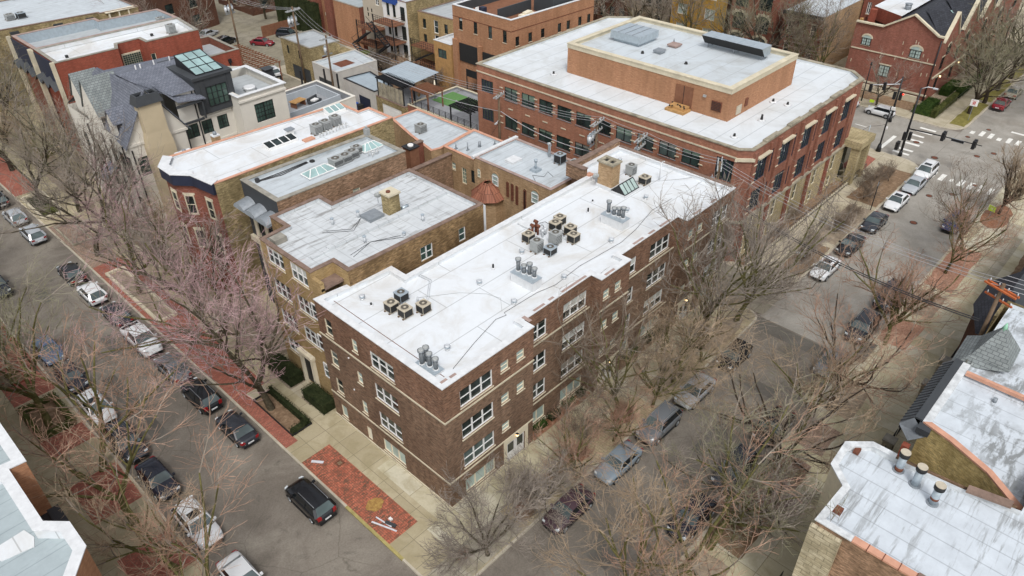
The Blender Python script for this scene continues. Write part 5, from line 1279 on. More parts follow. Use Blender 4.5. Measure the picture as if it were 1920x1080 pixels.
for i, (x,y) in enumerate(((42.4,28.0),(41.3,4.6),(46.5,4.6),(51.7,4.5),(51.5,6.0))):
    m = MB('fan_dark'); m.cyl(x,y,11.75,11.85,.4,.3,12,'white_coping'); m.cyl(x,y,11.85,12.1 if i != 2 else 12.35,.13,.1,10,'fan_dark'); single('roof_vent', m, ['dark drain dome left of the penthouse','dark drain dome near the street corner of the office roof','upright dark pipe on the office roof','dark drain dome right of the penthouse','small hooked vent against the right side of the penthouse'][i], 'roof vent', 'vents on the office roof')
m = MB('black_metal')
for x in [39.6+.5*i for i in range(56)]: m.box(x-.015,-.15,0,x+.015,-.12,1.1)
m.box(39.4,-.155,1.0,67.2,-.115,1.05); m.box(39.4,-.155,.2,67.2,-.115,.25)
single('iron_fence', m, 'low black iron fence along the planted area in front of the office', 'fence')
m = MB('limestone'); m.box(39.4,-.1,-.1,67.0,.12,.28); single('garden_wall', m, 'low pale stone kerb wall in front of the office planting', 'wall')
# ---------------------------------------------------------------- alley garages
def garage(label, P, z, wall, roof, cop, dr=None, **k):
    return building('garage', label, 'garage', P, z, z-.2, wall, roof, cop, {3: dr} if dr else {}, group='garages along the alley', ct=.2, cop_h=.05, **k)
GD_ = lambda u0,u1,h,mat: ((u0,u1,.02,h), dict(door=mat, garage=True, lines=5))
yg = building('garage', 'two storey yellow brick coach house with grey flat roof and dark garage door', 'garage', [(38.9,72.4),(44.0,72.0),(44.6,79.6),(38.9,80.2)], 5.7, 5.5, 'mossy_brick', 'grey_roof', 'grey_coping',
    {3: [((1.4,2.0,3.6,4.9),dict(n=1,frame='dark_frame',glass='glass_dark')),((4.4,5.0,3.4,4.7),dict(n=1,frame='dark_frame',glass='glass_dark')),GD_(2.2,7.0,2.2,'charcoal_panel')],
     0: [((1.8,2.6,2.6,4.0),dict(n=1,frame='rust',glass='rust')),((4.0,4.7,2.6,3.8),dict(n=1,frame='dark_frame',glass='glass_dark'))]}, group='garages along the alley', ct=.2)
garage('long pale concrete garage with dark door and brown patch on its roof', [(38.4,65.4),(45.5,65.2),(46.3,71.6),(38.6,71.8)], 3.9, 'garage_white', 'silver_roof_grey', 'garage_white', [GD_(1.2,5.2,2.1,'charcoal_panel')])
m = MB('rust'); m.box(40.5,67.2,3.71,43.0,69.4,3.73); single('roof_patch', m, 'brown sanded patch on the pale concrete garage roof', 'patch')
garage('garage with pale blue metal roof and white wall beside blue bins', [(38.2,56.6),(41.4,56.4),(42.8,63.4),(38.5,64.0)], 3.4, 'garage_white', 'blue_metal_roof', 'black_metal', [GD_(3.4,6.2,2.0,'navy_metal')])
garage('yellow brick garage with white roller door below the roof pergola', [(38.2,50.2),(44.4,50.2),(44.6,56.2),(38.3,56.4)], 2.9, 'mossy_brick', 'carpet_grey', 'dark_coping', [GD_(1.2,5.4,2.2,'white_paint')])
brk = building('garage', 'long red brick garage with roof garden, artificial turf and black railing', 'garage', [(38.8,36.8),(47.5,36.9),(47.5,50.0),(38.6,50.0)], 3.3, 3.0, 'office_brick_red', 'carpet_grey', 'limestone', group='garages along the alley', ct=.25)
m = MB('green_turf'); m.box(42.3,43.6,3.005,46.2,49.4,3.04); single('turf', m, 'bright green artificial turf on the garage roof garden', 'turf')
m = MB('black_metal')
for k in range(5): m.box(38.75,36.9,3.5+.18*k,38.79,49.9,3.53+.18*k)
for i in range(12): y = 37+i*1.15; m.box(38.74,y-.03,3.3,38.8,y+.03,4.3)
single('railing', m, 'black horizontal bar railing along the alley edge of the roof garden', 'railing')
def pergola(label, x0, y0, x1, y1, z0, z1, mat, n=9, group='pergolas'):
    t = thing('pergola', label, 'pergola', (x0, y0, z0), 0, group)
    for i, (x, y) in enumerate(((x0,y0),(x1,y0),(x0,y1),(x1,y1))):
        m = MB(mat); m.box(x-.07,y-.07,z0,x+.07,y+.07,z1); part('post', m, t)
    m = MB(mat)
    for i in range(n+1): y = y0+(y1-y0)*i/n; m.box(x0-.3,y-.035,z1+.12,x1+.3,y+.035,z1+.26)
    for k in range(6): x = x0+(x1-x0)*k/5; m.box(x-.04,y0-.3,z1,x+.04,y1+.3,z1+.119)
    part('rafter', m, t); return t
pergola('dark timber pergola on the roof garden next to the black railing', 39.4, 38.8, 42.4, 42.4, 3.0, 4.9, 'dark_frame', 10)
pergola('brown timber pergola at the far side of the roof garden', 39.3, 46.6, 41.8, 49.8, 3.0, 5.2, 'deck_wood', 10)
t = pergola('tall black framed pergola with slatted screens above the white roller door', 38.5, 50.6, 40.3, 56.0, 2.95, 5.4, 'black_metal', 16)
m = MB('stained_stone')
for i in range(6): m.box(38.46,50.6+i*.9,3.0,38.5,51.4+i*.9,5.0)
part('screen', m, t)
m = MB('blue_metal_roof'); m.face([(40.2,50.4,5.6),(44.8,50.4,5.9),(44.8,57.2,5.9),(40.2,57.2,5.6)]); m.face([(40.2,50.4,5.5),(40.2,50.4,5.6),(40.2,57.2,5.6),(40.2,57.2,5.5)]); m.box(40.3,50.5,2.9,40.45,50.65,5.55,'black_metal'); m.box(44.2,50.5,2.9,44.35,50.65,5.8,'black_metal'); m.box(40.3,57,2.9,40.45,57.15,5.55,'black_metal'); single('canopy', m, 'wide pale blue metal canopy above the garage roofs', 'canopy')
pergola('dark timber pergola frame above the parking court at the alley end', 30.5, 76.0, 35.6, 87.5, 0, 3.6, 'deck_wood', 14)
t = thing('sofa', 'grey outdoor sofa on the green turf', 'sofa', (43.2,44.6,3.04), 1.2)
m = MB('ac_grey'); m.box(-.9,-.35,0,.9,.35,.35); m.box(-.9,.25,.35,.9,.4,.7); part('frame', m, t, local=True)
t = thing('parasol', 'closed beige parasol on the roof garden', 'parasol', (43.0,50.0-.6,3.04))
m = MB('cream_paint'); m.cyl(0,0,.8,2.5,.22,.06,8); part('canopy', m, t, local=True); m = MB('grey_metal'); m.cyl(0,0,0,.8,.04,n=6); m.cyl(0,0,0,.08,.25,n=8); part('pole', m, t, local=True)
t = thing('planter', 'potted shrub on the garage roof terrace', 'planter', (41.6,51.2,2.72)); m = MB('grey_metal'); m.cyl(0,0,0,.45,.25,.32,10); part('pot', m, t, local=True)
m = MB('dead_plant'); q = random.Random(9)
for i in range(40): a, b_ = q.uniform(0,6.28), q.uniform(0,.3); m.tube([(0,0,.4),(b_*math.cos(a)*1.6,b_*math.sin(a)*1.6,q.uniform(.8,1.3))],.015,3,cap=False)
part('foliage', m, t, local=True)
for i, (x,y,mt) in enumerate(((37.5,61.2,'blue_plastic'),(37.5,60.3,'blue_plastic'),(37.6,59.3,'fan_dark'),(37.4,63.0,'charcoal_panel'))):
    t = thing('wheelie_bin', ['blue bin nearest the white garage wall in the alley','second blue bin beside the first in the alley','black bin at the end of the row of blue bins','dark grey bin by the garage with the navy door'][i], 'bin', (x-.1,y,0), 0, 'bins in the alley')
    m = MB(mt); m.prism([(-.3,-.35),(.3,-.35),(.3,.35),(-.3,.35)],.08,1.0,mt); part('body', m, t, local=True)
    m = MB(mt); m.box(-.34,-.38,1.0,.34,.38,1.08); part('lid', m, t, local=True)
# timber ladder like frame in the yard
t = thing('swing_frame', 'reddish timber A frame leaning in the yard beside the turf', 'frame', (47.6,41.5,0))
m = MB('orange_wood'); m.seg((0,0,0),(1.6,-1.4,4.6),.12,.1); m.seg((1.0,1.0,0),(2.4,-.6,4.6),.12,.1)
for k in range(4): f = .25+k*.18; m.seg((1.6*f,-1.4*f,4.6*f),(1.0+1.4*f,1-1.6*f,4.6*f),.08,.06)
part('timber', m, t, local=True)

# ---------------------------------------------------------------- houses behind the alley
TW = dict(n=1, frame='dark_frame', glass='glass_dark', sill='limestone'); TWW = dict(n=2, frame='white_paint', glass='glass_dark', sill='limestone')
def rows(us, w_, zs, h, st): return [((u,u+w_,z,z+h),st) for u in us for z in zs]
dk = building('brick_house', 'tall orange red brick house with roof deck next to the office roof', 'house', [(50.5,42.3),(66.8,41.6),(66.8,53.4),(50.5,53.4)], 13.1, 11.9, 'orange_brick', 'deck_wood', 'white_coping',
    {3: rows((1.2,4.1,6.9,9.6),.7,(10.0,),1.6,dict(TW,blind='blind')), 0: rows((.8,3.2,5.6,8.9,10.7,13.1,15.0),.7,(9.6,),1.2,TW)}, inner='charcoal_panel', ct=.3,
    bands=[(11.6,.1,'rust',.02,(0,3))])
m = MB('fan_dark'); m.box(50.35,44.0,5.9,50.49,47.6,7.9); m.box(50.35,48.4,5.7,50.49,52.2,8.2); part('loggia', m, dk)
m = MB('orange_brick'); m.box(50.1,47.7,0,50.49,48.3,8.6); m.box(50.1,52.4,0,50.49,53.3,8.6); m.box(50.1,42.3,0,50.49,43.8,8.6); part('brick_pier', m, dk)
m = MB('charcoal_panel'); m.box(59.0,42.6,11.95,64.0,46.0,14.2); m.box(52.5,46.5,11.95,59,46.7,13.3); part('deck_screen', m, dk)
t = thing('sofa', 'covered grey furniture on the roof deck of the orange brick house', 'sofa', (55.4,44.0,11.92),.2); m = MB('cream_paint'); m.prism([(-1.2,-.6),(1.2,-.7),(1.3,.6),(-1.1,.7)],0,.7); m.prism([(-.6,-.3),(.9,-.3),(.9,.4),(-.5,.4)],.7,.95); part('cover', m, t, local=True)
t = thing('chair', 'white and navy chairs at the back of the roof deck', 'chair', (52.6,50.4,11.92)); m = MB('white_paint'); m.box(-.3,-.3,.3,.3,.3,.42); m.box(-.3,.25,.42,.3,.32,.9); part('seat', m, t, local=True); m = MB('navy_metal'); m.box(.5,-.4,0,1.2,.4,.8); m.box(-.28,-.28,0,-.2,-.2,.3); m.box(.2,.2,0,.28,.28,.3); part('frame', m, t, local=True)
m = MB('black_metal')
for z_ in (0,): 
    for k in range(9): m.box(48.3,46.6-.35*k,1.0+.45*k,49.6,46.9-.35*k,1.06+.45*k)
m.box(48.0,44.0,5.0,50.1,48.5,5.1); m.box(48.0,44.0,5.1,48.05,48.5,6.0)
for y in (44,48.4): m.box(48.0,y,0,48.1,y+.1,5.1)
m.seg((48.3,46.9,1.8),(48.3,43.7,5.9),.06,.06); single('fire_stairs', m, 'black steel stairs behind the orange brick house', 'stairs', 'black rear stairs')
bx = building('house', 'small cedar clad rear annex with white roof', 'house', [(50.0,53.6),(58.0,53.6),(58.0,57.2),(50.0,57.2)], 7.6, 7.4, 'cedar', 'white_membrane', 'white_coping', {3: [((.8,2.6,5.3,6.6),dict(n=2,frame='charcoal_panel',glass='glass_green'))]}, ct=.15)
bx2 = building('brick_house', 'tan brick two flat house with flat grey roof behind the black stairs', 'house', [(54.6,57.6),(66,57.2),(66,65.4),(54.2,65.4)], 9.2, 8.9, 'tan_brick', 'grey_roof', 'dark_coping',
    {3: rows((3.4,),.9,(1.6,4.4,6.6),1.9,dict(TW,frame='white_paint'))+rows((1.0,5.6),.7,(4.6,6.9),1.4,TW)}, wallmats={3:'yellow_brick',0:'common_brick'}, ct=.25)
wbl = building('brick_house', 'white painted rear facade house with blue tarp on its roof edge', 'house', [(52.6,66.0),(70,66.0),(70,71.8),(52.6,71.8)], 10.6, 10.3, 'common_brick', 'silver_roof_grey', 'dark_coping',
    {3: rows((.9,2.4),.7,(7.9,5.0,2.2),1.9,TW)+rows((4.2,),1.1,(7.7,4.8,2.0),2.1,dict(TW,n=2))}, wallmats={3:'white_paint',0:'mossy_brick'}, ct=.2)
m = MB('blue_tarp'); m.box(52.4,68.0,10.2,53.4,71.9,10.75); m.box(52.35,68.3,9.9,52.5,71.5,10.3); part('tarp', m, wbl)
gs2 = building('house', 'beige and grey sided house next to the blue tarp', 'house', [(53.8,72.2),(70,72.2),(70,78.6),(53.8,78.6)], 10.3, 10.1, 'grey_siding', 'silver_roof_grey', 'grey_coping',
    {3: rows((3.4,5.0),.9,(8.4,),.9,TWW)+rows((1.0,2.0),.35,(6.2,7.0),.6,TW)}, wallmats={3:'beige_siding'}, ct=.15)
sm_ = building('brick_house', 'low orange brick flat roofed house left of the grey sided house', 'house', [(53.5,79.4),(64,79.4),(64,86.6),(53.5,86.6)], 7.2, 7.0, 'orange_brick', 'teal_roof', 'grey_coping', {0: rows((2.6,),1.0,(4.6,),1.4,TW), 3: []}, ct=.2, wallmats={0:'old_red_brick'})
ap = building('apartment_building', 'tall orange brick walk up with projecting bays at the top edge', 'apartment building', [(55.5,87.6),(59,87.6),(59,86.9),(75,87),(75,103),(55.5,103)], 13.5, 13.2, 'orange_brick', 'teal_roof', 'grey_coping',
    {5: rows((1.5,6.2,11.0),1.1,(1.2,4.2,7.2,10.2),1.6,TW), 0: rows((1.2,),1.1,(1.2,4.2,7.2,10.2),1.6,TW)}, ct=.25)
m = MB('old_red_brick')
for y in (89.5,94.2,99): m.box(54.3,y-1.0,0,55.49,y+1.0,13.2)
part('bay', m, ap)
m = MB('ac_beige')
for y in (91.8,96.6):
    for z in (3.2,6.2,9.2): m.box(55.3,y-.5,z,55.49,y+.5,z+.5)
part('panel', m, ap)
ap2 = building('apartment_building', 'brown brick flats beyond the parking court', 'apartment building', [(52,112),(80,112),(80,125),(52,125)], 9.5, 9.2, 'dark_brick', 'teal_roof', 'grey_coping', {0: rows((2,6,10),1.6,(1.2,4.2),1.7,TW), 3: rows((2,6),1.6,(1.2,4.2),1.7,TW)}, ct=.25)
ap3 = building('apartment_building', 'brown brick building left of the parking court at the top edge', 'apartment building', [(27,108),(45,112),(45,125),(27,125)], 9.5, 9.2, 'dark_brick', 'teal_roof', 'grey_coping', {0: rows((3,8,13),1.6,(1.2,4.2),1.7,TW)}, ct=.25)
for i, pts in enumerate((rect(43.4,80.5,43.6,95.0),)):
    m = MB('deck_wood'); m.box(46.2,99.0,0,54.0,99.15,1.9); single('wooden_fence', m, 'dark board fence at the end of the parking court', 'fence')
# rear porches and fire stairs of the white and tan houses
def porch(label, x, y0, y1, levels, mat='deck_wood'):
    t = thing('rear_porch', label, 'porch', (x, y0, 0), 0, 'black rear porches and stairs')
    for z in levels:
        m = MB(mat); m.box(x-2.4, y0, z-.14, x, y1, z); part('deck', m, t)
        m = MB('black_metal')
        for k in (.35,.7,1.0): m.box(x-2.42,y0,z+k,x-2.38,y1,z+k+.04); m.box(x-2.4,y0-.02,z+k,x,y0+.02,z+k+.04)
        for i in range(int((y1-y0)/.5)+1): yy = y0+i*.5; m.box(x-2.42,yy-.015,z,x-2.38,yy+.015,z+1)
        part('railing', m, t)
    m = MB('black_metal')
    for y in (y0+.05,y1-.05): m.box(x-2.4,y-.06,0,x-2.28,y+.06,levels[-1]+1)
    part('post', m, t)
    m = MB('black_metal'); zz = [0]+list(levels)
    for j in range(len(levels)):
        za, zb = zz[j], zz[j+1]; ya, yb = (y1, y0+.6) if j % 2 else (y0+.6, y1)
        for w_ in (2.7,3.6): m.seg((x-w_,ya,za),(x-w_,yb,zb),.06,.22)
        n_ = 10
        for i in range(n_): f = (i+.5)/n_; m.box(x-3.6,ya+(yb-ya)*f-.12,za+(zb-za)*f-.02,x-2.7,ya+(yb-ya)*f+.12,za+(zb-za)*f+.03)
        m.seg((x-3.6,ya,za+.95),(x-3.6,yb,zb+.95),.05,.05)
    part('stairs', m, t); return t
porch('black rear porch with stairs against the white painted facade', 52.5, 66.6, 71.4, (2.0,4.7,7.5))
porch('black rear porch with stairs against the tan brick two flat', 54.1, 58.6, 64.6, (2.2,4.9))
porch('black rear porch with stairs left of the white painted facade', 53.7, 72.8, 77.6, (2.6,5.2))
m = MB('mossy_brick'); m.box(44.5,73.0,0,47.2,76.0,3.2); m.box(46.6,71.6,2.6,49.4,73.4,2.7,'moss_ivy'); single('garden_shed', m, 'small yellow shed behind the yellow coach house', 'shed')
# dark overgrown back yards
for i, (x0,y0,x1,y1) in enumerate(((45.6,54.4,52,64.8),(46.5,65,51.5,78),(47.6,36.9,50.4,53.4))): patch('back_yard', rect(x0,y0,x1,y1), 'mulch', .004)

# ---------------------------------------------------------------- row beyond the crossing street
tud_w = [(94,2.5),(94,14.6)]
T_ = thing('brick_house', 'dark red brick house row with stone gables and slate roof at the street corner', 'house', (94,2.5,0))
m = MB('tudor_brick')
# west gable wall with sloped top
prof = [(14.6,8.9),(10.7,8.9),(7.0,11.2),(3.2,9.0),(2.5,9.0)]
m.face([(94,14.6,-.3),(94,2.5,-.3)]+[(94,y,z) for y, z in prof[::-1]])
ops0 = [((2+k*6.2,3.4+k*6.2,z,z+1.9),dict(n=2,frame='dark_frame',glass='glass_dark',grid=(2,3),hung=False,lintel='limestone')) for k in range(6) for z in (1.0,3.9)]
wallface(m, (94,2.5), (134,2.5), -.3, 8.2, [o for o,_ in ops0], 'tudor_brick')
for k in range(5):
    x = 94.6+k*7.8; m.face([(x,2.49,8.2),(x+5.6,2.49,8.2),(x+2.8,2.49,11.6)]); m.face([(x,2.7,8.2),(x+2.8,2.7,11.6),(x+5.6,2.7,8.2)]); m.face([(x,2.49,8.2),(x+2.8,2.49,11.6),(x+2.8,2.7,11.6),(x,2.7,8.2)])
wallface(m, (134,14.6), (94,14.6), -.3, 8.9, [], 'tudor_brick'); part('wall', m, T_)
for op, st in ops0: window(T_, (94,2.5), (134,2.5), op, st)
for y, z, w_, h, st in ((13.2,5.9,1.3,1.0,dict(n=2,frame='dark_frame',glass='glass_pale',arch=True,grid=(2,2),hung=False,sill='limestone')),(6.3,5.6,1.5,1.1,dict(n=2,frame='dark_frame',glass='glass_pale',arch=True,grid=(2,2),hung=False,sill='limestone')),
                        (9.8,2.1,1.5,1.6,dict(n=2,frame='dark_frame',glass='glass_pale',grid=(2,3),hung=False,lintel='limestone'))):
    window(T_, (94,y), (94,y-w_), (0,w_,z,z+h), st, depth=.03)
for k in range(5): window(T_, (95.0+k*7.8+2,2.45), (95+k*7.8+3.6,2.45), (0,1.2,6.0,7.1), dict(n=2,frame='dark_frame',glass='glass_dark',arch=True,hung=False), depth=.02)
m = MB('limestone')
for (ya,za),(yb,zb) in zip(prof[:-1],prof[1:]): m.seg((93.95,ya,za+.1),(93.95,yb,zb+.1),.5,.2)
m.box(93.9,2.5,5.2,93.99,14.5,5.35); m.box(93.85,2.45,.7,93.99,14.5,.95)
for k in range(5):
    x = 94.6+k*7.8; m.seg((x-.1,2.55,8.2),(x+2.8,2.55,11.75),.5,.18); m.seg((x+2.8,2.55,11.75),(x+5.7,2.55,8.2),.5,.18)
m.box(94,2.35,3.3,134,2.49,3.5); q = random.Random(8)
for i in range(14): y, z = q.uniform(3,14), q.uniform(2,7.6); m.box(93.96,y,z,93.99,y+.08,z+.45)
part('stone_coping', m, T_)
m = MB('slate_dark'); m.face([(94.3,7.0,11.1),(134,7.0,11.1),(134,3.0,8.6),(94.3,3.0,8.6)]); m.face([(94.3,7.0,11.1),(94.3,10.0,9.5),(134,10.0,9.5),(134,7.0,11.1)])
for k in range(5):
    x = 97.4+k*7.8; m.face([(x-2.9,2.7,8.2),(x,2.7,11.5),(x,6.8,11.4)]); m.face([(x+2.9,2.7,8.2),(x,6.8,11.4),(x,2.7,11.5)])
part('roof', m, T_)
m = MB('white_membrane'); m.face([(95.6,9.2,10.3),(134,9.2,10.3),(134,14.2,10.2),(98.5,14.2,10.2)]); rf_ = part('flat_roof', m, T_)
m = MB('red_brick'); m.face([(95.6,9.2,8.4),(98.5,14.2,8.4),(98.5,14.2,10.2),(95.6,9.2,10.3)]); m.box(96.5,13.2,8.3,97.3,14.0,10.2); m.box(94.4,14.0,8.3,94.8,14.4,9.3,'cedar'); part('penthouse_wall', m, T_)
m = MB('deck_wood'); m.face([(94.3,10.9,8.4),(98.4,14.3,8.4),(94.3,14.3,8.4)]); part('deck', m, T_)
m = MB('grey_metal'); m.cyl(99.6,9.9,10.3,11.0,.45,n=12); m.cyl(99.6,9.9,11.0,11.1,.52,n=12); part('roof_vent', m, T_)
for i in range(4): x = 98.6+i*5; m = MB('glass_sky'); m.box(x,4.6,9.75,x+.9,5.3,9.85); m.face([(x,4.4,9.55),(x+1,4.4,9.55),(x+1,5.3,10.12),(x,5.3,10.12)]); part('rooflight', m, T_)
m = MB('black_metal'); m.tube([(93.9,2.7,0),(93.9,2.7,8.6)],.09,6); part('downpipe', m, T_)
for x in (96.8,104.6): m = MB('lamp_glow'); m.cyl(x,2.2,2.9,3.15,.1,n=8,mat='lamp_glow'); m.box(x-.1,2.1,3.15,x+.1,2.49,3.2,'black_metal'); part('lantern', m, T_)
m = MB('limestone'); m.box(92.6,3.3,-.2,92.8,18,.9); single('garden_wall', m, 'pale stone garden wall at the foot of the dark red brick corner house', 'wall')
m = MB('black_metal')
for i in range(58): y = -4.5+i*.0; 
for x in [89.0+.45*i for i in range(90)]: m.box(x-.012,-.96,0,x+.012,-.94,.9)
m.box(89,-.97,.85,130,-.93,.88); single('iron_fence', m, 'thin black iron fence along the hedged front gardens at the far corner', 'fence')
# far row facades
RW = dict(n=1, frame='cream_paint', glass='glass_dark', sill='limestone', lintel='limestone')
r1 = building('brick_house', 'red brick house with white roof and bare tan side wall, partly hidden by a tree', 'house', [(92.6,18.7),(112,18.7),(112,25.0),(92.6,25.0)], 8.9, 8.7, 'old_red_brick', 'silver_roof_grey', None, {3: rows((.8,2.6,4.5),.9,(5.6,2.4),1.9,RW)}, wallmats={0:'tan_brick'}, ct=.1)
m = MB('fan_dark'); m.box(92.1,18.6,8.5,92.6,25.1,8.95); part('cornice', m, r1)
r1b = building('brick_house', 'narrow pink brick house with tall windows behind the tan side wall', 'house', [(106,15.4),(122,15.4),(122,18.5),(106,18.5)], 9.8, 9.5, 'old_red_brick', 'silver_roof_grey', 'white_coping', {3: rows((.7,),.6,(6.8,),1.8,TWW), 0: rows((2,4),.8,(6.8,),1.5,TWW)}, ct=.15)
r2 = building('brick_house', 'ornate red brick house with striped stone arches', 'house', [(92.6,26.2),(112,26.2),(112,34.0),(92.6,34.0)], 11.5, 11.2, 'old_red_brick', 'silver_roof_grey', 'dark_coping', {3: [((u,u+2.2,z,z+1.9),dict(n=2,frame='dark_frame',glass='glass_dark',hung=False,arch=True,lintel_arch='limestone')) for u in (.6,4.6) for z in (1.4,4.6,8.0)]}, ct=.2)
m = MB('limestone')
for z in (3.6,6.9,10.2):
    for u in (.6,4.6):
        for k in range(5): a = math.pi*(k+.5)/5; y = 34.0-(u+1.1)+1.35*math.cos(a); m.box(92.5,y-.12,z+.75*math.sin(a)-.3,92.55,y+.12,z+.75*math.sin(a)+.05)
part('arch_stone', m, r2)
r3 = building('apartment_building', 'ochre yellow brick apartment house with white paired windows', 'apartment building', [(93.5,35.2),(112,35.2),(112,45.5),(93.5,45.5)], 13.5, 13.2, 'ochre_brick', 'silver_roof_grey', 'dark_coping', {3: rows((1.2,6.4),1.9,(1.4,4.6,7.8,10.6),1.7,dict(n=2,frame='white_paint',glass='glass_pale',sill='limestone'))}, ct=.2, wallmats={0:'dark_brick'},
    bands=[(9.9,.25,'stained_stone',.1,(3,))])
lbl = ['grey brown stone fronted house with arched porch, next to the ochre apartment house','dark brown brick house with tall narrow windows in the far row','brown brick house behind the bushy bare trees in the far row','dark red brick house at the back of the far row','brown stone house far along the row, near the orange brick deck house']
for i in range(5):
    y0 = 46.2+i*7.6
    building('row_house', lbl[i], 'house', [(93,y0),(110,y0),(110,y0+7.2),(93,y0+7.2)], 12.0+.4*(i%2), 11.8, ['stained_stone','dark_brick','dark_brick','old_red_brick','stained_stone'][i], 'silver_roof_grey', 'dark_coping',
        {3: rows((.8,2.9,5.0),1.1,(1.4,4.6,7.8),1.9,dict(TW,arch=(i%2==0),lintel_arch='limestone'))}, ct=.2, group='houses of the far row')
# ---------------------------------------------------------------- right side of the picture: buildings seen steeply from above
FR = [(6.7,-27.5),(6.7,-24.5),(6.7,-21.5),(6.7,-20.1)]
FP = [(6.7,-30),(24,-30),(24,-27.6),(14.4,-27.2),(13.9,-24.8),(13.6,-21.5),(13.6,-20.2),(12.6,-19.1),(10.6,-19.2),(9.6,-20.3),(6.7,-20.2)]
fr = building('apartment_building', 'stone and red brick building at the lower right with white streaked roof and angled bay', 'apartment building', FP, 10.6, 10.25, 'common_brick_orange', 'silver_roof_streaked', None,
    {}, wallmats={6:'limestone',7:'limestone',8:'limestone',9:'sandstone_block',10:'common_brick_orange'}, inner='worn_white', ct=.25)
m = MB('worn_white')
J = [(6.7,-21.6),(13.6,-21.5),(13.6,-20.2),(12.6,-19.1),(10.6,-19.2),(9.6,-20.3),(6.7,-20.2)]
O_, I_ = inset(FP, -.06), inset(FP, .3)
for i in (5,6,7,8,9):
    a, b_, c, d = O_[i], O_[i+1], I_[i+1], I_[i]; m.prism([a,b_,c,d], 10.602, 10.68)
m.prism([(6.62,-22.0),(7.0,-22.0),(7.0,-20.55),(6.62,-20.12)], 10.602, 10.68)
part('coping', m, fr, label='white metal coping round the bay')
m = MB('terracotta_coping'); m.box(6.6,-25.0,10.602,7.0,-22.0,10.72)
for k in range(4): m.box(6.58,-25.0+k*.75,10.6,7.02,-24.96+k*.75,10.73,'rust')
part('clay_coping', m, fr)
m = MB('dark_coping'); m.box(6.6,-30,10.602,7.1,-25.0,10.72); m.prism([(14.45,-27.0),(14.0,-25.0),(13.5,-25.0),(13.95,-27.0)],10.602,10.75); part('coping', m, fr)
m = MB('sandstone_light'); m.box(6.45,-21.6,-.3,6.69,-20.05,10.3)
part('stone_return', m, fr)
m = MB('rust'); m.box(8.0,-20.9,10.26,8.4,-20.5,10.5); m.box(12.5,-19.9,10.26,12.9,-19.6,10.5); part('roof_scupper', m, fr)
for i, (x,y) in enumerate(((13.0,-21.9),(12.6,-22.9),(12.0,-24.0))):
    t = thing('vent_stack', ['tall white flue with black band nearest the bay at the lower right','middle tall white flue with black band on the lower right roof','rust stained white flue farthest from the bay on the lower right roof'][i], 'vent stack', (x,y,10.25), 0, 'three tall white flues')
    m = MB('galvanized'); m.cyl(0,0,0,1.15,.2,n=16,mat='galvanized')
    if i != 1: m.cyl(0,0,0 if i == 0 else .35,.3 if i == 0 else .5,.206,n=16,mat='rust')
    m.cyl(0,0,0,.06,.3,n=16,mat='grey_metal'); part('pipe', m, t, local=True)
    m = MB('fan_dark'); m.cyl(0,0,1.12,1.4,.27,n=18,mat='fan_dark'); m.cyl(0,0,1.4,1.43,.26,n=18,mat='ac_beige'); part('cap', m, t, local=True)
# second building, slate mansard edge and turret
SP = [(14.8,-30),(34,-30),(34,-21.6),(17.9,-21.6),(17.4,-23.2),(16.4,-25.4),(14.8,-27.4)]
sb = building('apartment_building', 'mossy yellow brick building with slate turret, worn white roof and orange clay coping', 'apartment building', SP, 9.9, 9.6, 'mossy_brick', 'silver_roof_worn', None, inner='white_membrane', ct=.3, wallmats={3:'mossy_brick_brightened',4:'mossy_brick_brightened',5:'mossy_brick_brightened'})
m = MB('terracotta_coping'); O_, I_ = inset(SP, -.05), inset(SP, .33)
for i in (3,4,5): m.prism([O_[i],O_[i+1],I_[i+1],I_[i]], 9.902, 10.02)
m.box(23.9,-29.0,9.8,24.15,-21.96,10.05)
part('clay_coping', m, sb)
m = MB('flue_metal')
m.face([(17.6,-20.45,9.3),(24.9,-20.45,9.3),(24.9,-21.05,9.95),(17.9,-21.05,9.95)]); m.face([(17.6,-20.45,9.3),(17.9,-21.05,9.95),(17.4,-22.0,9.4),(16.9,-21.3,9.0)]); m.box(17.6,-21.5,9.0,24.9,-20.5,9.28,'charcoal_panel')
for i in range(20): x = 17.9+7.0*i/20; m.seg((x,-20.43,9.33),(x,-21.02,9.98),.05,.05,'charcoal_panel')
part('mansard', m, sb)
m = MB('charcoal_panel'); m.box(17.9,-21.5,9.95,24.9,-21.05,10.06); m.box(17.3,-22.1,9.5,17.9,-21.4,9.9); part('gutter', m, sb)
m = MB('worn_white'); m.box(17.9,-21.93,9.9,24.9,-21.505,10.0); part('coping', m, sb, label='worn white coping strip beside the gutter')
m = MB('red_brick'); m.box(16.9,-21.5,-.3,17.3,-21.1,8.5); part('brick_pier', m, sb)
m = MB('slate_green'); B = [(25.0,-20.8),(28.9,-20.7),(28.6,-23.8),(25.75,-23.9)]; ap_ = (27.0,-22.6,12.3); BZ = [9.3,9.3,10.0,10.0]; B2 = [(25.75,-21.6),(28.3,-21.5),(28.5,-23.8),(25.75,-23.9)]
for i in range(4):
    a, c = B[i], B[(i+1)%4]; a2, c2 = B2[i], B2[(i+1)%4]
    if i in (0, 3): m.face([(a[0],a[1],BZ[i]),(c[0],c[1],BZ[(i+1)%4]),(c2[0],c2[1],10.1),(a2[0],a2[1],10.1)])
    m.face([(a2[0],a2[1],10.1),(c2[0],c2[1],10.1),ap_])
tu = part('turret_roof', m, sb)
m = MB('copper_green'); m.cyl(27.0,-22.6,11.95,12.5,.2,.03,8,'copper_green'); part('finial', m, tu)
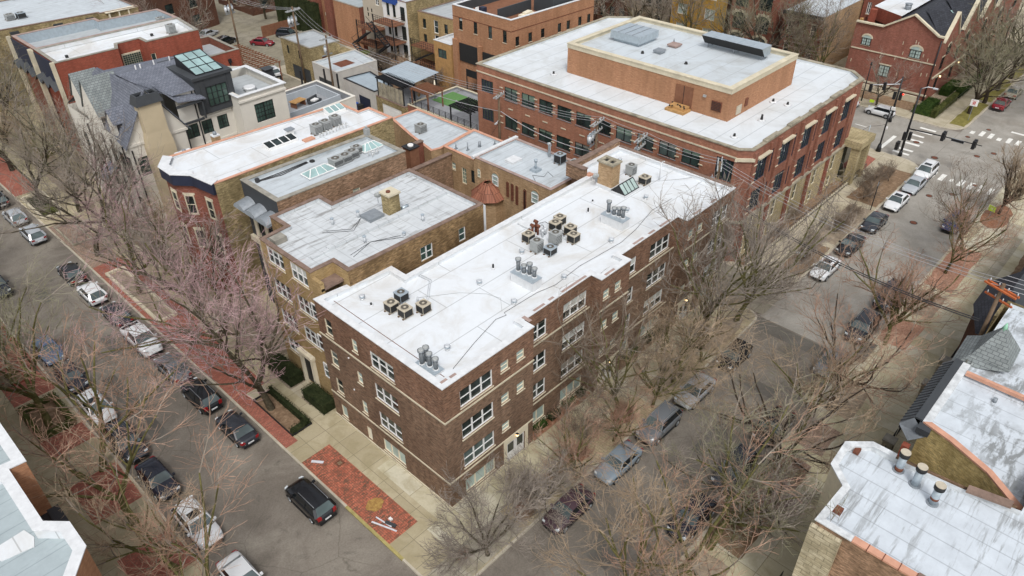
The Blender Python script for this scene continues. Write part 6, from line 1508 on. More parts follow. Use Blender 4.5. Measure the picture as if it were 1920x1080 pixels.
m = MB('stained_stone'); m.prism([(25.1,-20.95),(25.85,-23.8),(28.5,-23.7),(28.8,-20.85)][::-1] and [(25.1,-20.95),(25.85,-23.8),(28.5,-23.7),(28.8,-20.85)], -.3, 9.28); part('turret', m, sb)
m = MB('grey_metal'); m.cyl(22.9,-24.0,9.6,9.9,.12,n=8); single('vent_pipe', m, 'small pipe on the worn white roof below the slate turret', 'vent pipe')
# black slate roofed house
BP = [(33.6,-30),(60,-30),(60,-21.0),(44,-21.0),(41.5,-19.6),(37.5,-19.6),(34.0,-20.8)]
m = MB('dark_brick'); bh = thing('house', 'house with black slate mansard roof and white window at the right edge', 'house', (33.6,-30,0))
for i in range(len(BP)): wallface(m, BP[i], BP[(i+1)%len(BP)], -.3, 6.6, [], 'dark_brick')
m.box(34.1,-29,6.2,36.0,-21.2,8.3,'mossy_brick')
part('wall', m, bh)
m = MB('slate_dark'); O_, I_ = inset(BP, -.25), inset(BP, 1.7)
for i in range(len(BP)): a, b_, c, d = O_[i], O_[(i+1)%7], I_[(i+1)%7], I_[i]; m.face([(a[0],a[1],6.5),(b_[0],b_[1],6.5),(c[0],c[1],8.8),(d[0],d[1],8.8)])
m.face([(p[0],p[1],8.8) for p in I_], 'charcoal_panel'); part('roof', m, bh)
for x in (47.5,51.6): window(bh, (x+1.8,-20.95), (x,-20.95), (0,1.7,2.4,5.4), dict(n=1,frame='white_paint',glass='glass_dark'), depth=0)
# steps, fences and planting along that frontage
def iron_fence(label, pts, h=1.0, step=.3):
    m = MB('black_metal')
    for (xa,ya),(xb,yb) in zip(pts[:-1], pts[1:]):
        L = math.hypot(xb-xa, yb-ya); n = max(1, int(L/step))
        for i in range(n+1): f = i/n; x, y = xa+(xb-xa)*f, ya+(yb-ya)*f; m.box(x-.018,y-.018,0,x+.018,y+.018,h)
        m.seg((xa,ya,h-.08),(xb,yb,h-.08),.05,.04); m.seg((xa,ya,.15),(xb,yb,.15),.05,.04)
    return single('iron_fence', m, label, 'fence')
iron_fence('black iron fence in front of the turreted building', [(17.2,-21.3),(17.2,-19.35),(26.4,-19.35)], 1.2)
iron_fence('black iron fence between two stone pillars near the slate turret', [(27.0,-19.35),(33.4,-19.4),(33.4,-21.5)], 1.3)
iron_fence('black iron fence before the stone facade at the bottom right', [(3.0,-18.75),(10.2,-18.75)], .9)
iron_fence('black stair railing beside the dark slate roof', [(37.5,-19.4),(41.5,-19.4)], 1.0)
for i, (x,y) in enumerate(((24.6,-19.4),(32.4,-19.3),(36.2,-19.3))):
    m = MB('stained_stone'); m.box(x-.35,y-.35,0,x+.35,y+.35,1.5); m.box(x-.42,y-.42,1.5,x+.42,y+.42,1.65,'grey_coping'); single('gate_pillar', m, ['stone gate pillar in front of the slate edged roof','stone gate pillar left of the iron fence','stone gate pillar by the entrance steps'][i], 'pillar', 'stone gate pillars')
t = thing('steps', 'stone entrance steps beside the iron railing on the right', 'steps', (38.5,-20.4,0))
m = MB('limestone')
for i in range(5): m.box(-1.0,-.8+0*i,.0+.17*i,1.0,1.0-.3*i,.17*(i+1)-.004)
part('tread', m, t, local=True)
# bottom left building
LB = [(-40,-6),(-20.0,-6),(-20.0,3.2),(-18.9,4.6),(-18.9,6.6),(-19.8,7.6),(-19.8,12.5),(-18.95,12.4),(-18.95,40),(-40,40)]
lb = building('apartment_building', 'tan brick building at the lower left corner with wide white coping and pale green roof', 'apartment building', LB, 10.9, 10.3, 'orange_brick', 'teal_roof', 'white_coping', inner='white_membrane', ct=.5)
m = MB('white_membrane'); m.prism([(-22.2,8.3),(-20.6,8.4),(-20.4,7.6),(-20.6,7.0),(-22.0,7.3)],10.3,10.34); m.prism([(-22.9,9.7),(-21.9,9.9),(-21.7,9.2),(-22.8,9.0)],10.3,10.33); m.box(-39,12.4,10.28,-20,12.9,10.5); part('roof_patch', m, lb)
t = thing('roof_vent', 'round white vent on the pale green roof at the lower left', 'roof vent', (-22.3,9.45,10.3)); m = MB('white_coping'); m.cyl(0,0,0,.3,.22,n=14); m.cyl(0,0,.3,.36,.28,n=14); part('hood', m, t, local=True); m = MB('grey_metal'); m.cyl(0,0,.36,.38,.24,n=14); part('cap', m, t, local=True)
m = MB('black_metal'); m.box(-19.3,9.4,8.0,-18.7,11.2,8.15); m.box(-19.75,9.4,7.9,-19.3,11.2,8.0); single('awning', m, 'small black awning on the tan wall at the lower left', 'awning')
# ---------------------------------------------------------------- cars
CARK = dict(
 sedan=dict(L=4.45, W=1.78, H=1.42, belt=.92, hood=.88, trunk=.93, wf=(.95,.35), wr=(-1.55,-1.0), hx=1.0, rails=False),
 suv=dict(L=4.5, W=1.86, H=1.68, belt=1.08, hood=1.02, trunk=1.0, wf=(1.0,.5), wr=(-2.1,-1.75), hx=1.0, rails=True),
 hatch=dict(L=4.1, W=1.76, H=1.47, belt=.95, hood=.9, trunk=.95, wf=(.98,.35), wr=(-1.9,-1.45), hx=1.0, rails=False),
 wagon=dict(L=4.4, W=1.78, H=1.5, belt=.96, hood=.92, trunk=.95, wf=(1.0,.45), wr=(-2.05,-1.65), hx=1.0, rails=True),
 pickup=dict(L=5.2, W=1.92, H=1.82, belt=1.15, hood=1.12, trunk=1.1, wf=(1.2,.75), wr=(-.75,-.6), hx=1.2, rails=False))
def make_car(kind, roof_black=False, sunroof=False):
    k = CARK[kind]; L, W, H = k['L'], k['W'], k['H']; w = W/2; belt = k['belt']
    t = thing('parked_car', 'x', 'car', (0,0,0))
    a, b_ = L/2, -L/2
    # stations: x, half width, bottom z, shoulder z, crown
    st = [(a, .62, .38, .52, .02), (a-.05, .8, .28, .62, .04), (a-.25, .93, .2, k['hood']-.13, .06), (a-.7, .985, .18, k['hood']-.04, .07), (k['wf'][0]+.02, 1.0, .18, k['hood'], .06),
          (k['wf'][0]-.3, 1.0, .18, belt, .0), (0, 1.0, .18, belt+.01, 0), (-1.0, 1.0, .18, belt+.02, 0)]
    if kind == 'sedan': st += [(-1.5, .99, .18, k['trunk'], .03), (b_+.35, .96, .2, k['trunk'], .04), (b_+.1, .88, .28, k['trunk']-.06, .03), (b_, .7, .36, .66, .02)]
    elif kind == 'pickup': st += [(-2.2, 1.0, .25, k['trunk'], 0), (b_+.12, .98, .28, k['trunk'], 0), (b_, .95, .4, k['trunk']-.05, 0)]
    else: st += [(-1.6, .99, .18, belt+.02, 0), (b_+.3, .97, .2, belt+.0, 0), (b_+.08, .9, .28, belt-.06, 0), (b_, .76, .38, .72, 0)]
    m = MB('car_paint'); ringn = 0
    for (x, ws, zb, zs, cr) in st:
        ww = w*ws; H_ = [(0,zb),(ww*.86,zb),(ww*.98,zb+.1),(ww,(zb+zs)/2+.05),(ww*.985,zs-.08),(ww*.93,zs),(ww*.6,zs+cr*.8),(0,zs+cr)]
        ring = [(x,-y,z) for y, z in H_]+[(x,y,z) for y, z in H_[-2:0:-1]]; ringn = len(ring); m.v += ring
    for i in range(len(st)-1):
        for j in range(ringn):
            j2 = (j+1) % ringn; m.f.append((i*ringn+j, i*ringn+j2, (i+1)*ringn+j2, (i+1)*ringn+j)); m.m.append(0); m.sm.append(True)
    m.f.append(tuple(range(ringn))); m.m.append(0); m.sm.append(False)
    m.f.append(tuple((len(st)-1)*ringn+j for j in range(ringn))[::-1]); m.m.append(0); m.sm.append(False)
    if kind == 'pickup': m.box(b_+.18,-w*.8,k['trunk']+.002,-.95,w*.8,k['trunk']+.01,'black_trim')
    # wheel arches and sills in dark trim
    wb = L*.305
    for sx in (-wb, wb+.06):
        for sy in (-1, 1):
            pts = [(sx+.4*math.cos(q*math.pi/8), sy*(w+.004), .33+.4*math.sin(q*math.pi/8)) for q in range(9)]
            m.face([(p[0],p[1],p[2]) for p in pts], 'black_trim')
    m.box(b_+.02,-w*.78,.3,b_-.03,w*.78,.45,'black_trim'); m.box(a-.03,-w*.7,.28,a+.02,w*.7,.46,'black_trim')
    m.box(-wb+.45,-w-.012,.2,wb-.35,w+.012,.3,'black_trim')
    body = part('body', m, t, local=True)
    (f0, f1), (r0, r1) = k['wf'], k['wr']; w0, w1 = w*.91, w*.72; zr = H-.05
    m = MB('car_paint')
    # roof skin, three strips across for a soft crown
    rx0, rx1 = r1-.03, f1+.05
    nx, ny = 6, 6; base = len(m.v)
    for i in range(nx+1):
        x = rx0+(rx1-rx0)*i/nx; ex = 1-abs(2*i/nx-1)**3
        for j in range(ny+1): y = -w1-.02+(2*w1+.04)*j/ny; ey = 1-abs(2*j/ny-1)**3; m.v.append((x, y*(1 if 0 < i < nx else .96), zr+.06*min(ex,1)*.6+.05*ey-.01))
    for i in range(nx):
        for j in range(ny): p = base+i*(ny+1)+j; m.f.append((p,p+ny+1,p+ny+2,p+1)); m.m.append(m.mi('black_trim' if roof_black else None)); m.sm.append(True)
    for s in (-1, 1):
        m.seg((f0,s*w0,belt),(f1,s*w1,zr),.07,.05); m.seg((r0,s*w0,belt),(r1,s*w1,zr),.12 if kind == 'sedan' else .2,.05)
        m.seg((r1-.02,s*w1,zr),(f1+.02,s*w1,zr),.07,.05); xm = (f1+r1)/2-.05; m.seg((xm,s*(w0+.005),belt),(xm,s*(w1+.005),zr),.06,.03,'black_trim')
    part('roof', m, t, local=True)
    g = lambda name, P: part(name, (lambda mm: (mm.face(P), mm)[1])(MB('glass_windshield' if name != 'side_window' else 'glass_car')), t, local=True)
    g('windshield', [(f0+.03,-w0*.97,belt-.02),(f0+.03,w0*.97,belt-.02),(f1,w1,zr-.005),(f1,-w1,zr-.005)])
    g('rear_window', [(r0-.03,w0*.97,belt),(r0-.03,-w0*.97,belt),(r1,-w1,zr-.005),(r1,w1,zr-.005)])
    for s in (-1, 1): g('side_window', [(f0,s*w0,belt-.01),(r0,s*w0,belt-.01),(r1,s*w1,zr),(f1,s*w1,zr)])
    if sunroof: m = MB('glass_car'); m.box(-.35,-.42,zr+.075,.3,.42,zr+.088); part('sunroof', m, t, local=True)
    for s in (-1, 1):
        if k['rails']: m = MB('rim'); m.tube([(r1+.1,s*(w1-.06),zr+.05),(r1+.2,s*(w1-.06),zr+.11),(f1-.3,s*(w1-.06),zr+.11),(f1-.15,s*(w1-.06),zr+.05)],.025,5); part('roof_rail', m, t, local=True)
        m = MB('headlight'); m.prism([(a-.3,s*w*.9),(a-.1,s*w*.82),(a-.06,s*w*.52),(a-.24,s*w*.6)][::s], k['hood']-.26, k['hood']-.125, 'headlight'); part('headlight', m, t, local=True)
        m = MB('taillight'); zt = k['trunk']; m.prism([(b_+.22,s*w*.93),(b_+.02,s*w*.84),(b_-.01,s*w*.52),(b_+.1,s*w*.6)][::-s], zt-.25, zt-.06 if kind != 'suv' else zt+.1, 'taillight'); part('taillight', m, t, local=True)
        m = MB('car_paint'); m.box(f0-.22,s*(w-.02),belt-.02,f0-.05,s*(w+.16),belt+.12); part('mirror', m, t, local=True)
        for x in (-wb, wb+.06):
            m = MB('tyre'); m.tube([(x,s*(w-.2),.33),(x,s*(w-.01),.33)],.33,16); wh = part('wheel', m, t, local=True)
            m = MB('rim'); m.tube([(x,s*(w-.015),.33),(x,s*(w+.005),.33)],.21,12)
            for q in range(5): aa = q*2*math.pi/5; m.seg((x,s*(w+.01),.33),(x+.2*math.cos(aa),s*(w+.01),.33+.2*math.sin(aa)),.05,.015,'rim')
            part('rim', m, wh, local=True)
    m = MB('plate'); m.box(b_-.04,-.26,.55,b_-.02,.26,.68); part('number_plate', m, t, local=True)
    return t
bpy.context.view_layer.update()
CPROTO = {}
PAINT = dict(white='d8dadb', silver='a4a9ae', grey='6b6f73', dark='2c2f35', black='131518', blue='22305a', navy='20232f', red='7c1f2a', maroon='4c3a40', lightblue='5a6c85', bluegrey='7a868f', champagne='9a9486')
def kids_of(o): return [x for x in o.children]
def car(kind, x, y, hd, color, label, group, sunroof=False, roof_black=False):
    key = (kind, sunroof, roof_black); c = lin(PAINT[color])
    if key not in CPROTO:
        t = make_car(*[kind], roof_black=roof_black, sunroof=sunroof); CPROTO[key] = t
        def idx(o):
            KIDS[o.name] = kids_of(o)
            for q in KIDS[o.name]: idx(q)
        idx(t); r_ = t
        def setc(o):
            o.color = c
            for q in KIDS[o.name]: setc(q)
        setc(t)
    else: r_ = copy_tree(CPROTO[key], (0,0,0), color=c)
    r_.scale = (.92,.92,.92); r_.location = (x, y, -.13); r_.rotation_euler = (0, 0, R(hd)); r_['label'] = label; r_['group'] = group; return r_
GE, GW = 'cars along the right kerb of the left street', 'cars along the left kerb of the left street'
GN, GS = 'cars along the near kerb of the right street', 'cars along the far kerb of the right street'
N, Sd = 90, -90
for a in (('suv',-6.35,7.3,N,'black','black SUV with chrome roof rails parked beside the red brick corner paving',GE),
 ('sedan',-6.3,17.0,N,'dark','dark car under pink branches, next ahead of the black SUV',GE),
 ('suv',-6.4,22.2,N,'black','black car hidden under dense twigs beside the red brick parkway',GE),
 ('pickup',-6.5,32.4,Sd,'white','white truck covered in branches behind the white hatchback',GE,False),
 ('hatch',-6.6,42.6,N,'white','white hatchback with black rear window beside the long planter',GE),
 ('sedan',-6.6,47.4,N,'black','black car just ahead of the white hatchback by the long planter',GE),
 ('wagon',-6.5,58.0,N,'silver','silver grey wagon with dark roof near the walled square planter',GE),
 ('hatch',-6.5,63.3,N,'silver','silver hatchback in front of the walled square planter at the left edge',GE),
 ('wagon',-6.5,69.0,N,'black','black car with roof bars ahead of the silver hatchback at the left edge',GE),
 ('sedan',-6.5,75.0,N,'dark','dark car at the very left edge ahead of the one with roof bars',GE),
 ('sedan',-6.4,27.0,N,'grey','grey car under twigs between the white truck and the black car',GE),
 ('sedan',-6.45,37.6,N,'dark','dark car half hidden by twigs between the white hatchback and the white truck',GE)): car(*a)
for a in (('suv',-12.55,11.1,Sd,'white','white SUV with glass roof panel parked alone at the lower left kerb',GW,True),
 ('sedan',-12.6,5.3,Sd,'white','white car cut by the bottom edge, behind the white SUV',GW),
 ('sedan',-12.6,16.7,Sd,'navy','dark purple car buried under twigs at the lower left kerb',GW),
 ('suv',-12.6,21.6,Sd,'dark','dark car with metal roof rails in front of the white wagon',GW),
 ('wagon',-12.6,26.9,Sd,'white','white car with branch patterned dark glass roof beside the hedged tree bed',GW,True),
 ('hatch',-12.6,32.0,Sd,'navy','navy hatchback with pale rear glass behind the white car by the hedged bed',GW),
 ('sedan',-12.6,37.0,Sd,'lightblue','blue grey sedan behind the tall forked tree on the left',GW),
 ('suv',-12.4,50.5,Sd,'dark','dark car at the left edge under twigs opposite the silver wagon',GW)): car(*a)
for a in (('sedan',5.1,-6.0,180,'maroon','dull dark car buried in reddish twigs, nearest the street corner',GN),
 ('sedan',10.6,-6.0,180,'bluegrey','pale blue grey car under red twigs, second from the corner',GN),
 ('suv',15.6,-6.0,180,'grey','grey car under twigs beside the third entrance walk',GN),
 ('sedan',20.6,-6.0,180,'silver','silver car seen through tan twigs in front of the brown block',GN),
 ('hatch',26.4,-6.1,180,'black','black car with a pale bumper showing between tan branches',GN),
 ('sedan',43.9,-5.95,180,'white','white sedan with black sunroof, first in the line before the office',GN,True),
 ('sedan',49.6,-5.95,180,'black','plain black sedan directly behind the white one with the sunroof',GN),
 ('sedan',55.6,-5.95,180,'dark','dark blue black sedan, third in the line before the office',GN),
 ('sedan',61.7,-5.95,180,'white','white sedan with sunroof in the middle of the line before the office',GN,True),
 ('sedan',66.9,-5.95,180,'silver','silver grey sedan between two white cars near the zebra crossing',GN),
 ('suv',71.0,-5.75,180,'white','white SUV at the head of the line next to the zebra crossing',GN,True)): car(*a)
for a in (('sedan',10.2,-12.35,180,'navy','dark navy car with pale bonnet at the bottom beside a mossy trunk',GS),
 ('suv',15.6,-12.35,180,'dark','dark car seen through green twigs, second from the bottom on the far kerb',GS),
 ('sedan',21.3,-12.35,180,'black','black car under twigs, third from the bottom on the far kerb',GS),
 ('hatch',31.0,-12.35,180,'grey','grey car at the end of the row below the dark pickup',GS),
 ('suv',37.2,-12.35,180,'dark','dark SUV with pale windscreen behind the leaning tree',GS),
 ('pickup',43.6,-12.35,180,'navy','blue black pickup truck under the red twigged tree',GS),
 ('wagon',61.2,-12.2,180,'blue','bright blue car parked alone under bare trees on the right',GS)): car(*a)
GC = 'cars near the junction'
car('hatch',85.35,5.4,90,'white','white hatchback parked side on below the dark red brick corner house',GC)
car('sedan',85.4,10.6,90,'white','white car half hidden by the office corner, behind the white hatchback',GC)
car('sedan',99.3,-6.0,0,'red','red sedan parked beyond the zebra crossing at the right',GC)
car('sedan',105.0,-6.0,0,'champagne','pale silver sedan in front of the red one at the right edge',GC)
GP_ = 'cars in the alley parking court'
car('sedan',40.0,107.0,20,'silver','silver car at the top of the alley parking court',GP_)
car('suv',39.8,100.6,20,'black','black SUV next to the red car in the alley parking court',GP_)
car('sedan',44.0,95.6,-60,'red','dark red car in the alley parking court',GP_)
car('suv',49.4,96.0,-60,'dark','dark pickup like car right of the dark red car',GP_)
car('hatch',37.3,81.6,80,'white','white car peeping out beside the yellow coach house',GP_)
car('sedan',36.0,91.5,60,'dark','dark car behind the pergola frame of the parking court',GP_)
# ---------------------------------------------------------------- bare trees
def grow(seed, H, crown_r, fork=2.6, nlimb=4, spread=1.0, lean=(0,0), droop=0.0, twigs=5, upright=.35, gen=5, r0=.24, twig_r=.0095, wob=.18, kd=(4,3,4,4,2), lf=.55):
    """returns (trunk MB data, twig MB data); unit: metres, base at origin"""
    q = random.Random(seed); T = []; W = []
    def branch(p, d, L, r, g):
        n = 4 if g <= 1 else 3 if g < gen-1 else 2
        pts = [p]; rr = [r]; dd = d.copy()
        r_end = r*(.66 if g == 0 else .6)
        for i in range(n):
            dd = (dd + Vector((q.uniform(-wob,wob), q.uniform(-wob,wob), q.uniform(-wob,wob)*.6+upright*.12-droop*.1*g))).normalized()
            p = p+dd*(L/n); pts.append(p); rr.append(r+(r_end-r)*(i+1)/n)
        (T if r > .05 else W).append((pts, rr, g))
        if g >= gen: return
        kids = ([nlimb]+list(kd))[g]
        for c in range(kids):
            f = 1.0 if (g == 0 or c == 0) else q.uniform(.3, .95)
            k = min(int(f*n), n); base = pts[k] if f < 1 else pts[-1]
            if g == 0: k = n; base = pts[-1]-Vector((0,0,q.uniform(0,.5)*fork*.4))
            ax = (pts[k]-pts[k-1]).normalized()
            ang = (q.uniform(.35,.8)*spread if g == 0 else q.uniform(.35,.85)) if not (c == 0 and g > 0) else q.uniform(.05,.3)
            az = 2*math.pi*(c+q.uniform(-.3,.3))/max(kids,1)+g*1.1+seed
            o1 = ax.cross(Vector((.3,.2,1)) if abs(ax.z) < .9 else Vector((1,0,0))).normalized(); o2 = ax.cross(o1)
            nd = (ax*math.cos(ang)+(o1*math.cos(az)+o2*math.sin(az))*math.sin(ang)).normalized()
            # stay inside the crown
            out = Vector((base.x, base.y, 0)); 
            if out.length > crown_r*.8: nd = (nd-out.normalized()*.45*(out.length/crown_r)).normalized()
            if base.z > H*.86: nd.z *= .35; nd.normalize()
            if nd.z < -.15 and g < gen: nd.z = -.05
            ratio = [0, .66, .64, .62, .6, .6, .5][g] if g else 1
            LL = (H-fork)*lf*q.uniform(.8,1.1) if g == 0 else L*ratio*q.uniform(.75,1.2)
            rk = rr[k]*(.8 if c == 0 else .6) if g else rr[-1]*q.uniform(.6,.85)
            branch(base, nd, LL, max(rk, [.13,.12,.075,.04,.021,.0125,.0095][g+1] if H > 6 else twig_r), g+1)
    branch(Vector((0,0,-.1)), Vector((lean[0], lean[1], 1)).normalized(), fork, r0, 0)
    return T, W
def tree_meshes(key, tmat, wmat, **k):
    T, W = grow(**k); m = MB(tmat)
    for pts, rr, g in T: m.tube(pts, rr, 7 if g < 2 else 5, tmat, cap=False)
    w_ = MB(wmat); 
    for pts, rr, g in W:
        rr = [max(x, k.get('twig_r', .011)) for x in rr]; rr[-1] *= .7; w_.tube(pts, rr, 3, wmat if g >= k['gen']-(2 if wmat in ('twig_tan','twig_rust') else 1) else 'twig_mid', cap=False, smooth=False)
    return mesh_of(m, key+'_trunk', uv=False), mesh_of(w_, key+'_crown', uv=False)
TM = {}
SPEC = dict(
 pink=('bark','twig_pink',dict(H=13,crown_r=8.2,fork=2.8,nlimb=5,spread=1.25,gen=6,r0=.28)),
 pink2=('bark_moss','twig_pink',dict(H=12.5,crown_r=7.6,fork=2.4,nlimb=5,spread=1.2,gen=6,r0=.26)),
 grey=('bark','twig_grey',dict(H=13.5,crown_r=7.6,fork=3.2,nlimb=4,spread=1.05,gen=6,r0=.28)),
 moss=('bark_moss','twig_olive',dict(H=12,crown_r=7,fork=3.4,nlimb=4,spread=1.1,gen=6,r0=.3)),
 tan=('bark_moss','twig_tan',dict(H=9.5,crown_r=6,fork=2.2,nlimb=6,spread=1.15,gen=6,r0=.2)),
 rust=('bark_moss','twig_rust',dict(H=9,crown_r=5.8,fork=1.9,nlimb=6,spread=1.2,gen=6,r0=.19)),
 vase=('bark_moss','twig_brown',dict(H=13.5,crown_r=6,fork=2.8,nlimb=5,spread=.8,gen=6,r0=.24,upright=.6,kd=(4,3,4,4,2))),
 olive=('bark_dark','twig_olive',dict(H=12,crown_r=6.6,fork=2.6,nlimb=5,spread=1.1,gen=6,r0=.3)),
 linden=('bark_dark','twig_tan',dict(H=9.5,crown_r=3.6,fork=1.6,nlimb=8,spread=.7,gen=6,r0=.17,upright=1.0,kd=(4,3,4,4,2),lf=.45)),
 small=('bark_dark','twig_brown',dict(H=5,crown_r=2.1,fork=1.2,nlimb=6,spread=.75,gen=5,r0=.07,twig_r=.008,upright=.8,kd=(4,4,4,4))),
 shrub=('bark_dark','twig_rust',dict(H=1.7,crown_r=1.1,fork=.15,nlimb=12,spread=1.2,gen=4,r0=.03,twig_r=.008,kd=(5,5,5))),
 scrub=('bark_dark','twig_brown',dict(H=3.4,crown_r=2.4,fork=.4,nlimb=8,spread=1.1,gen=5,r0=.06,twig_r=.009,kd=(4,4,4,4))),
 sparse=('bark_moss','twig_rust',dict(H=11,crown_r=6.5,fork=2.8,nlimb=4,spread=1.2,gen=6,r0=.25,kd=(3,3,4,3,2),lf=.58)),
 low=('bark','twig_grey',dict(H=6,crown_r=5.2,fork=.9,nlimb=9,spread=1.45,gen=6,r0=.16,twig_r=.011,kd=(4,3,4,4,2))))
_sd = {k: 11+i*7 for i, k in enumerate(SPEC)}
def tree(kind, x, y, label, group='bare street trees', s=1.0, rz=None, lean=None, name='bare_tree', cat='tree', z=0, wmat=None, var=0):
    tm, wm, k = SPEC[kind]; key = (kind, lean, wmat, var)
    if key not in TM:
        kk = dict(k); kk['seed'] = _sd[kind]+var*101
        if lean: kk['lean'] = lean
        TM[key] = tree_meshes(kind, tm, wmat or wm, **kk)
    t = thing(name, label, cat, (x, y, z), rnd.uniform(0, 6.28) if rz is None else rz, group); t.scale = (s, s, s)
    for nm, me in zip(('trunk', 'crown'), TM[key]): o = bpy.data.objects.new(nm, me); link(o, t)
    return t
TL = 'bare trees along the left street'; TR_ = 'bare trees along the right street'
tree('pink', -3.2, 17.3, 'large pink twigged tree in front of the yellow brick house', TL, 1.12, 0.3, lean=(-.12,.1))
tree('pink2', -2.0, 26.5, 'pink twigged tree between the walk and the pale row house', TL, 1.02, 1.3, lean=(-.1,.1))
tree('grey', -1.2, 32.0, 'grey twigged tree with a pale trunk beside the long planter', TL, .95)
tree('pink', 1.2, 33.6, 'bushy pink tree in the yard before the white roofed bay', TL, .72, 2.0)
tree('pink2', -3.4, 40.0, 'pink twigged tree growing out of the long planter', TL, .9, 4.0)
tree('grey', -3.4, 49.5, 'grey brown tree with a thick straight trunk left of the planter', TL, 1.0, 3.5)
tree('tan', .6, 42.5, 'tan leafless shrubby tree at the cream house garden', TL, .8)
tree('grey', -.2, 51.5, 'stout dark trunked tree leaning left by the cream house', TL, 1.05, 1.0, lean=(-.5,.1), var=1)
tree('olive', -3.1, 65.5, 'dark trunked tree in the walled square planter', TL, .85, 0.5)
tree('grey', -1.0, 60.0, 'greyish tree over the walk beyond the cream house', TL, .95, 2.6)
tree('grey', 1.0, 67.0, 'grey tree before the red brick houses', TL, 1.0, 5.1)
tree('tan', .5, 73.0, 'low tan tree in front of the smooth red brick house', TL, .9, .9)
tree('olive', -2.6, 76.5, 'greenish tree at the left edge beyond the square planter', TL, 1.0, 2.2)
tree('olive', -.5, 85.0, 'greenish tree in front of the twin grey roofed house', TL, 1.1, 3.3)
tree('grey', 1.5, 92.0, 'grey tree before the mossy yellow brick wall', TL, 1.0, 4.3)
tree('olive', -3.5, 97.0, 'green grey tree at the top left corner', TL, 1.1, 1.9)
tree('moss', -15.8, 28.3, 'tall forked mossy tree in the square hedged bed', TL, 1.0, 2.2, lean=(.16,.05))
tree('moss', -15.5, 36.2, 'mossy tree in a small brick pit at the left edge', TL, .8, 5.0)
tree('sparse', -14.9, 20.8, 'rusty twigged tree leaning over the dark car at the lower left', TL, 1.05, .2, lean=(.35,0))
tree('sparse', -15.4, 14.6, 'tan twigged tree over the left pavement near the bottom', TL, 1.0, 1.2)
tree('moss', -15.0, 9.0, 'mossy limbed tree near the white SUV', TL, .85, 4.0, lean=(.4,0), wmat='twig_tan')
tree('sparse', -14.6, 3.0, 'rusty twigged tree at the bottom left edge', TL, 1.0, 2.4, lean=(.25,0))
tree('moss', -14.8, 45.5, 'mossy grey tree over the parked cars at the left edge', TL, .9, .7)
tree('tan', -14.6, 54.0, 'tan twigged tree at the far left edge by the street', TL, .9, 3.9)
# right street, near side
tree('low', -.9, -4.3, 'broad low pale twigged tree at the very bottom corner', TR_, 1.05, .4)
tree('low', 4.6, -4.2, 'low bushy pale twigged tree below the corner pavement', TR_, .75, 2.0, var=1)
tree('rust', 7.9, -4.35, 'small rusty crowned kerb tree by the dull dark car', TR_, 0.62, 3.0)
tree('rust', 12.3, -4.3, 'small rusty crowned kerb tree by the pale blue grey car', TR_, 0.62, 5.0)
tree('tan', 17.2, -4.35, 'low tan kerb tree beside the grey car under twigs', TR_, 0.72, 1.0)
tree('small', 9.9, -3.1, 'slender young tree in a round mulch bed', TR_, .95)
tree('small', 3.5, -3.3, 'thin sapling near the corner of the brown block', TR_, .62)
tree('vase', 14.9, -2.9, 'dark upright tree close against the brown block', TR_, .82, 1.0)
tree('vase', 27.5, -2.7, 'large dark vase shaped tree before the far windows of the brown block', TR_, 1.12, 2.1, wmat='twig_grey')
tree('vase', 31.2, -3.6, 'tall vase shaped tree beside the alley mouth', TR_, 1.05, 3.4, wmat='twig_grey')
tree('tan', 20.6, -4.0, 'tan low crowned tree at the kerb in the middle of the block', TR_, 0.85, .6)
tree('tan', 24.3, -4.3, 'second tan low crowned tree nearer the alley', TR_, 0.78, 4.4)
tree('sparse', 6.4, -14.6, 'orange twigged tree at the bottom of the far kerb', TR_, 0.98, 1.9, lean=(0,.2))
tree('moss', 9.2, -14.3, 'mossy two stemmed tree beside the dark navy car', TR_, 0.98, 2.9, lean=(-.1,.25))
tree('tan', 2.0, -13.6, 'tan tree with bare limbs at the bottom edge of the street', TR_, 1.03, 5.2, lean=(0,.15))
tree('grey', 13.0, -16.4, 'pale grey branched tree before the lower right building', TR_, 0.83, .4)
tree('olive', 17.6, -14.3, 'multi stemmed mossy tree at the brick parkway', TR_, 0.90, 3.7, wmat='twig_tan')
tree('moss', 22.5, -13.9, 'mossy tree with pink brown crown over the street', TR_, 0.83, 1.1, wmat='twig_tan')
tree('olive', 26.3, -14.5, 'dark limbed tree near the alley on the right', TR_, 0.86, 5.5, wmat='twig_rust')
tree('rust', 36.9, -14.6, 'leaning dark tree with reddish crown in leaf litter', TR_, 1.09, .0, lean=(0,.15))
tree('vase', 51.5, -14.6, 'reddish upright tree before the blue car', TR_, .66, 2.5, wmat='twig_rust')
tree('vase', 56.8, -14.4, 'sparse upright tree beside the blue car', TR_, .7, .9)
tree('linden', 67.2, -14.9, 'dense narrow tan tree in a mulch circle at the right', TR_, .95, 1.4)
TO = 'small trees and scrub before the office'
for i, (k, x, y, s) in enumerate((('scrub',43.8,-3.6,.7),('scrub',47.0,-3.4,.7),('scrub',51.3,-3.6,.9),('scrub',55.5,-3.2,.65),('scrub',60.6,-2.8,.8),('scrub',63.8,-2.4,.85),('scrub',66.6,-3.2,.75),('scrub',42.2,.7,.6),('scrub',46.5,.7,.6),('scrub',51.0,.8,.6),('scrub',37.6,-3.6,1.0))):
    tree(k, x, y, ['small bare scrub beside the sign on the brick strip','bare scrub left of the stone pad before the office','largest bare scrub beside the dark sedan','bare scrub behind the third sedan','bare scrub near the tall lamp post','wide bare scrub behind the middle white sedan','bare scrub at the office corner bed','low bush at the left end of the office planting','low bush in the middle of the office planting','low bush at the right of the office planting','bare scrub by the alley mouth'][i], TO, s, name='bare_shrub', cat='shrub')
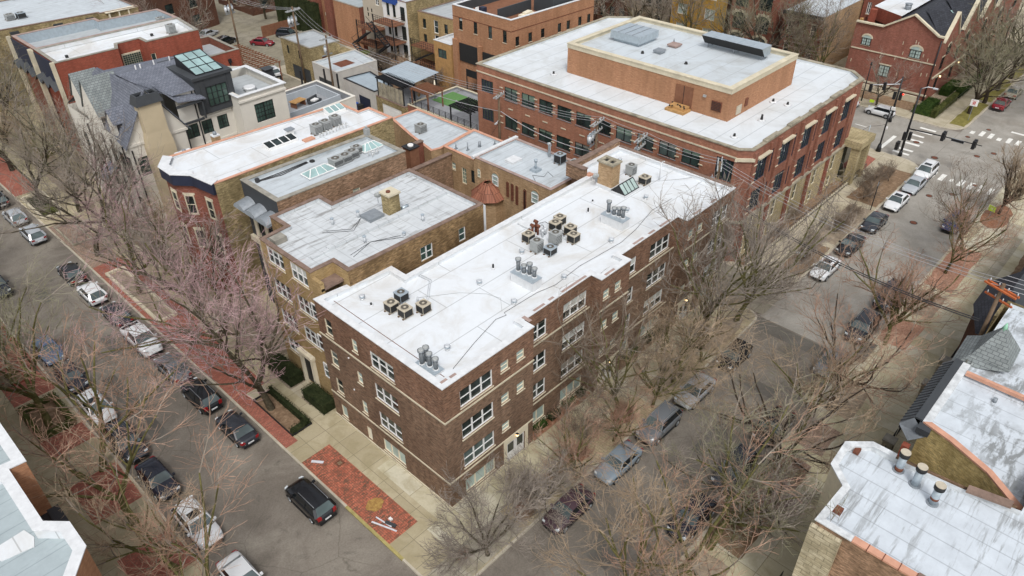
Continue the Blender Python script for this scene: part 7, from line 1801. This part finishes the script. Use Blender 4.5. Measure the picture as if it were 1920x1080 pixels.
tree('shrub', 9.6, -3.5, 'reddish low bush around the slender young tree', TO, .9, name='bare_shrub', cat='shrub'); tree('shrub', 14.9, -3.5, 'reddish low bush at the foot of the dark upright tree', TO, 1.0, name='bare_shrub', cat='shrub')
tree('shrub', 3.0, -3.6, 'low reddish bush at the sapling near the corner', TO, .8, name='bare_shrub', cat='shrub'); tree('shrub', -2.2, -3.4, 'small dark red bush on the corner pavement', TO, .5, name='bare_shrub', cat='shrub')
tree('shrub', 17.6, -15.2, 'tangled low bush in the brick parkway on the right', TO, 1.4, name='bare_shrub', cat='shrub'); tree('shrub', 12.0, -15.0, 'orange low bush beside the far pavement', TO, 1.8, name='bare_shrub', cat='shrub')
tree('scrub', 14.4, -15.3, 'dense thorny scrub between kerb and far pavement', TO, 1.0, name='bare_shrub', cat='shrub', wmat='twig_pink')
# beyond the crossing street
TF = 'bare trees beyond the crossing street'
tree('grey', 88.3, 7.0, 'small tan tree before the dark red brick corner house', TF, .62, 1.2)
for i, (k, x, y, s) in enumerate((('olive',93.8,-3.6,.95),('olive',99.2,-3.9,1.0),('olive',105.5,-3.8,1.05),('olive',112.0,-3.8,1.05),('grey',118.5,-3.8,1.1),('olive',97,-15,1.0),('olive',104,-15,1.1),('grey',125,-3.8,1.1),('tan',108,1.4,.7),('tan',114,1.2,.7),('olive',113,-15,1.1),('olive',122,-15,1.1))):
    tree(k, x, y, ['first greenish tree beside the red sign beyond the junction','second greenish tree in the winter lawn strip','third greenish tree in the winter lawn strip','fourth greenish tree in the row toward the top right','grey tree farther up the lawn strip','greenish tree at the right edge beyond the junction','green grey tree behind the pale silver sedan','farthest grey tree of the lawn strip','tan tree in the front gardens of the dark brick row','second tan tree in the front gardens of the dark brick row','greenish tree at the top right edge','last greenish tree at the top right corner'][i], TF, s)
for i, (k, x, y, s) in enumerate((('vase',90.5,16.5,.95),('olive',88.5,25.5,1.15),('vase',90.5,21.0,.9),('olive',90.0,31.0,.9),('vase',90.0,38.5,.95),('grey',89.5,45.5,.9),('grey',90,51,1.0),('grey',90,57,.95),('tan',89.5,62.5,1.1),('grey',90,68,1.0),('pink2',90.5,74,1.0),('grey',90,80,1.0),('tan',88,48,.8))):
    tree(k, x, y, ['upright tree against the bare tan side wall','big dark trunked tree in front of the red brick house with white roof','slim tree left of the tan side wall','tree before the striped stone arches','upright tree in front of the ochre apartment house','grey tree left of the ochre apartment house','grey tree before the stone fronted house','grey tree before the dark brown brick house','tan bushy tree in the far row','grey tree behind the office far corner','pinkish tree behind the orange brick deck house','grey tree at the top edge of the far row','low tan tree before the stone fronted house'][i], TF, s, var=i % 2)
TY = 'bare trees in the back yards'
for i, (k, x, y, s) in enumerate((('scrub',48.5,56.5,1.3),('scrub',48.8,50.0,1.2),('tan',47.5,61.0,.55),('scrub',49.5,69,1.3),('grey',26,93,.9),('grey',30,97,.9),('pink2',24,99,.8),('grey',37,118,.9),('grey',52.6,108.5,.8),('tan',20,97,.6))):
    tree(k, x, y, ['yard scrub behind the blue metal canopy','yard scrub beside the timber frame','small tan yard tree under the rear porches','yard scrub behind the concrete garage','bare tree behind the twin grey roofed house','bare tree beyond the red brick rear wing','pinkish bare tree at the top edge on the left','bare tree at the top edge over the brown brick building','bare tree by the fence of the parking court','small bare tree by the porch at the top left'][i], TY, s, name='bare_tree', cat='tree')

# ---------------------------------------------------------------- hedges and planting
def hedge(label, x0, y0, x1, y1, h, mat='hedge_leaf', n=None, group='clipped hedges', round_=False, name='hedge', cat='hedge'):
    q = random.Random(int(x0*13+y0*7)); m = MB(mat); A = abs((x1-x0)*(y1-y0)); n = n or int(A*160+h*(abs(x1-x0)+abs(y1-y0))*130)
    m.box(x0+.08, y0+.08, 0, x1-.08, y1-.08, h-.1)
    for i in range(min(n, 9000)):
        side = q.random(); hx, hy = x1-x0, y1-y0
        if side < .45: p = Vector((q.uniform(x0,x1), q.uniform(y0,y1), h+q.uniform(-.1,.05)))
        elif side < .6: p = Vector((x0+q.uniform(-.04,.06), q.uniform(y0,y1), q.uniform(0,h)))
        elif side < .73: p = Vector((x1+q.uniform(-.06,.04), q.uniform(y0,y1), q.uniform(0,h)))
        elif side < .87: p = Vector((q.uniform(x0,x1), y0+q.uniform(-.04,.06), q.uniform(0,h)))
        else: p = Vector((q.uniform(x0,x1), y1+q.uniform(-.06,.04), q.uniform(0,h)))
        a = Vector((q.uniform(-1,1),q.uniform(-1,1),q.uniform(-1,1)))*.07; b_ = Vector((q.uniform(-1,1),q.uniform(-1,1),q.uniform(-1,1)))*.07
        m.face([p-a, p+b_, p+a])
    return single(name, m, label, cat, group, ((x0+x1)/2,(y0+y1)/2,0))
hedge('dark clipped hedge left of the yellow house entrance', -.9,18.1,.45,21.6,1.1,'hedge_dark'); hedge('dark clipped hedge right of the yellow house entrance', -.9,13.6,.4,16.5,1.0,'hedge_dark')
hedge('low fuzzy hedge strip at the fenced verge beside the walk', -2.5,13.6,-2.05,18.9,.7,'hedge_dark'); hedge('short hedge at the end of the fenced verge', -3.7,13.5,-2.5,14.0,.6,'hedge_dark')
for i, b_ in enumerate(((-17,26.8,-16.5,31.3),(-14.7,26.8,-14.2,31.3),(-16.5,26.8,-14.7,27.3),(-16.5,30.8,-14.7,31.3))):
    hedge(['mossy hedge on the pavement side of the square tree bed','mossy hedge on the street side of the square tree bed','mossy hedge at the near end of the square tree bed','mossy hedge at the far end of the square tree bed'][i], *b_, .5, 'moss_ivy')
hedge('bright green clipped hedge along the corner garden beyond the junction', 88.8,-.8,97.5,-.1,1.2,'moss_ivy'); hedge('dark green hedge mass in the far corner garden', 89.6,.3,93.6,2.0,1.1,'hedge_leaf')
hedge('clipped hedge return at the far corner garden', 88.8,-.1,89.5,2.4,1.1,'hedge_leaf'); hedge('long dark hedge in front of the dark brick row', 98.5,-.8,112,.0,1.2,'hedge_leaf'); hedge('second dark hedge mass by the lit doorway', 98,.6,103,2.0,1.1,'hedge_leaf')
for i, (x0, x1) in enumerate(((8.9,10.2),(10.6,11.8),(12.3,13.6),(14.0,14.8),(20.0,22.0),(23.0,25.6))):
    hedge(['low evergreen nearest the first entrance in the planting bed','second low evergreen in the planting bed of the brown block','third low evergreen in the planting bed of the brown block','last low evergreen before the second entrance','long low evergreen beyond the second entrance','low evergreen near the third entrance'][i], x0,.25,x1,.85,.55,'hedge_leaf' if i % 2 == 0 else 'hedge_dark', name='evergreen_shrub', cat='shrub', group='low evergreens along the brown block')
hedge('small dark evergreen in the fenced yard on the right', 18.2,-21.2,20.2,-19.9,.9,'hedge_dark', name='evergreen_shrub', cat='shrub', group='evergreens on the right')
hedge('evergreen clump in the fenced yard near the slate turret', 21.5,-21.2,24.2,-19.8,.8,'hedge_leaf', name='evergreen_shrub', cat='shrub', group='evergreens on the right')
hedge('ground ivy patch at the bottom right fence', 4.5,-20.0,6.4,-18.9,.5,'hedge_leaf', name='evergreen_shrub', cat='shrub', group='evergreens on the right')
hedge('moss green shrub in the walled square planter', -4.2,61.3,-2.6,63.6,.5,'moss_ivy', name='evergreen_shrub', cat='shrub', group='planter shrubs'); hedge('dark shrub in the walled square planter', -4.2,64.2,-2.6,66.6,.5,'hedge_dark', name='evergreen_shrub', cat='shrub', group='planter shrubs')
for i in range(5): hedge('column of dark evergreen foliage at the parking court, %s' % ['nearest','second','third','fourth','farthest'][i], 52.6,92+i*2.6,54.2,94+i*2.6,5.5,'hedge_dark', name='evergreen_tree', cat='tree', group='evergreens at the parking court', n=1500)
# planter kerbs
def kerbring(label, x0, y0, x1, y1, h, w_, mat):
    m = MB(mat); P = [(x0,y0),(x1,y0),(x1,y1),(x0,y1)]; m.ring(P, inset(P, w_), 0, h, mat); return single('planter_kerb', m, label, 'kerb', 'planter edges', (x0,y0,0))
kerbring('pale stone rim of the long planter in the brick parkway', -4.35,34.0,-2.5,45.3,.25,.28,'limestone')
kerbring('stone rim of the walled square planter', -4.6,60.6,-2.2,67.4,.45,.22,'limestone'); kerbring('low stone rim of the small planter behind the silver wagon', -4.4,53.0,-2.4,58.4,.2,.18,'stained_stone')
kerbring('brick rim of the small tree pit at the left edge', -16.7,34.9,-15.1,37.1,.12,.12,'red_brick'); kerbring('low metal edging of the fenced verge', -3.75,13.55,-2.0,19.05,.18,.05,'black_metal')
m = MB('limestone'); m.box(-.4,41.5,0,-.1,50,.7); m.box(-.7,49.6,0,.1,50.4,1.2); single('garden_wall', m, 'low pale stone wall before the cream house garden', 'wall')
t = thing('planter', 'round cream stone planter in the cream house garden', 'planter', (1.6,47.0,0)); m = MB('cream_paint'); m.cyl(0,0,0,.8,.35,.6,14); part('bowl', m, t, local=True); m = MB('dead_plant'); m.cyl(0,0,.78,.82,.5,n=12); part('soil', m, t, local=True)
m = MB('limestone'); m.box(.2,52.5,0,.5,53.4,3.2); m.box(.2,57.2,0,.5,58.1,3.2); m.box(.1,52.4,3.2,.6,53.5,3.4); m.box(.1,57.1,3.2,.6,58.2,3.4); single('gate_pillar', m, 'tall pale gate pillars of the cream house', 'gate pillars')
# ---------------------------------------------------------------- poles, wires, signals, signs
def pole(label, x, y, h, arms, trans=0, mat='wood_pole', rz=0, amat='ac_grey', lamp=False, group='timber power poles', z=0):
    t = thing('power_pole', label, 'power pole', (x, y, z), rz, group)
    m = MB(mat); m.tube([(0,0,-.2),(0,0,h*.5),(0,0,h)], [.17,.15,.12], 10); part('pole', m, t, local=True)
    for (za, L, off) in arms:
        m = MB(amat); m.box(-L/2+off, -.22, za, L/2+off, -.1, za+.12); m.box(-L/2+off, .1, za, L/2+off, .22, za+.12) if za > h-1 else None
        c = part('crossarm', m, t, local=True)
        m = MB('light_metal')
        for i in range(4): xx = -L/2+off+.15+(L-.3)*i/3; m.cyl(xx, -.16, za+.12, za+.32, .05, .03, 6, 'light_metal')
        part('insulator', m, c, local=True)
    for i in range(trans):
        a = [-.55, 0, .55][i] if trans > 1 else 0
        m = MB('light_metal'); m.cyl(a, .5, h-2.6, h-1.7, .24, n=14, mat='light_metal'); m.cyl(a, .5, h-1.7, h-1.62, .26, .18, 14, 'galvanized'); m.cyl(a-.08,.5,h-1.62,h-1.4,.04,n=6); m.cyl(a+.08,.5,h-1.62,h-1.4,.04,n=6); m.box(a-.05,.1,h-2.4,a+.05,.3,h-2.2,'black_metal'); part('transformer', m, t, local=True)
    if trans: m = MB('grey_metal'); m.box(-.9,.2,h-2.8,.9,.3,h-2.65); part('bracket', m, t, local=True)
    if lamp: m = MB('light_metal'); m.tube([(0,0,h-3.6),(-.9,-.3,h-3.0),(-1.5,-.4,h-3.05)],.04,6); m.box(-1.8,-.5,h-3.12,-1.35,-.3,h-3.0); part('lamp', m, t, local=True)
    return t
pole('alley power pole in front of the office with three grey transformers, left of its twin', 36.4, 17.0, 11.5, [(11.1,2.4,0),(10.2,1.8,0)], 3, rz=.2)
pole('alley power pole in front of the office with three grey transformers, right of its twin', 36.4, 11.7, 11.4, [(11.0,2.4,0),(10.2,1.8,0)], 3, rz=.2)
pole('alley power pole at the office street corner with round canisters', 36.2, 3.0, 11.6, [(11.1,2.6,.3)], 2, rz=.5)
pole('leaning street lamp power pole by the roof garden corner of the office', 36.6, 31.0, 10.6, [(10.1,2.0,0)], 0, rz=.3, lamp=True)
pole('alley power pole with white transformer between the pale garage and the coach house', 37.2, 64.9, 9.6, [(9.1,2.0,0)], 1, rz=.1)
pole('alley power pole beside the yellow coach house with cluster of transformers', 38.2, 74.0, 11.6, [(11.0,2.4,0)], 3, rz=.1)
pole('alley power pole with twin white cans at the parking court', 37.8, 92.0, 10.0, [(9.6,2.2,0)], 3, rz=.1)
pole('orange armed timber pole between the slate turret and the dark slate roof', 31.2, -21.2, 12.6, [(12.1,2.3,.0),(11.2,2.0,.0)], 0, rz=1.2, amat='orange_wood')
def wire(label, a, b_, sag=.6, n=12, r=.018, mat='cable', k=1, off=(0,0,0), group='overhead cables'):
    m = MB(mat)
    for j in range(k):
        A = Vector(a)+Vector(off)*j; B = Vector(b_)+Vector(off)*j; m.tube([A.lerp(B,i/n)+Vector((0,0,-sag*4*(i/n)*(1-i/n))) for i in range(n+1)], r, 4, mat, cap=False)
    return single('power_line', m, label, 'power line', group)
wire('bundle of three power lines along the alley above the garages', (36.6,31,10.3),(37.2,65,9.3),.7,k=3,off=(.6,0,0),mat='cable_light')
wire('power lines between the coach house pole and the white transformer pole', (37.2,65,9.3),(38.2,74,11.2),.3,k=3,off=(.6,0,0),mat='cable_light')
wire('power lines from the coach house pole toward the parking court', (38.2,74,11.2),(37.8,92,9.8),.6,k=3,off=(.6,0,0),mat='cable_light')
wire('power lines running on from the parking court pole off the top', (37.8,92,9.8),(36,140,10),1.0,k=3,off=(.6,0,0),mat='cable_light')
wire('upper power lines from the lamp pole to the twin transformer poles', (36.6,31,10.2),(36.4,17,11.3),.5,k=3,off=(.6,0,0),mat='cable_light')
wire('short power lines between the twin transformer poles', (36.4,17,11.3),(36.4,11.7,11.2),.15,k=3,off=(.6,0,0),mat='cable_light')
wire('power lines from the twin poles to the office street corner pole', (36.4,11.7,11.2),(36.2,3,11.3),.3,k=3,off=(.6,0,0),mat='cable_light')
wire('thick pale telephone cable sagging along the alley', (36.9,31,8.2),(36.9,17,7.6),.7,r=.045,mat='cable_light'); wire('thick pale cable from the lamp pole over the garages', (36.9,31,8.2),(38.0,60,7.4),1.0,r=.035,mat='cable_light')
wire('guy wire from the lamp pole down to the alley', (36.6,31,7.0),(36.0,35.5,.1),0,r=.02)
wire('pair of pale overhead cables crossing the right street to the orange armed pole', (36.2,3.0,11.2),(31.3,-21,12.3),1.0,k=3,off=(.5,0,0),mat='cable_light',n=16)
wire('lower pair of dark cables crossing the right street', (35.2,2.6,9.4),(30.6,-20.8,9.6),1.1,k=2,off=(.18,0,.05),r=.045,n=16)
wire('thin cable dropping from the street crossing toward the right edge', (31.3,-21,12.2),(38,-45,12.4),.6,k=4,off=(.6,0,0),mat='cable_light')
wire('thin service cable over the far end of the brown block roof', (36.2,3.0,10.6),(27.5,6.2,11.9),.3,r=.012)
# signals at the junction
def signal(m, x, y, z, mat='black_metal'):
    m.box(x-.17,y-.17,z,x+.17,y+.17,z+1.0,mat)
    for i in range(3): m.cyl(x,y,z+.12+.3*i,z+.14+.3*i,.22,n=8,mat=mat)
t = thing('traffic_signal', 'tall black traffic signal mast with long arm over the junction', 'traffic light', (74.3,-1.6,0))
m = MB('black_metal'); m.tube([(0,0,0),(0,0,8.7)],[.16,.09],10); m.cyl(0,0,0,.7,.26,.18,10); part('mast', m, t, local=True)
m = MB('black_metal'); m.tube([(0,0,3.6),(0,-4,3.8),(0,-8.2,3.9)],[.09,.07,.05],8); a_ = part('arm', m, t, local=True)
for y in (-4.0,-7.4):
    for dx in (-.25,.25): m = MB('black_metal'); signal(m,dx,y,3.35); part('signal_head', m, t, local=True)
m = MB('grey_metal'); m.box(-.05,-6.3,3.55,.05,-4.9,3.9); m.box(-.08,-6.28,3.6,-.055,-4.92,3.85,'black_metal'); part('sign', m, t, local=True)
for dx, dy, z in ((-.35,.1,2.2),(.1,-.4,2.2),(-.7,.5,.9),(-.35,.5,.9)):
    m = MB('black_metal'); signal(m,dx,dy,z); part('signal_head', m, t, local=True)
m = MB('light_metal'); m.tube([(0,0,8.6),(.3,-.6,8.9),(.6,-1.2,8.8)],.05,6); m.box(.5,-1.6,8.7,.8,-1.1,8.82); part('lamp', m, t, local=True)
t = thing('street_lamp', 'black fluted lamp column with white flag box left of the signal mast', 'street lamp', (73.8,.9,0))
m = MB('black_metal'); m.tube([(0,0,0),(0,0,5.9)],[.12,.08],10); m.cyl(0,0,0,.9,.34,.2,12); m.cyl(0,0,.9,1.0,.22,.14,12); part('column', m, t, local=True)
m = MB('white_paint'); m.box(-.1,-.5,5.5,.1,-.05,5.85); m.box(-.15,-.3,3.0,.1,-.12,3.3); part('box', m, t, local=True)
t = thing('traffic_signal', 'farther black signal pole with short grey arm near the dark red brick house', 'traffic light', (83.9,3.4,0))
m = MB('black_metal'); m.tube([(0,0,0),(0,0,6.2)],[.15,.1],10); m.cyl(0,0,0,.8,.25,.16,10); part('mast', m, t, local=True)
m = MB('light_metal'); m.tube([(0,0,5.2),(-2.0,3.0,4.9)],.06,6); m.seg((0,0,6.0),(-.6,.6,5.2),.05,.05); part('arm', m, t, local=True)
for p in ((-2.0,3.0,4.0),(-1.1,1.6,4.3),(.3,-.3,3.0),(.1,.4,3.0)): m = MB('black_metal'); signal(m,*p); part('signal_head', m, t, local=True)
m = MB('signal_red'); m.cyl(.3,-.55,3.78,3.9,.12,n=10,mat='signal_red'); part('lit_signal', m, t, local=True)
t = thing('street_lamp', 'slim dark lamp post in front of the pale garden wall beyond the junction', 'street lamp', (88.4,9.2,0)); m = MB('black_metal'); m.tube([(0,0,0),(0,0,5.2)],[.1,.06],8); m.cyl(0,0,5.2,5.6,.16,.1,8); part('column', m, t, local=True)
for i, (x,y,h) in enumerate(((58.6,-4.4,3.6),(74.6,2.9,2.6))):
    m = MB('black_metal' if i == 0 else 'galvanized'); m.tube([(x,y,0),(x,y,h)],.05,8); m.box(x-.12,y-.02,h-.6,x+.12,y+.02,h-.1,'galvanized'); single('sign_post', m, ['dark sign post leaning in the bed behind the middle white sedan','thin grey post with cable by the office corner pavement'][i], 'sign post', 'sign posts')
wire('thin slack cable from the lamp column to the thin grey post', (74.6,2.9,2.5),(73.8,.9,3.6),.1,r=.02); wire('thin stay cable from the thin grey post to the pavement', (74.6,2.9,2.5),(74.0,5.4,.05),0,r=.02)
def text_sign(label, x, y, z, rz, w_, h, bg_, lines, tmat, size, name='road_sign', post=0.0, thick=.03, tilt=0):
    t = thing(name, label, 'sign', (x, y, z), rz)
    m = MB(bg_); m.box(-w_/2,-thick/2,-h/2,w_/2,thick/2,h/2); b_ = part('board', m, t, local=True)
    if post: m = MB('grey_metal'); m.box(-.03,.02,-post,.03,.07,h/2); part('post', m, t, local=True)
    for (s, dz, sz, mt) in lines:
        cu = bpy.data.curves.new('lettering', 'FONT'); cu.body = s; cu.size = sz; cu.align_x = 'CENTER'; cu.align_y = 'CENTER'; cu.extrude = .004
        o = bpy.data.objects.new('tmp', cu); COL.objects.link(o); dg = bpy.context.evaluated_depsgraph_get(); me = bpy.data.meshes.new_from_object(o.evaluated_get(dg)); me.name = 'lettering'
        bpy.data.objects.remove(o); me.materials.clear(); me.materials.append(M[mt])
        l_ = bpy.data.objects.new('lettering', me); link(l_, b_); l_.rotation_euler = (R(90),0,0); l_.location = (0,-thick/2-.006,dz)
    return t
t = text_sign('red and white do not enter sign on a post by the first lawn tree', 91.2, -4.25, 2.5, R(-80), .9, .9, 'white_paint', [('DO NOT',.27,.15,'red_paint'),('ENTER',-.27,.15,'red_paint')], 'red_paint', .3, post=2.5)
m = MB('red_paint'); m.tube([(0,-.016,0),(0,-.03,0)],.2,20); m.box(-.14,-.04,-.035,.14,-.031,.035,'white_paint'); part('symbol', m, t, local=True)
text_sign('small lime yellow sign board on the mulch under the narrow tan tree', 66.0,-14.3,.9, R(-110), .75, .6, 'lime_sign', [('26',0,.3,'white_paint')], 'white_paint', .3, post=.9)
text_sign('small lime yellow sign by the trunk beside the white hatchback', 87.2,7.4,.8, R(-80), .6, .4, 'lime_sign', [], 'white_paint', .3, post=.8)
m = MB('light_metal'); m.box(43.4,-3.9,1.0,43.5,-3.1,1.25,'ac_grey'); m.box(43.42,-3.55,0,43.5,-3.47,1.6,'cedar'); m.tube([(43.45,-3.9,1.12),(43.45,-3.0,1.12)],.14,10); single('mailbox', m, 'white roll shaped box on a small timber stake by the alley kerb', 'post box')
# litter on the red brick corner paving
m = MB('plank'); m.obox((-4.1,2.2),(-.35,.94),.1,.02,.07,1.9); m.obox((-3.9,2.5),(-.15,.98),.08,.02,.08,1.4); single('plank', m, 'white boards lying on the red brick paving near the yellow kerb', 'boards')
m = MB('charcoal_panel'); m.obox((-3.7,2.0),(-.3,.95),.22,.02,.14,.8); m.box(-3.55,2.2,.02,-3.35,2.45,.14,'white_paint'); single('tarp', m, 'dark folded bundle beside the white boards', 'bundle')
m = MB('plank'); m.obox((-3.9,10.1),(-.6,.8),.2,.01,.06,.9); single('plank', m, 'short grey board near the top of the red brick paving', 'board')
m = MB('rust'); m.ring([(-3.12,8.58),(-2.58,8.58),(-2.58,9.12),(-3.12,9.12)],[(-3.02,8.68),(-2.68,8.68),(-2.68,9.02),(-3.02,9.02)],.0,.03,'rust'); single('tree_pit_frame', m, 'square sunken frame in the red brick paving', 'frame')
